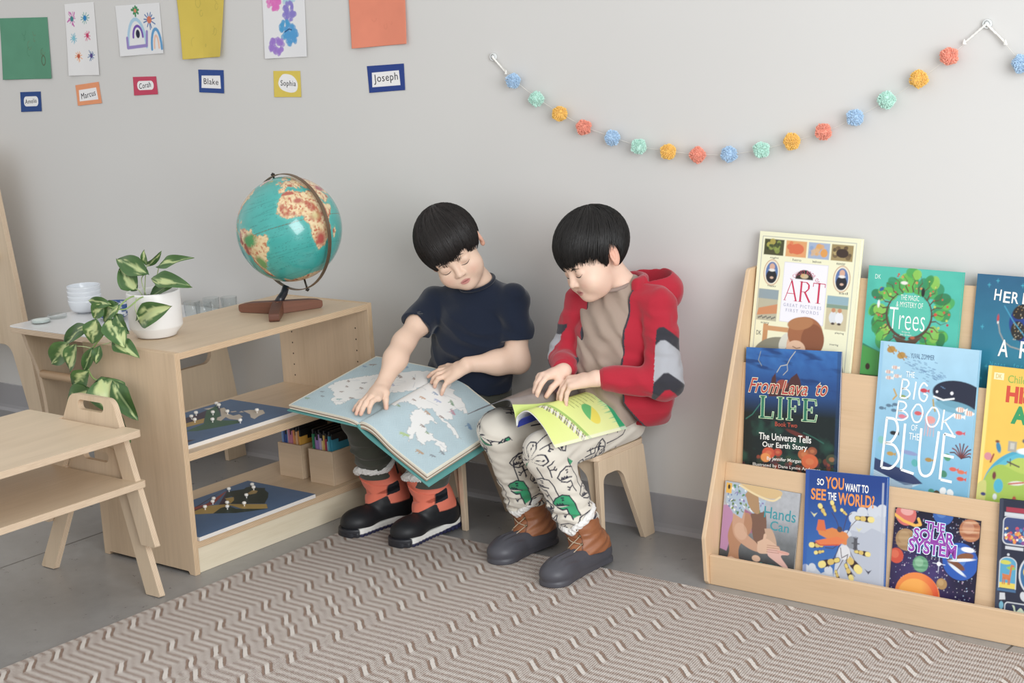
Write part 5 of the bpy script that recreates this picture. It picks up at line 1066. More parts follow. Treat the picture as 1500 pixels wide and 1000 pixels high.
# ---- navy museum style book
def p_dark(c):
    c.box(0, 0, .9, 28.4, '3a4054'); W = 'c8ccd2'
    c.box(1.6, 25.6, 7.2, 26.7, 'a83248'); c.box(1.3, 24.6, 7.4, 25.5, W); c.poly(rounded(rect(6, 6.4, 1, 18.2), 1.2, 5), W); c.poly(rounded(rect(5.5, 5.9, 1.25, 18.5), 1, 5), '3a4a7c'); s = R_(1)
    for k in range(60): c.disc(s.uniform(1.6, 6.4), s.uniform(18.9, 20.6+s.uniform(0, 2.4)), s.uniform(.15, .5), ['e0b03c', 'd0485a', '4a86b8', 'e8e4dc', '8a4a90', 'e88a3c'][s.integers(6)])
    c.box(1.8, 17.2, 6, 17.9, W); c.disc(2.6, 16, .3, W)
    D = [(.7, 8.4), (.7, 14)]+[(2.65+1.95*math.cos(a), 14+1.4*math.sin(a)) for a in np.linspace(math.pi, 0, 12)]+[(4.6, 8.4)]
    c.poly(D, '4aa0c4'); c.box(.8, 8.4, 4.5, 9.6, 'e0c83c'); c.disc(2, 14.2, 1.3, 'c8c83c', .5); c.disc(3.4, 13, 1, '8fb83c', .4); c.line(D, .22, W); c.poly([(1.4, 11.6), (3.4, 11.4), (3.3, 10.2), (1.5, 10.4)], 'd0743c'); c.line([(3.2, 11.2), (3.5, 13.6), (3.9, 13.5)], .45, 'd0743c')
    for u in (1.6, 2, 2.9, 3.2): c.line([(u, 10.6), (u-.05, 9.3)], .24, 'c8682f')
    c.box(.4, 7.6, 4.7, 8.2, '3f6a94'); c.disc(8.6, 12, 3.4, W, 4.4); c.disc(8.6, 12, 3.0, '2f6a9c', 4); c.disc(8.2, 12.6, 2, 'd8b84c', 1.6); c.disc(6.6, 7, .8, W, 1.1, .4); c.poly([(1, 5.6), (2.4, 5.8), (2.2, 7.3), (1, 7.2)], W); c.disc(1.5, 4.4, .5, '6fb0c8', .9)
    c.poly(rounded(rect(9, 4.4, 2.2, 1), .9, 5), W); c.poly(rounded(rect(8.5, 3.9, 2.45, 1.25), .7, 5), '2c3450'); c.disc(3.4, 2, 1.6, 'b03a48', .5, .1); c.poly(smooth_line([(4, 4.8), (4.6, 4.6), (5, 3.4), (6, 4.4), (7, 3.6), (8, 4.4), (8.8, 3), (5, 2.6), (4.4, 4), (4, 4.8)], 30), 'c2d0b4')
    for u in (5.2, 5.7, 8, 8.5): c.line([(u, 3), (u, 1.3)], .22, 'c2d0b4')
    for k in range(20): c.disc(s.uniform(9, 21), s.uniform(3, 26), s.uniform(.5, 1.2), ['4a86b8', W, 'd0743c', 'c8c83c'][s.integers(4)])
    return c
book('navy book of animals under glass domes at the right end of the bottom tier', 1, 1.040, .22, .284, .014, -2.0, '262b40', p_dark, None, False, 8)
# ================================================================ open books on laps
def slab_sheet(mb, fn, w, h, t0, t1, nu=24, nv=8, col=None):
    """closed sheet between surface fn lowered by t0 and by t1 (metres along z)"""
    u, q = np.meshgrid(np.linspace(0, w, nu), np.linspace(0, h, nv), indexing='ij'); P = fn(u, q).reshape(-1, 3)
    v = np.vstack([P-[0, 0, t0], P-[0, 0, t1]]); n = nu*nv; f = grid_faces(nu, nv); fl = [f, f[:, ::-1]+n]
    i = np.arange(nu-1); j = np.arange(nv-1)
    for a, b in ((i*nv, (i+1)*nv), ((i+1)*nv+nv-1, i*nv+nv-1), (j+1, j), ((nu-1)*nv+j, (nu-1)*nv+j+1)): fl.append(np.column_stack([a, a+n, b+n, b]))
    mb.add(v, np.concatenate(fl), col); return mb
AL, ARr = .262, .262; BH = .362
def ml(u, q):   # left page: u outward from the spine, q from the near edge
    y = -.6+q; z = .452+.172*(y+.24)+.055*u-.010*np.exp(-u/.018); return np.stack([-.592-u, y, z], -1)
def mr(u, q):
    y = -.6+q; x = u/1.124; z = .452+.172*(y+.24)-.513*x-.010*np.exp(-u/.010)+.012*np.exp(-((u-.055)/.05)**2)*np.clip(1.25-q/.3, .35, 1); return np.stack([-.592+x, y, z], -1)
def bl(u, q): y = -.604+q; return np.stack([-.592-u, y, .452+.172*(y+.24)+.055*u-.0135+0*u], -1)
def br(u, q): y = -.604+q; x = u/1.124; return np.stack([-.592+x, y, .452+.172*(y+.24)-.513*x-.0225+.007*np.exp(-u/.02)], -1)
mb_ = thing('map_book', 'large open atlas of sea and land maps on the lap of the boy in navy', 'book', (-.592, -.42, .42))
L1 = [(24.5, 17), (24.3, 13.5), (20.1, 11.7), (17, 7.1), (13, 5.2), (11.9, 7.6), (11.6, 10.6), (7.8, 11.1), (7.5, 13.5), (5.5, 16.7), (2.7, 19), (.7, 22.2), (-.4, 27.9), (3.3, 33.8), (6.3, 32.9), (12.5, 28.7), (15.6, 28.1), (17.7, 24.7), (20.5, 22.3), (22.3, 20.1)]
R1 = [(-1, 11.4), (-1, 13.2), (-1, 24.7), (.7, 27.7), (2.2, 30.3), (5.4, 32.5), (8.3, 30.6), (11.6, 30.5), (16.9, 27.4), (13.8, 26.6), (12.4, 24.7), (15.7, 22.4), (14, 20.1), (17.9, 19.9), (22.4, 18.3), (19.7, 17.9), (13.4, 19.3), (9.3, 20.4), (7.5, 16.8), (4.7, 16.4), (2.7, 15.8), (2.4, 12)]
R2 = [(7.7, 12.5), (7.6, 17.4), (10.8, 18), (14.2, 17.1), (12.2, 16.5), (12.9, 13), (16.5, 12.5), (20.9, 13.1), (23.4, 11.1), (21.8, 10), (18.4, 11.8), (17, 9.9), (17.5, 7.4), (15.3, 7.7), (12.9, 9.7), (14.4, 5.3), (11.3, 7.6), (10.2, 10.5)]
def rough(P, seed, a=.5):
    q = R_(seed); out = []
    for i in range(len(P)):
        p, n = np.array(P[i]), np.array(P[(i+1) % len(P)])
        for t in (0, .14, .28, .42, .57, .71, .86): out.append(p+(n-p)*t+q.normal(size=2)*a*(t > 0)*.62)
    return out
def map_page(lands, an, seed):
    c = Cv(AL*100, BH*100, 'b4cad1', 7); s = R_(seed)
    wv = np.sin(c.U*9+2*np.sin(c.W*2.3)+c.W*1.2)*np.sin(c.W*8+2*np.sin(c.U*2)); c.blend(np.clip(wv*2-.9, 0, 1), '88adba', .55); c.tex(.05, .4, seed)
    for P in lands:
        P = rough(P, seed); c.poly(P, 'e8e8e5')
        for i in range(len(P)): c.line([P[i-1], P[i]], .13, '8f979c', .5)
    for k in range(34):
        P = lands[k % len(lands)]; u, v = s.uniform(1, 25), s.uniform(4, 33)
        if inpoly(np.array(u), np.array(v), P) < -.6: c.line(smooth_line([(u, v), (u+s.uniform(-2, 2), v+s.uniform(-1, 1)), (u+s.uniform(-3, 3), v+s.uniform(-2, 2))], 8), .09, 'a9b2bc', .8)
    for i, (u, v, r, q) in enumerate(an):
        a = s.uniform(-.6, .6); r *= .85; c.disc(u, v, r, q, r*.42, a, .65); c.disc(u+r*math.cos(a), v+r*math.sin(a), r*.4, q, a=.6); c.line([(u-r*.4, v-r*.3), (u-r*.5, v-r*.9)], .18, q); c.line([(u+r*.4, v-r*.2), (u+r*.4, v-r*.8)], .18, q)
    c.box(0, 0, c.w, .35, 'e4dcc6'); c.box(c.w-.5, 0, c.w, c.h, 'e4dcc6'); c.box(0, c.h-.4, c.w, c.h, 'e4dcc6'); return c
br_, gr_, bl_, or_, gy_ = '8a6f62', '7a9a6a', '6a8cb0', 'c08a5a', '7c7c82'
cl = map_page([L1], [(24.2, 5.5, .9, gr_), (23.4, 10.6, .7, gy_), (21, 8.2, .8, gy_), (21.2, 19, .8, br_), (18, 12.8, .7, br_), (12.2, 10.6, .9, br_), (14.2, 16.8, .9, br_), (9.1, 27.3, 1.4, br_), (4.4, 27.9, .8, br_), (22.6, 31, 1.2, br_), (24, 29, .9, bl_), (12, 33.4, 1.2, bl_), (16, 20, .9, gy_), (10, 19, 1, gy_), (15, 8.6, .9, '6fa0a4'), (19, 16, .7, br_), (7, 22, .9, '9aa0c0')], 3)
cr = map_page([R1, R2], [(5.6, 25.7, 1, bl_), (10.8, 27.1, 1.2, '5a8a5c'), (4.8, 21.1, 1, or_), (4.1, 18.4, .7, br_), (9.6, 18, 1, or_), (12.9, 20.3, .8, br_), (11.5, 6.2, 1.4, 'a9c25a'), (18.5, 5, 1.3, 'b8854a'), (20.2, 24.1, 1.4, '4f7fae'), (22.2, 28.5, 1.3, br_), (24.2, 26.9, 1.1, br_), (22.6, 9.9, 1, gy_), (21.8, 6.8, .9, gy_), (12.2, 13.1, .8, br_), (14.8, 12.3, .7, gr_), (8, 24, 1.1, '9aa8d0'), (13.5, 24.5, 1.2, 'c07a8a'), (3, 13, .9, gr_)], 4)
mb = MB(); cl.to(mb, lambda u, q: ml(u, q)+np.array([0, 0, .0006])); put(mb, 'left_page', PRINTM, mb_)
mb = MB(); cr.to(mb, lambda u, q: mr(u, q)+np.array([0, 0, .0006])); put(mb, 'right_page', PRINTM, mb_)
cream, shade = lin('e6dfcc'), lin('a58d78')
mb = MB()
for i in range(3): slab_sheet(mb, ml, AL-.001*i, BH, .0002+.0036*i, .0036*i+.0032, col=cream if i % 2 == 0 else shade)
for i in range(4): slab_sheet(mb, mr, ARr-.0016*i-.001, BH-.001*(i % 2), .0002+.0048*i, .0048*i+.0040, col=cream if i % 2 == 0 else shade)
put(mb, 'page_block', mat('page_edges', None, .8), mb_)
TEAL = mat('teal_cloth', '4f9a96', .6)
mb = MB(); slab_sheet(mb, bl, AL+.004, BH+.008, 0, .003); slab_sheet(mb, br, ARr+.006, BH+.008, 0, .003)
put(mb, 'cover', TEAL, mb_)
mb = MB(); tube(mb, [(-.592, -.6025, .386-.012), (-.592, -.244, .386-.012+.358*.172)], .0065, 10); put(mb, 'spine', TEAL, mb_)

# ---- the magazine
Ln = smooth_line([(-.159, .400), (-.163, .440), (-.178, .466), (-.237, .447), (-.312, .414)], 40); Lf = smooth_line([(-.122, .418), (-.132, .438), (-.160, .446), (-.225, .450), (-.300, .428)], 40)
Rn = smooth_line([(-.159, .400), (-.153, .424), (-.115, .444), (-.068, .412), (-.028, .358)], 40); Rf = smooth_line([(-.122, .418), (-.110, .436), (-.084, .441), (-.035, .402), (.012, .350)], 40)
def page_fn(N, Fp, W_, H_, yn=-.47, yf=-.22):
    def fn(u, q):
        a = np.clip(u/W_, 0, 1)*39; i = np.minimum(a.astype(int), 38); f = (a-i)[..., None]; n = N[i]*(1-f)+N[i+1]*f; g = Fp[i]*(1-f)+Fp[i+1]*f; t = (q/H_)[..., None]
        p = n*(1-t)+g*t; return np.stack([p[..., 0], yn+(yf-yn)*q/H_-.01*(u/W_)*(1-q/H_), p[..., 1]], -1)
    return fn
mg = thing('magazine', 'open yellow green picture magazine on the lap of the boy in red', 'magazine', (-.18, -.30, .42))
fl_ = page_fn(Ln, Lf, .20, .27); fr_ = page_fn(Rn, Rf, .185, .27)
c = Cv(20, 27, '8f8581', 7).tex(.08, .3, 3); c.poly([(0, 0), (7, 0), (4.6, 9), (2.6, 20), (0, 27)], 'cfe07a'); c.poly([(0, 0), (3, 0), (1.6, 12), (0, 20)], 'e4ec92'); c.disc(9.5, 19, 2.6, 'a79aac', .9, .3); c.disc(4, 21, 1.6, '6f6660', .8)
mb = MB(); c.to(mb, lambda u, q: fl_(u, q)+np.array([0, 0, .0005])); put(mb, 'left_page', PRINT, mg)
c = Cv(18.5, 27, 'dbe879', 8); c.blend(np.clip((c.U+c.W*.4-14)/10, 0, 1), 'e9f0a0', .7); c.tex(.04, .2, 4)
c.line([(0, 2.4), (6, 5.4), (12, 9), (18.5, 13)], .9, '9cc45a'); s = R_(9)
for k in range(34): u = 4.5+k*.4; v = 3.6+.62*(u-4.5); c.line([(u, v), (u+.9, v-1.5-.4*s.random())], .24, ['6a4a78', 'e8e0f0', '4a3a5a'][k % 3]); c.line([(u+.3, v-.5), (u+.9, v-.7)], .2, 'efeaf4')
for r in range(7):
    u = 3.2+.3*(r % 2)+.3*r
    while u < 11.5: L_ = s.uniform(.4, 1.1); c.line([(u, 9.5+r*1.6+.42*u), (u+L_, 9.5+r*1.6+.42*(u+L_))], .22, '8a9a4a', .85); u += L_+.35
c.poly([(14, 18.6)]+[(14+2.3*math.cos(a), 18.6+2.3*math.sin(a)) for a in np.linspace(2.2, 5.3, 14)], '5cbc6a'); c.poly([(14, 18.6)]+[(14+2.3*math.cos(a), 18.6+2.3*math.sin(a)) for a in np.linspace(-.95, 2.2, 14)], 'ecdc3c')
for k in range(44): u = .6+k*.41; L_ = s.uniform(1.2, 4.2); c.poly([(u-.3, 27), (u+.1, 27-L_), (u+.3, 27)], ['a5dca0', '7cc88a', 'b9e49a'][k % 3])
c.disc(1.5, 25.5, 1.6, 'ead83a', 2.4, a=.8); c.poly([(9, 27), (18.5, 27), (18.5, 24.6)], '12a56c'); c.box(17.9, 0, 18.5, 27, 'f2f2e0', .6)
mb = MB(); c.to(mb, lambda u, q: fr_(u, q)+np.array([0, 0, .0005])); put(mb, 'right_page', PRINT, mg)
mb = MB(); wh = lin('f0f0ea')
slab_sheet(mb, fl_, .20, .27, .0002, .0022, 40, 10, lin('6f6f74')); 
for i in range(2): slab_sheet(mb, fr_, .184-.002*i, .27, .0002+.0016*i, .0016*i+.0014, 40, 10, wh)
put(mb, 'page_block', mat('page_edges'), mg)
Bn = smooth_line([(-.159, .394), (-.149, .412), (-.128, .420), (-.085, .396), (-.036, .350)], 40); Bf = Rf-np.array([0, .006])
mb = MB(); slab_sheet(mb, page_fn(Bn, Bf, .18, .27, -.465), .075, .27, .0, .002, 40, 10, lin('2438a0')); put(mb, 'lower_page', mat('page_edges'), mg)
# ================================================================ smooth solids: distance fields turned into one continuous skin
def d_cap(P, a, b, ra, rb=None):
    rb = ra if rb is None else rb; a = np.asarray(a, float); b = np.asarray(b, float); d = b-a
    t = np.clip((P-a)@d/(d@d+1e-12), 0, 1); return np.linalg.norm(P-a-t[:, None]*d, axis=1)-(ra+(rb-ra)*t)
def d_ell(P, c, r, R=None):
    q = P-np.asarray(c, float)
    if R is not None: q = q@np.asarray(R)          # columns of R = axes
    r = np.asarray(r, float); k0 = np.linalg.norm(q/r, axis=1); k1 = np.linalg.norm(q/(r*r), axis=1)+1e-9
    return k0*(k0-1)/k1
def d_plane(P, p, n): return (P-np.asarray(p, float))@unit(n)
def smin(a, b, k):
    h = np.clip(.5+.5*(b-a)/k, 0, 1); return b*(1-h)+a*h-k*h*(1-h)
def smax(a, b, k): return -smin(-a, -b, k)
_wd = R_(77).normal(size=(9, 3)); _wp = R_(78).uniform(0, 6.28, 9)
def wav(P, s, seed=0):
    """cheap smooth 3D noise -1..1 with wavelength about s"""
    o = 0
    for k in range(5):
        i = (k+seed*3) % 9; d = _wd[i]/np.linalg.norm(_wd[i]); o = o+np.sin(P@d*(6.28/s*(.7+.22*k))+_wp[(i+seed) % 9]+1.3*np.sin(P@_wd[(i+4) % 9]*(2.2/s)))
    return o/5
class Solid:
    """primitives blended in order; each skipped where it cannot matter"""
    def __init__(s): s.p = []
    def cap(s, a, b, ra, rb=None, k=.015, op='u'):
        a, b = np.asarray(a, float), np.asarray(b, float); rb = ra if rb is None else rb
        s.p.append((op, k, (a+b)/2, np.linalg.norm(a-b)/2+max(ra, rb), lambda P: d_cap(P, a, b, ra, rb))); return s
    def ell(s, c, r, R=None, k=.015, op='u'):
        c = np.asarray(c, float); s.p.append((op, k, c, max(r), lambda P: d_ell(P, c, r, R))); return s
    def path(s, pts, rs, k=.01):
        for i in range(len(pts)-1): s.cap(pts[i], pts[i+1], rs[i], rs[i+1], k)
        return s
    def __call__(s, P):
        c = P.mean(0); rad = np.sqrt(((P-c)**2).sum(1).max()); d = np.full(len(P), .2)
        for op, k, pc, pr, f in s.p:
            if np.linalg.norm(c-pc)-pr-rad > (.05 if op == 'u' else k+.01): continue
            q = f(P); d = smin(d, q, k) if op == 'u' else smax(d, -q, k)
        return d
def skin(f, lo, hi, h, B=12):
    """surface nets on a sparse grid -> (verts, quads)"""
    lo = np.asarray(lo, float); n = (np.ceil((np.asarray(hi)-lo)/h/B).astype(int))*B; nb = n//B
    G = np.full(n, .1, np.float32); ax = [lo[i]+h*(np.arange(nb[i])*B+(B-1)/2) for i in range(3)]
    Cc = np.stack(np.meshgrid(*ax, indexing='ij'), -1); flatc = Cc.reshape(-1, 3); dc = np.empty(len(flatc))
    for i in range(0, len(flatc), 64): dc[i:i+64] = f(flatc[i:i+64])
    dc = dc.reshape(nb); lim = B*h*.87*1.45+.012
    g = np.arange(B)*h; loc = np.stack(np.meshgrid(g, g, g, indexing='ij'), -1).reshape(-1, 3)
    for i, j, k in np.argwhere(dc < lim):
        b = (slice(i*B, i*B+B), slice(j*B, j*B+B), slice(k*B, k*B+B))
        if dc[i, j, k] < -lim: G[b] = -.1; continue
        G[b] = f(lo+np.array([i, j, k])*B*h+loc).reshape(B, B, B)
    S = G < 0; vid = -np.ones(n-1, np.int64); acc = []; cell = []; quads = []
    st = [n[1]*n[2], n[2], 1]
    for a in range(3):
        sl0 = [slice(None)]*3; sl1 = [slice(None)]*3; sl0[a] = slice(0, -1); sl1[a] = slice(1, None)
        E = np.argwhere(S[tuple(sl0)] != S[tuple(sl1)]); E1 = E.copy(); E1[:, a] += 1
        g0 = G[tuple(E.T)]; g1 = G[tuple(E1.T)]; t = (g0/(g0-g1)); pt = E.astype(float); pt[:, a] += t
        u, v = (a+1) % 3, (a+2) % 3; ok = (E[:, u] > 0) & (E[:, v] > 0) & (E[:, u] < n[u]-1) & (E[:, v] < n[v]-1)
        E, pt, g0 = E[ok], pt[ok], g0[ok]; cs = []
        for du, dv in ((-1, -1), (0, -1), (0, 0), (-1, 0)):
            q = E.copy(); q[:, u] += du; q[:, v] += dv; cs.append(q); cell.append(q); acc.append(pt)
        quads.append((cs, g0 < 0))
    cell = np.concatenate(cell); acc = np.concatenate(acc); key = (cell[:, 0]*n[1]+cell[:, 1])*n[2]+cell[:, 2]
    uq, inv = np.unique(key, return_inverse=True); cnt = np.bincount(inv)
    V = np.stack([np.bincount(inv, acc[:, i])/cnt for i in range(3)], 1); F = []
    for cs, neg in quads:
        ids = [np.searchsorted(uq, (q[:, 0]*n[1]+q[:, 1])*n[2]+q[:, 2]) for q in cs]; q = np.stack(ids, 1); q[~neg] = q[~neg][:, ::-1]; F.append(q)
    return lo+V*h, np.concatenate(F)
def solid(name, f, lo, hi, h, material, parent, color=None, label=None, loc=None):
    V, F = skin(f, lo, hi, h); mb = MB(); col = None
    if color is not None: col = color(V) if callable(color) else lin(color)
    mb.add(V, F, col, smooth=True); return put(mb, name, material, parent, loc, 0, label)
def mixc(c, m, col):
    m = np.clip(m, 0, 1)[:, None]; return c*(1-m)+lin(col)*m
# ================================================================ the two boys
SKIN = mat('skin', None, .5, spec=.35, sss=.06)
SKIN.node_tree.nodes['Principled BSDF'].inputs['Subsurface Radius'].default_value = (.008, .004, .002)
HAIRM = mat('hair', None, .42, spec=.32)
def cloth(name, bscale=900, bump=.25, rough=.9, sheen=.25): return mat(name, None, rough, bump=bump, bscale=bscale, bdist=.0008, spec=.15, sheen=sheen)
KNIT, FLEECE, COTTON, RUBBER, LEATHER = cloth('jersey_cloth'), cloth('fleece_cloth', 600, .3), cloth('cotton_cloth', 1200), mat('rubber', None, .45, bump=.1, bscale=500, spec=.4), mat('leather', None, .42, bump=.25, bscale=260, bdist=.0015, spec=.4)
camR, camU, camB = V3(.7848, .6174, -.0539), V3(-.0868, .1956, .9768), V3(.6137, -.7619, .2071)
def head_frame(f_img, up_img):
    """columns: his left, back, up, from camera-frame (right, up, towards viewer) vectors"""
    W_ = lambda v: v[0]*camR+v[1]*camU+v[2]*camB
    f = unit(W_(f_img)); u = W_(up_img); u = unit(u-f*(u@f)); b = -f; return np.column_stack([np.cross(b, u), b, u])
def head(S, O, F, neck, k=1.):
    """skull, face, ears and neck of a child; O = centre between the ears, F = frame"""
    w = lambda x, y, z: O+k*(F@V3(x, y, z)); e = lambda c, r, kk=.015, op='u', R=F: S.ell(w(*c), np.array(r)*k, R, kk*k, op)
    e((0, .012, .027), (.071, .086, .078)); e((0, -.028, -.024), (.058, .054, .074), .02); e((0, -.042, -.063), (.041, .037, .031), .03)
    for s in (1, -1): e((s*.035, -.056, -.040), (.026, .026, .027), .025)
    e((0, -.067, -.080), (.017, .015, .013), .022); e((0, -.066, .014), (.046, .017, .014), .022)
    for s in (1, -1): e((s*.030, -.090, -.007), (.016, .011, .0095), .012, 's')
    for s in (1, -1): e((s*.029, -.0695, -.009), (.0165, .0125, .0125), .004)
    S.cap(w(0, -.079, .002), w(0, -.0905, -.029), .0048*k, .0078*k, .012*k); e((0, -.0925, -.033), (.0084, .0088, .0074), .006)
    for s in (1, -1): e((s*.0095, -.0865, -.0355), (.0062, .0075, .0058), .006); e((s*.005, -.0925, -.0415), (.0028, .004, .002), .002, 's')
    e((0, -.0795, -.0568), (.0165, .0082, .0044), .006); e((0, -.0785, -.0640), (.0135, .0082, .0048), .006); e((0, -.0890, -.0602), (.0175, .004, .0010), .003, 's')
    for s in (1, -1):
        a = s*.30; Re = F@np.array([[math.cos(a), -math.sin(a), 0], [math.sin(a), math.cos(a), 0], [0, 0, 1]])@np.array([[1, 0, 0], [0, math.cos(-.25), -math.sin(-.25)], [0, math.sin(-.25), math.cos(-.25)]])
        e((s*.0755, .017, -.010), (.0060, .0160, .0275), .006, 'u', Re); e((s*.0820, .012, -.007), (.0068, .0088, .0150), .003, 's', Re); e((s*.0735, .009, -.032), (.005, .0070, .0075), .006); e((s*.0765, .006, -.013), (.004, .004, .006), .004)
    S.cap(w(0, .022, -.045), neck, .037*k, .036, .02)
def head_paint(c, P, O, F, k, skin):
    q = (P-O)@F/k; x, y, z = q.T; hd = (np.linalg.norm(q, axis=1) < .14)
    lip = (1-np.hypot(x/.0165, (z+.0602)/.0085)**2)*2.5*(y < -.066)*hd; c = mixc(c, lip*.9, 'c98279'); c = mixc(c, (1-np.hypot(x/.016, (z+.0602)/.0014))*1.3*(y < -.07)*hd, '8a4a44')
    for s in (1, -1):
        c = mixc(c, (1-np.hypot((x-s*.038)/.022, (z+.040)/.02))*.35*(y < 0)*hd, 'd98d78'); c = mixc(c, (1-np.hypot((x-s*.029)/.017, (z+.011)/.009))*.35*(y < -.05)*hd, 'b07f68')
        c = mixc(c, (1-np.hypot((x-s*.005)/.0035, (z+.0405)/.0025))*1.2*(y < -.08)*hd, '8a4f42')
    return mixc(c, np.clip((np.abs(x)-.068)*200, 0, .5)*hd*(z < .03)*(z > -.045)*(y > -.02), 'dd8a6c')
def hand(S, wrist, kn, tips, thumb, th_root, up, lens=(.050, .056, .052, .041), r=.0068, bend=None, k=1.):
    """palm from wrist to four knuckles, four separate fingers and a thumb leaving the palm's side"""
    wrist = np.asarray(wrist, float); kn = [np.asarray(q, float) for q in kn]; tips = [np.asarray(q, float) for q in tips]; up = unit(up)
    for i, q in enumerate(kn):
        S.cap(wrist+(kn[1]-wrist)*.05+(q-kn[1])*.35, q-up*.002, .0125, .0098, .012)
    S.cap((wrist+kn[0])/2, (wrist+kn[3])/2, .0115, .0105, .012)
    for i in range(4):
        K, T = kn[i], tips[i]; d = np.linalg.norm(T-K); L = max(lens[i]*k, d*1.02); s = math.sqrt(max((L*.5)**2-(d*.5)**2, 0))
        b = up if bend is None else unit(bend[i]); b = unit(b-(T-K)*(b@(T-K))/d**2); ri = r*(1, 1.03, .98, .88)[i]
        A = K+(T-K)*.42+b*s*1.0; B = K+(T-K)*.76+b*s*.72
        S.path([K, A, B, T], [ri*1.12, ri*1.02, ri*.95, ri*.80], .0025)
    R0 = np.asarray(th_root, float); T = np.asarray(thumb, float); M = R0*.45+T*.55+up*.004
    S.cap(wrist+(R0-wrist)*.25, R0, .012, .0105, .010); S.path([R0, M, T], [.0098, .0084, .0066], .004)
def limb(S, pts, rs, k=.02): S.path(pts, rs, k)
def strands(mb, O, F, cen, rad, whorl, zlow, n, seed, dark, k=1., lift=.003, width=.0022):
    """locks of hair combed from the whorl down to a hairline"""
    r = R_(seed); cen = np.array(cen); rad = np.array(rad); pz = unit(np.array(whorl)); px = unit(np.cross(V3(0, 1, 0), pz)); py = np.cross(pz, px); m = 12
    az = r.uniform(0, 2*np.pi, n); t = np.linspace(.004, 1, m); t0 = r.uniform(0, .55, n); jag = r.normal(0, .0045, n)+.006*np.sin(az*9+seed)+.004*np.sin(az*23); off = r.uniform(-.001, lift, n)
    ph = (t0[:, None]+(1-t0[:, None])*t[None])*2.75; a = az[:, None]+.16*np.sin(ph*1.3+seed)+r.normal(0, .045, n)[:, None]*ph+.10*np.sin(az*5+seed)[:, None]*ph/2.7
    d = np.cos(ph)[..., None]*pz+np.sin(ph)[..., None]*(np.cos(a)[..., None]*px+np.sin(a)[..., None]*py)
    q = cen+d*(rad+off[:, None, None]); th = np.arctan2(q[..., 0], -q[..., 1]); keep = q[..., 2] > zlow(th)+jag[:, None]
    T = np.gradient(q, axis=1); T /= np.linalg.norm(T, axis=2)[..., None]+1e-9; s = np.cross(T, d); s /= np.linalg.norm(s, axis=2)[..., None]+1e-9
    for i in range(n):
        kk = int(np.argmin(keep[i])) if not keep[i].all() else m
        if kk < 3: continue
        w = width*np.sqrt(np.linspace(1, .05, kk))*np.clip(np.linspace(.4, 3, kk), 0, 1); p = q[i, :kk]; V = np.stack([p-s[i, :kk]*w[:, None]/2, p+d[i, :kk]*.0007, p+s[i, :kk]*w[:, None]/2], 1).reshape(-1, 3)
        mb.add(O+k*(V@F.T), grid_faces(kk, 3), lin(dark)*r.uniform(.7, 1.3), smooth=True)
def brow(name, O, F, k, pts, r, col, parent, f):
    """a thin dark line laid on the face: pts local (x, z), dropped onto skin f"""
    out = []
    for x, z in pts:
        p = O+k*(F@V3(x, -.12, z)); d = F@V3(0, 1, 0)
        for _ in range(90):
            v = f(p[None])[0]
            if v < .0002: break
            p = p+d*min(v*.8, .003)
        out.append(p-d*r*.35)
    mb = MB(); n = len(out); tube(mb, smooth_line(out, 12), r*np.sin(np.linspace(.25, 2.9, 12)), 6); put(mb, name, mat('brow_hair', col, .7), parent)
def bootframe(heel, toe):
    heel, toe = V3(*heel, .008), V3(*toe, .008); f = unit(toe-heel); return heel, f, V3(-f[1], f[0], 0), np.linalg.norm(toe-heel)
def sole2d(q, L, w, w2):
    """distance to a shoe print along +x, heel at 0"""
    a = np.stack([q[:, 0], q[:, 1]], 1); t = np.clip((a[:, 0]-w)/(L-w-w2), 0, 1); return np.hypot(a[:, 0]-w-t*(L-w-w2), a[:, 1])-(w+(w2-w)*t-.006*np.sin(np.pi*t))

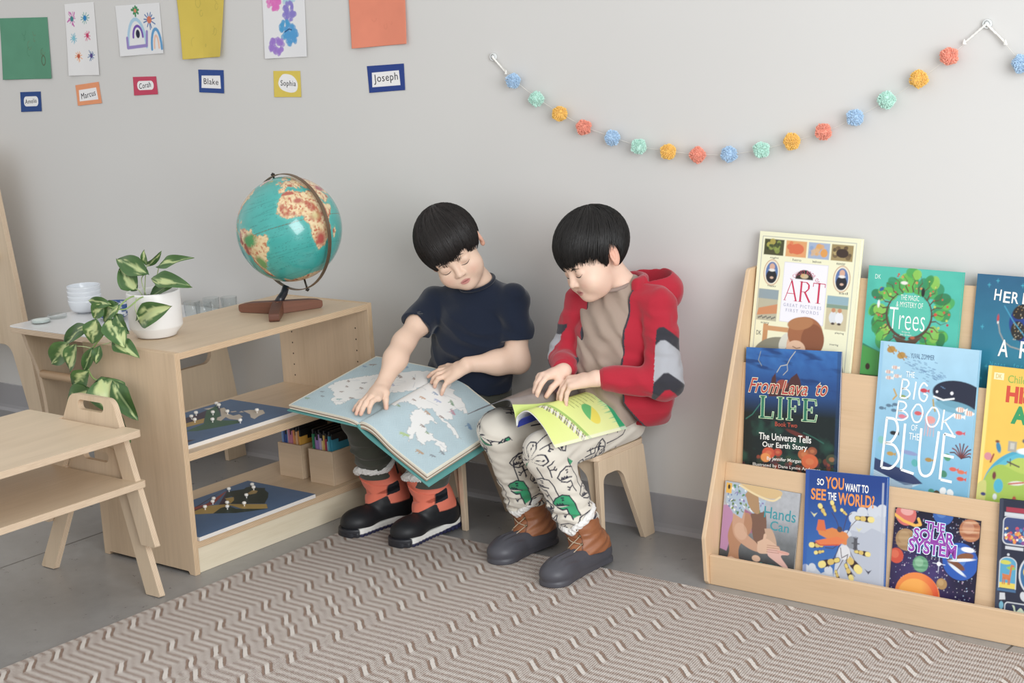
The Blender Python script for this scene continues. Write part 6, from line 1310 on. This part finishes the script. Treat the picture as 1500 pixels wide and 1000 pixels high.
# ---------------------------------------------------------------- boy in navy
def boy_navy():
    sk = lin('e6c2a8')
    p = thing('person', 'boy in navy t-shirt and coral boots seated with head tilted over the atlas', 'person', (-.59, -.2, .008), 'boys reading on stools')
    dn = V3(.60, -.80, 0); ph = math.radians(27); up = V3(*(-dn[:2]*math.cos(ph)), math.sin(ph)); fw = V3(*(dn[:2]*math.sin(ph)), math.cos(ph)); fw = fw+V3(-.8, -.6, 0)*.30
    F = head_frame(fw, up); O = V3(-.560, -.209, .793); k = 1.03; N = V3(-.522, -.150, .690)
    S = Solid(); head(S, O, F, N, k)
    Pv, C = V3(-.59, -.135, .375), V3(-.553, -.145, .56); shR, shL = V3(-.660, -.185, .630), V3(-.428, -.12, .640)
    S.ell(C, (.100, .074, .11), k=.02).ell((C+Pv)/2, (.090, .070, .12), k=.02).ell(Pv, (.10, .085, .07), k=.02).cap(N, C, .036, .06, .02)
    for a in (shR, shL): S.cap(N-V3(0, 0, .035), a-V3(0, 0, .006), .026, .032, .02)
    elR, wrR, elL, wrL = V3(-.654, -.335, .545), V3(-.623, -.462, .457), V3(-.406, -.140, .474), V3(-.481, -.272, .486)
    limb(S, [shR, (shR+elR)/2, elR], [.034, .033, .0265], .02); limb(S, [elR, elR*.6+wrR*.4, wrR], [.0275, .0290, .0205], .03)
    limb(S, [shL, (shL+elL)/2, elL], [.034, .034, .0290], .02); limb(S, [elL, elL*.6+wrL*.4, wrL], [.030, .0300, .0205], .03)
    hand(S, wrR, [(-.585, -.526, .437), (-.601, -.534, .441), (-.617, -.533, .438), (-.631, -.524, .431)], [(-.590, -.560, .404), (-.603, -.578, .402), (-.617, -.581, .402), (-.641, -.566, .405)], (-.574, -.509, .406), (-.591, -.488, .442), (0, -.35, .94), (.052, .058, .054, .044))
    hand(S, wrL, [(-.546, -.278, .468), (-.540, -.295, .464), (-.530, -.310, .456), (-.514, -.318, .446)], [(-.592, -.310, .448), (-.570, -.322, .437), (-.553, -.330, .428), (-.525, -.335, .411)], (-.598, -.252, .460), (-.527, -.258, .472), (.3, -.1, .95), (.048, .052, .047, .037))
    kR, aR, kL, aL = V3(-.755, -.415, .335), V3(-.764, -.350, .10), V3(-.530, -.370, .262), V3(-.594, -.348, .10); hR, hL = V3(-.635, -.15, .365), V3(-.535, -.14, .365)
    for h_, kn, an, ft in ((hR, kR, aR, V3(-.775, -.46, .045)), (hL, kL, aL, V3(-.588, -.455, .045))): limb(S, [h_, kn], [.062, .045]); limb(S, [kn, kn*.6+an*.4, an], [.045, .040, .028]); limb(S, [an-V3(0, 0, .03), ft-V3(0, 0, .012)], [.026, .020])
    def col(P):
        c = np.tile(sk, (len(P), 1))*(1+.035*wav(P, .05, 2)[:, None])
        for T in ((-.59, -.56, .40), (-.603, -.578, .402), (-.617, -.581, .402), (-.641, -.566, .405), (-.574, -.509, .406), (-.592, -.31, .448), (-.57, -.322, .437), (-.553, -.33, .428), (-.525, -.335, .411)): c = mixc(c, .5-np.linalg.norm(P-np.array(T), axis=1)/.03, 'd98c76')
        return head_paint(c, P, O, F, k, sk)
    body = solid('body', S, (-.93, -.66, .02), (-.33, .02, .93), .0022, SKIN, p, col)
    # hair
    cen, rad = (0, .014, .033), (.085, .102, .091)
    def zl(th):
        a = np.abs(th); return np.interp(a, [0, .5, .85, 1.15, 1.42, 1.62, 1.85, 2.3, 3.15], [.001, .003, .002, -.010, -.024, .022, .012, -.045, -.060])-(th < -.4)*.085*np.clip((a-.4)*1.1, 0, 1)-.012*np.exp(-((th-.75)/.25)**2)
    def fh(P):
        q = (P-O)@F/k; d = d_ell(q, cen, rad)+.0016*np.sin(np.arctan2(q[:, 0], q[:, 1]-.02)*46+q[:, 2]*30)*np.clip(q[:, 2]*-8+1, 0, 1); th = np.arctan2(q[:, 0], -q[:, 1])
        d = smax(d, zl(th)+.006+.004*np.sin(th*17)+.003*np.sin(th*41+1)-q[:, 2], .006); inner = d_ell(q, (0, .004, .02), (.066, .076, .075)); return smax(d, -inner, .004)*k
    hv = MB(); V, Q = skin(fh, O-.15, O+.15, .0024); hv.add(V, Q, lin('120e0d'), smooth=True)
    strands(hv, O, F, cen, np.array(rad)+.0005, (.15, .45, 1), zl, 2600, 5, '1a1412', k)
    put(hv, 'hair', HAIRM, p)
    for s in (1, -1):
        brow('eyelashes', O, F, k, [(s*.016, -.0155), (s*.024, -.0185), (s*.034, -.0185), (s*.043, -.014)], .0011, '2a1f1a', p, S)
        brow('eyebrow', O, F, k, [(s*.014, .010), (s*.026, .0145), (s*.040, .010)], .0016, '3a2c26', p, S)
    # t-shirt
    hem = V3(-.585, -.16, .395)
    def fs(P):
        w_ = .006*wav(P, .09, 1)+.0075*(np.abs(np.sin((P[:, 2]*1.3+P[:, 0]*.9-P[:, 1]*.4)*38+1.6*wav(P, .14, 4)))-.6)*np.clip((.64-P[:, 2])*6, .15, 1)
        d = smin(smin(d_ell(P, C, (.118, .092, .125)), d_ell(P, (C+Pv)/2+V3(0, -.01, 0), (.122, .098, .13)), .04), d_ell(P, Pv+V3(0, -.012, .0), (.135, .11, .09)), .05)
        d = smin(d, d_cap(P, N-V3(0, -.004, .032), C+V3(0, 0, .05), .052, .090), .03)
        for a, b, n_, q in ((shR, elR, .60, 0), (shL, elL, .64, 1)):
            d = smin(d, d_cap(P, N-V3(0, 0, .026), a, .041, .044), .03); e_ = a+(b-a)*n_; ax = unit(b-a)
            sl = smax(d_cap(P, a, a+(b-a)*1.1, .046, .051), (P-e_)@ax, .004); sl = smax(sl, -smax(d_cap(P, a, b, .038, .038), -((P-e_)@ax+.022), .003), .003); d = smin(d, sl, .016)
        d = d+w_; d = smax(d, -(P[:, 2]-(.392+.10*(P[:, 0]+.59)*-1.1+.004*np.sin(P[:, 0]*60))), .006)
        nk = d_ell(P, N+V3(.002, -.012, .016), (.047, .050, .032)); return smax(d, -nk, .006)
    def cs(P):
        c = np.tile(lin('141f33'), (len(P), 1)); return c
    solid('t_shirt', fs, (-.80, -.36, .38), (-.33, -.005, .74), .0026, KNIT, p, cs)
    q = np.linspace(0, 2*np.pi, 40, endpoint=False); mb = MB(); ring = np.array([N+V3(.002, -.012, .004)+V3(.047*math.cos(a), .050*math.sin(a), -.006*math.sin(-a)+.010*math.sin(a)) for a in q]); tube(mb, ring, .0052, 8, lin('111b2d'), closed=True); put(mb, 'collar', KNIT, p)
    # trousers
    def fp(P):
        d = d_ell(P, Pv, (.118, .102, .085))
        for h_, kn, an in ((hR, kR, aR), (hL, kL, aL)): d = smin(d, smin(d_cap(P, h_, kn, .076, .060), d_cap(P, kn, an, .060, .043), .02), .02)
        return smax(d+.004*wav(P, .07, 3)+.0025*np.sin(P[:, 2]*150+4*wav(P, .1, 5))*(P[:, 2] < .26), .150-P[:, 2], .006)
    solid('trousers', fp, (-.88, -.52, .14), (-.38, .0, .47), .0028, COTTON, p, lambda P: np.tile(lin('4c4e44'), (len(P), 1)))
    # snow boots
    for heel, toe, cuff, nm in (((-.735, -.255), (-.776, -.508), V3(-.770, -.358, .176), 0), ((-.574, -.250), (-.586, -.503), V3(-.590, -.354, .180), 1)):
        H, f, l, L = bootframe(heel, toe); loc = lambda P: np.stack([(P-H)@f, (P-H)@l, P[:, 2]-.008], 1); ank = H+f*.082+V3(0, 0, .075)
        def up_(P):
            q = loc(P); d = smin(d_cap(q, (.055, 0, .046), (.17, 0, .036), .040, .031), d_ell(q, (L-.058, 0, .034), (.056, .046, .036)), .02); d = smin(d, d_cap(q, (.05, 0, .05), (.075, 0, .10), .043, .045), .03)
            return smax(d, .018-q[:, 2], .004)
        def shf(P): return smax(smin(d_cap(P, ank, cuff, .046, .056), d_cap(P, H+f*.125+V3(0, 0, .068), ank+V3(0, 0, .02), .033, .042), .03)+.0015*wav(P, .05, 2), (P-cuff)@unit(cuff-ank)-.004, .004)
        def boot(P): return smin(up_(P), shf(P), .012)
        def cbt(P):
            q = loc(P); c = np.tile(lin('1b1c20'), (len(P), 1)); lim = .074+np.clip((.045-q[:, 0])*1.6, 0, .05)+np.clip((q[:, 0]-.112)*3, 0, .1)*(q[:, 2] < .094)-.004
            co_ = np.clip((q[:, 2]-lim)*500, 0, 1)*(1-np.clip((.011-np.abs(q[:, 1]-.004))*900, 0, 1)*(q[:, 2] < .098)*(q[:, 0] > .07)); c = mixc(c, co_, 'f0795c')
            return mixc(c, (q[:, 2]-.146)*500*(q[:, 1] > .012)*(q[:, 0] < .075), '1c1d22')
        lo, hi = np.minimum(H, H+f*L)-.08, np.maximum(H, H+f*L)+.08; lo[2], hi[2] = .0, .26
        bt = solid('snow_boot', boot, lo, hi, .0020, mat('boot_fabric', None, .5, bump=.12, bscale=700, spec=.35), p, cbt)
        def fso(P):
            q = loc(P); d2 = sole2d(q, L+.004, .041, .047); z = q[:, 2]; wv = .012*np.clip((.10-q[:, 0])*8, 0, 1); return smax(smax(d2, z-.024-wv, .005), -z, .002)+.0012*np.sin(q[:, 0]*420)*(z < .011)
        def cso(P):
            q = loc(P); c = np.tile(lin('e6e4de'), (len(P), 1)); c = mixc(c, (-.002+.0115+.010*np.clip((.11-q[:, 0])*9, 0, 1)-q[:, 2])*900, '232448'); return mixc(c, (q[:, 0]-L+.028)*500*(np.abs(q[:, 1]) < .06), '24252c')
        solid('sole', fso, lo, hi, .0022, RUBBER, bt, cso)
        for zc, tl in ((.136, .30), (.108, -.34)):
            n_ = unit(V3(0, 0, 1)+l*tl+f*.25); c0 = H+f*.07+V3(0, 0, zc)
            solid('strap', lambda P: smax(smax(shf(P)-.0035, np.abs((P-c0)@n_)-.0125, .003), -((P-c0)@f-.012), .003), lo, hi, .0022, COTTON, bt, lambda P: mixc(np.tile(lin('ee7557'), (len(P), 1)), ((P-c0)@l-.040)*400, '22232a'))
        q_ = np.linspace(0, 2*np.pi, 40, endpoint=False); ax = unit(cuff-ank); a1 = unit(f-ax*(f@ax)); a2 = np.cross(ax, a1)
        def ff(P):
            v = P-cuff; h_ = v@ax; r_ = np.hypot(v@a1, v@a2); an_ = np.arctan2(v@a2, v@a1); h0 = .014+.014*np.cos(an_*2)-.012*np.cos(an_)
            return np.hypot(r_-.054, h_-h0)-.0125+.0035*wav(P, .012, 3)+.002*wav(P, .006, 6)
        solid('fur_cuff', ff, cuff-.09, cuff+.09, .0022, mat('fur', 'f0eeea', .95, .08, 300, .6, 500, .003, sheen=.4), bt)
boy_navy()
# ---------------------------------------------------------------- boy in red
DINO = [[(2, 0), (2, 5), (2.6, 8), (5, 9.4), (8, 9), (9.8, 7.6), (9.3, 6.3), (5.5, 5.6), (4.4, 5.1)], [(8.8, 6.2), (8.3, 7), (7.9, 6.1), (7.3, 6.8), (6.9, 5.95), (6.4, 6.5), (6, 5.7)], [(9.1, 5.7), (7.2, 4.5), (5.6, 4.3), (5.6, 2.4), (5.2, 0)], [(5.4, 7.5), (5.7, 7.7), (5.9, 7.5)], [(5.1, 8.2), (5.9, 8.5)], [(5.6, 2.6), (7, 2.2), (7.8, 3)], [(7, 2.2), (7.6, 1.6), (8, 2)]]
def boy_red():
    sk = lin('ecc6ae')
    p = thing('person', 'boy in red hooded jacket and dinosaur trousers seated reading the magazine', 'person', (-.12, -.2, .008), 'boys reading on stools')
    a = math.radians(64); pi_ = math.radians(33); f0 = V3(-math.sin(a), 0, math.cos(a)); fw = f0*math.cos(pi_)+V3(0, -1, 0)*math.sin(pi_); up = f0*math.sin(pi_)+V3(0, 1, 0)*math.cos(pi_)
    F = head_frame(fw, up); O = V3(-.074, -.218, .804); k = 1.0; N = V3(-.034, -.150, .715)
    S = Solid(); head(S, O, F, N, k)
    Pv, C = V3(-.115, -.12, .375), V3(-.058, -.142, .585); shR, shL = V3(-.160, -.150, .668), V3(.072, -.145, .672)
    S.ell(C, (.095, .072, .11), k=.02).ell((C+Pv)/2, (.085, .068, .12), k=.02).ell(Pv, (.095, .08, .07), k=.02).cap(N, C, .034, .06, .02)
    for q in (shR, shL): S.cap(N-V3(0, 0, .035), q-V3(0, 0, .006), .024, .030, .02)
    elR, wrR, elL, wrL = V3(-.213, -.175, .515), V3(-.136, -.288, .506), V3(.112, -.182, .478), V3(-.028, -.292, .498)
    limb(S, [shR, elR], [.031, .028]); limb(S, [elR, wrR], [.031, .021]); limb(S, [shL, elL], [.031, .028]); limb(S, [elL, wrL], [.031, .021])
    hand(S, wrL, [(-.103, -.297, .492), (-.100, -.313, .494), (-.090, -.328, .490), (-.077, -.339, .482)], [(-.132, -.318, .444), (-.121, -.338, .441), (-.103, -.351, .438), (-.083, -.354, .434)], (-.128, -.285, .452), (-.077, -.272, .486), (-.15, -.1, 1), bend=[(-1, -.2, .6)]*4)
    hand(S, wrR, [(-.147, -.342, .503), (-.163, -.343, .504), (-.178, -.337, .499), (-.190, -.327, .491)], [(-.163, -.376, .449), (-.178, -.366, .449), (-.188, -.350, .448), (-.195, -.334, .446)], (-.148, -.352, .450), (-.128, -.316, .488), (-.1, -.3, 1), bend=[(-.3, -1, .6)]*4)
    kR, aR, kL, aL = V3(-.276, -.395, .352), V3(-.262, -.300, .10), V3(-.100, -.430, .322), V3(-.046, -.355, .10); hR, hL = V3(-.165, -.14, .352), V3(-.066, -.130, .348)
    for h_, kn, an, ft in ((hR, kR, aR, V3(-.257, -.42, .045)), (hL, kL, aL, V3(-.03, -.49, .045))): limb(S, [h_, kn], [.048, .040]); limb(S, [kn, kn*.6+an*.4, an], [.043, .040, .028]); limb(S, [an-V3(0, 0, .045), ft-V3(0, 0, .018)], [.021, .018])
    def col(P):
        c = np.tile(sk, (len(P), 1))*(1+.03*wav(P, .05, 2)[:, None])
        for T in ((-.132, -.318, .444), (-.121, -.338, .441), (-.103, -.351, .438), (-.083, -.354, .434), (-.163, -.376, .449), (-.148, -.352, .450), (-.178, -.366, .449)): c = mixc(c, .5-np.linalg.norm(P-np.array(T), axis=1)/.03, 'd98c76')
        return head_paint(c, P, O, F, k, sk)
    solid('body', S, (-.36, -.60, .02), (.20, .02, .95), .0022, SKIN, p, col)
    cen, rad = (0, .014, .034), (.085, .103, .090)
    def zl(th):
        q = np.abs(th); return np.interp(q, [0, .5, .9, 1.15, 1.38, 1.52, 1.64, 1.95, 2.15, 2.6, 3.15], [.012, .012, .008, .000, -.046, -.034, .018, .012, -.040, -.066, -.068])
    def fh(P):
        q = (P-O)@F/k; d = d_ell(q, cen, rad)+.0016*np.sin(np.arctan2(q[:, 0], q[:, 1]-.02)*46+q[:, 2]*30)*np.clip(q[:, 2]*-8+1, 0, 1); th = np.arctan2(q[:, 0], -q[:, 1])
        d = smax(d, zl(th)+.006+.004*np.sin(th*15)+.0035*np.sin(th*39+1)-q[:, 2], .006); inner = d_ell(q, (0, .004, .02), (.066, .076, .075)); return smax(d, -inner, .004)*k
    hv = MB(); V, Q = skin(fh, O-.15, O+.15, .0024); hv.add(V, Q, lin('100e0e'), smooth=True)
    strands(hv, O, F, cen, np.array(rad)+.0005, (.1, .4, 1), zl, 2800, 8, '171413', k, .0045, .0026); put(hv, 'hair', HAIRM, p)
    for s in (1, -1):
        brow('eyelashes', O, F, k, [(s*.016, -.014), (s*.024, -.0175), (s*.034, -.0175), (s*.044, -.012)], .0011, '2a1f1a', p, S)
        brow('eyebrow', O, F, k, [(s*.013, .003), (s*.026, .008), (s*.042, .004)], .0016, '3a2c26', p, S)
    # shirt under the jacket
    def fs(P):
        w_ = .003*wav(P, .07, 2)+.0035*np.sin((P[:, 2]*.9+P[:, 0]*1.4+P[:, 1]*.5)*80+2*wav(P, .1, 4))
        d = smin(smin(d_ell(P, C, (.108, .094, .125)), d_ell(P, (C+Pv)/2+V3(0, -.018, 0), (.105, .098, .13)), .04), d_ell(P, Pv+V3(.01, -.010, .015), (.112, .100, .075)), .05)
        d = smin(d, d_cap(P, N-V3(0, 0, .012), C+V3(0, 0, .05), .050, .085), .03)
        for q in (shR, shL): d = smin(d, d_cap(P, N-V3(0, 0, .03), q, .038, .038), .025)
        d = smin(d, d_cap(P, V3(-.080, -.12, .368), V3(-.030, -.205, .345), .050, .036), .03)
        return smax(smax(d+w_, .352-P[:, 2], .004), -d_ell(P, N+V3(-.012, -.018, .020), (.046, .046, .030)), .006)
    solid('t_shirt', fs, (-.27, -.34, .33), (.14, -.0, .76), .0026, KNIT, p, lambda P: np.tile(lin('a38f80'), (len(P), 1)))
    q = np.linspace(0, 2*np.pi, 40, endpoint=False); mb = MB(); ring = np.array([N+V3(-.012, -.018, .010)+V3(.044*math.cos(t_), .045*math.sin(t_), .012*math.sin(t_)) for t_ in q]); tube(mb, ring, .0050, 8, lin('98847a'), closed=True); put(mb, 'collar', KNIT, p)
    # hooded jacket: shell with an open front
    zc = [(.36, -.055, .085), (.42, -.075, .075), (.50, -.068, .066), (.58, -.055, .062), (.66, -.046, .060), (.76, -.044, .060)]
    def opening(P):
        xc = np.interp(P[:, 2], [z[0] for z in zc], [z[1] for z in zc]); hw = np.interp(P[:, 2], [z[0] for z in zc], [z[2] for z in zc]); return np.maximum(np.abs(P[:, 0]-xc)-hw, P[:, 1]+.155)
    def torso(P):
        d = smin(smin(d_ell(P, C+V3(0, .006, 0), (.122, .103, .130)), d_ell(P, (C+Pv)/2+V3(.01, .0, 0), (.125, .108, .14)), .04), d_ell(P, Pv+V3(.048, .002, .020), (.146, .108, .100)), .05)
        for q_ in (shR, shL): d = smin(d, d_cap(P, N-V3(0, 0, .028), q_, .046, .046), .025)
        return d
    def fj(P):
        w_ = .0035*wav(P, .10, 6)+.0018*np.sin((P[:, 2]*1.2-P[:, 0]*.8+P[:, 1])*60+2*wav(P, .1, 1))
        d = torso(P)+w_; hemz = .338+.07*np.clip(-P[:, 1]-.10, 0, .2); d = smax(d, hemz-P[:, 2], .006); d = smax(d, -np.maximum(opening(P), (P[:, 1]+.10)), .005)
        for s_, e_, w in ((shR, elR, wrR), (shL, elL, wrL)):
            sl = smin(d_cap(P, s_, e_, .048, .044), d_cap(P, e_, e_+(w-e_)*.80, .044, .034), .02)+.0018*np.sin(((P-e_)@unit(w-s_))*120+2.5*wav(P, .08, 3))+.0025*wav(P, .06, 5)
            ax = unit(w-e_); cu = np.maximum(d_cap(P, e_+(w-e_)*.5, w, .031, .029), np.abs((P-(e_+(w-e_)*.79))@ax)-.022); cu = np.maximum(cu, -np.maximum(d_cap(P, e_, w, .0245, .0245), -(P-(e_+(w-e_)*.82))@ax)); d = smin(smin(d, sl, .012), cu, .004)
        return smax(d, -d_ell(P, N+V3(-.012, -.030, .035), (.050, .060, .045)), .005)
    def cj(P):
        c = np.tile(lin('b5142f'), (len(P), 1))
        for s_, e_ in ((shL, elL), (shR, elR)):
            b = e_-s_; L = np.linalg.norm(b); ax = b/L; v = P-s_; t = v@ax; r_ = np.linalg.norm(v-t[:, None]*ax, axis=1); lat = np.abs((v-t[:, None]*ax)@unit(np.cross(ax, V3(.62, -.78, 0))))
            t = t/L+.9*np.maximum(lat-.006, 0)/L*-.9; on = (r_ < .062)*((P-e_)@unit(wrL-elL if e_ is elL else wrR-elR) < .035); ind = lambda lo, hi: np.clip((t-lo)*70, 0, 1)*np.clip((hi-t)*70, 0, 1)*on
            c = mixc(c, ind(.30, 1.12), '34343c'); c = mixc(c, ind(.47, .90), 'a9abb2')
        op = opening(P); tr = (np.abs(op) < .0062)*(torso(P) > -.02)*(P[:, 1] < -.10)*(np.linalg.norm(P-wrR, axis=1) > .05)*(np.linalg.norm(P-wrL, axis=1) > .06); c = mixc(c, tr*1., '3a3a44')
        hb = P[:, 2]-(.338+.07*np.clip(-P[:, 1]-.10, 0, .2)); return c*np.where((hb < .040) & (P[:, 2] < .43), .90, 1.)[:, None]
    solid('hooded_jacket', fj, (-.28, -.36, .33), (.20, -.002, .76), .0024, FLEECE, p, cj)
    def fhd(P):
        q_ = P-N; d = d_ell(P, N+V3(.048, .060, -.018), (.094, .066, .070))+.003*wav(P, .06, 2); d = smax(d, -d_ell(P, N+V3(.040, .052, .030), (.074, .050, .072)), .006)
        rim = np.interp(np.arctan2(q_[:, 1]-.0, q_[:, 0]), [-3.2, -1.6, -.6, 0, 1.6, 3.2], [.0, .0, .02, .03, .03, .0]); col_ = smax(np.abs(np.hypot(q_[:, 0]*1.0+.0, (q_[:, 1]+.006)*.95)-.060)-.012, np.abs(q_[:, 2]+.012-rim*.5)-.028, .014); col_ = smax(col_, -(q_[:, 1]+.030), .012)
        d = smin(d, col_, .010); return smax(d, P[:, 1]+.004, .004)
    solid('hood', fhd, N-.16, N+.16, .0024, FLEECE, p, lambda P: np.tile(lin('b5142f'), (len(P), 1)))
    # dinosaur print trousers
    legs = ((hR, kR, aR, 11), (hL, kL, aL, 23))
    def fp(P):
        d = d_ell(P, Pv+V3(0, 0, -.002), (.115, .100, .078))
        for h_, kn, an, sd in legs:
            g = smin(d_cap(P, h_, kn, .066, .056), d_cap(P, kn, kn*.12+an*.88, .057, .046), .018); low = np.clip((.24-P[:, 2])*9, 0, 1)
            g = g+.0045*np.sin(P[:, 2]*210+3*wav(P, .07, sd % 7))*low+.0035*wav(P, .06, sd % 5)-.006*low; d = smin(d, g, .014)
        return smax(d, .118-P[:, 2], .006)
    V, Q = skin(fp, (-.36, -.52, .10), (.05, -.0, .46), .00185); c = np.tile(lin('ddd6c8'), (len(V), 1))
    own = np.argmin([np.minimum(d_cap(V, h_, kn, .07, .057), d_cap(V, kn, an, .057, .046)) for h_, kn, an, _ in legs], 0)
    for li, (h_, kn, an, sd) in enumerate(legs):
        A = unit(kn-h_); B = unit(an-kn); L1 = np.linalg.norm(kn-h_); tB = (V-kn)@B; tA = (V-h_)@A; shin = (d_cap(V, kn, an, .057, .046) < d_cap(V, h_, kn, .07, .057)); s_ = np.where(shin, L1+tB, tA)
        def ang(o, ax, ref):
            v = V-o; u = unit(ref-ax*(ref@ax)); w = np.cross(ax, u); return np.arctan2(v@w, v@u)
        w1 = np.where(shin, ang(kn, B, V3(.55, -.80, .1)), ang(h_, A, V3(.70, -.1, .6)))*.060; s2 = s_*100; w2 = w1*100; r = R_(sd); m0 = own == li
        k_ = 0
        for row in range(11):
            for cx_ in range(-2, 3):
                u0 = cx_*8.2+(row % 2)*4.1+r.uniform(-.6, .6)-4; v0 = row*6.9+r.uniform(-.6, .6)+7; sc_ = .78; flip = -1 if r.random() < .35 else 1; k_ += 1
                U_ = (w2-u0)/sc_*flip; W_ = -(s2-v0)/sc_; m = m0 & (np.abs(U_-4) < 8) & (W_ > -2) & (W_ < 11)
                if not m.any(): continue
                uu, ww = U_[m], W_[m]; d = np.full(len(uu), 99.)
                for line in DINO:
                    for i in range(len(line)-1): d = np.minimum(d, seg_dist(uu, ww, line[i], line[i+1]))
                if r.random() < .12: c[m] = mixc(c[m], -inpoly(uu, ww, DINO[0]+DINO[2])*4, '1f9a66')
                c[m] = mixc(c[m], (.33-d)*5, '23243a')
    mb = MB(); mb.add(V, Q, c, smooth=True); put(mb, 'trousers', COTTON, p)
    # duck boots
    for heel, toe, cuff, nm in (((-.243, -.225), (-.258, -.482), V3(-.264, -.318, .140), 0), ((-.030, -.275), (-.029, -.550), V3(-.050, -.372, .140), 1)):
        H, f, l, L = bootframe(heel, toe); loc = lambda P: np.stack([(P-H)@f, (P-H)@l, P[:, 2]-.008], 1); ank = H+f*.080+V3(0, 0, .062)
        lo, hi = np.minimum(H, H+f*L)-.08, np.maximum(H, H+f*L)+.08; lo[2], hi[2] = .0, .24
        def rub(P):
            q = loc(P); d2 = sole2d(q, L, .040, .045); d = smin(d_cap(q, (.048, 0, .032), (L-.065, 0, .026), .041, .037), d_ell(q, (L-.056, 0, .026), (.056, .045, .034)), .015)
            rg = .0016*np.sin(q[:, 1]*380)*np.clip((q[:, 0]-.125)*20, 0, 1)*np.clip((q[:, 2]-.03)*60, 0, 1)*np.clip((L-.035-q[:, 0])*40, 0, 1); d = smax(d-rg, .006-q[:, 2], .004)
            d = smin(d, smax(smax(d2+.002, q[:, 2]-.013, .004), -q[:, 2], .002), .004); return smax(d, q[:, 2]-.055-.25*np.clip(.06-q[:, 0], 0, .06)-1.2*np.clip(q[:, 0]-.105, 0, .2), .003)
        bt = solid('duck_boot', rub, lo, hi, .0020, RUBBER, p, lambda P: np.tile(lin('4a4a52'), (len(P), 1)))
        solid('rubber_rim', lambda P: smax(np.abs(rub(P)-.001)-.0022, np.abs(loc(P)[:, 2]-.053-.25*np.clip(.06-loc(P)[:, 0], 0, .06)-1.2*np.clip(loc(P)[:, 0]-.105, 0, .2))-.004, .002), lo, hi, .0020, RUBBER, bt, lambda P: np.tile(lin('42424a'), (len(P), 1)))
        ax = unit(cuff-ank); a1 = unit(f-ax*(f@ax)); a2 = np.cross(ax, a1)
        def up_(P):
            q = loc(P); d = smin(d_cap(P, ank, cuff, .043, .050), d_cap(q, (.05, 0, .05), (.150, 0, .036), .038, .030), .03)+.0015*wav(P, .035, 4)+.0012*np.sin(P[:, 2]*260+q[:, 0]*120)*(q[:, 2] < .10); v = P-cuff; tg = np.abs(v@a2)
            return smax(smax(d, .045-q[:, 2], .003), v@ax-.004+.020*np.clip((.016-tg)*90, 0, 1)*(v@a1 > 0)+.012*np.cos(np.arctan2(v@a2, v@a1)), .004)
        def cup(P):
            q = loc(P); c = np.tile(lin('9a5c33'), (len(P), 1)); c = mixc(c, (wav(P, .03, 3)-.1)*.8, 'b57443'); c = mixc(c, (wav(P, .05, 6)-.2)*.8, '7a4526'); v = P-cuff; sm_ = np.abs(np.abs(v@a2)-.020); return mixc(c, (.0016-sm_)*900*(v@a1 > 0), '6a3c22')
        solid('boot_shaft', up_, lo, hi, .0020, LEATHER, bt, cup)
        def lin_(P):
            v = P-cuff; h_ = v@ax; an_ = np.arctan2(v@a2, v@a1); return np.hypot(np.hypot(v@a1, v@a2)-.044, h_-.004+.012*np.cos(an_)+.010*np.exp(-(an_/.35)**2))-.0105+.0028*wav(P, .012, 2)
        solid('fleece_lining', lin_, cuff-.08, cuff+.08, .0022, mat('fur'), bt, 'e6e0d6')
        def on(z, y, out=.002):
            pnt = ank+(cuff-ank)*z+a2*y; d = a1
            qq = pnt+d*.09
            for _ in range(60):
                v_ = up_(qq[None])[0]
                if v_ < .0002: break
                qq = qq-d*min(v_*.8, .004)
            return qq+d*out
        for j, z in enumerate((.0, .28, .56, .84)):
            for s_ in (1, -1): put(lathe(MB(), [(0, .003), (.0032, .003), (.0042, .0), (.0032, -.001)], on(z, s_*.019, .0005), 10, axis=a1), 'eyelet', mat('eyelet_metal', '8a7a62', .35, metal=.8), bt)
        mb = MB()
        for j, z in enumerate((.0, .28, .56)):
            for s_ in (1, -1): tube(mb, smooth_line([on(z, s_*.019), on(z+.10, s_*.006, .004), on(z+.18, -s_*.006, .005), on(z+.28, -s_*.019)], 12), .0014, 6, lin('b9a488'))
        e0 = on(.84, 0, .006)
        for dx, dz, s_ in ((.022, -.006, 1), (-.022, -.004, 1), (.014, -.030, 0), (-.012, -.034, 0), (.028, -.02, 0)): tube(mb, smooth_line([e0, e0+a2*dx*.7+a1*.012+V3(0, 0, dz*.2+.006), e0+a2*dx+a1*.010+V3(0, 0, dz)]+([e0+a2*dx*.4+a1*.010+V3(0, 0, dz-.004), e0] if s_ else []), 16), .0012, 6, lin('b9a488'))
        put(mb, 'laces', mat('lace', None, .8), bt)
        mb = MB(); tube(mb, [cuff-a1*.046+ax*.002+a2*.006*math.cos(t_)+ax*.016*math.sin(t_)-a1*.012*abs(math.sin(t_)) for t_ in np.linspace(0, 3.14, 12)], .003, 6, lin('5a3018')); put(mb, 'pull_loop', LEATHER, bt)
boy_red()
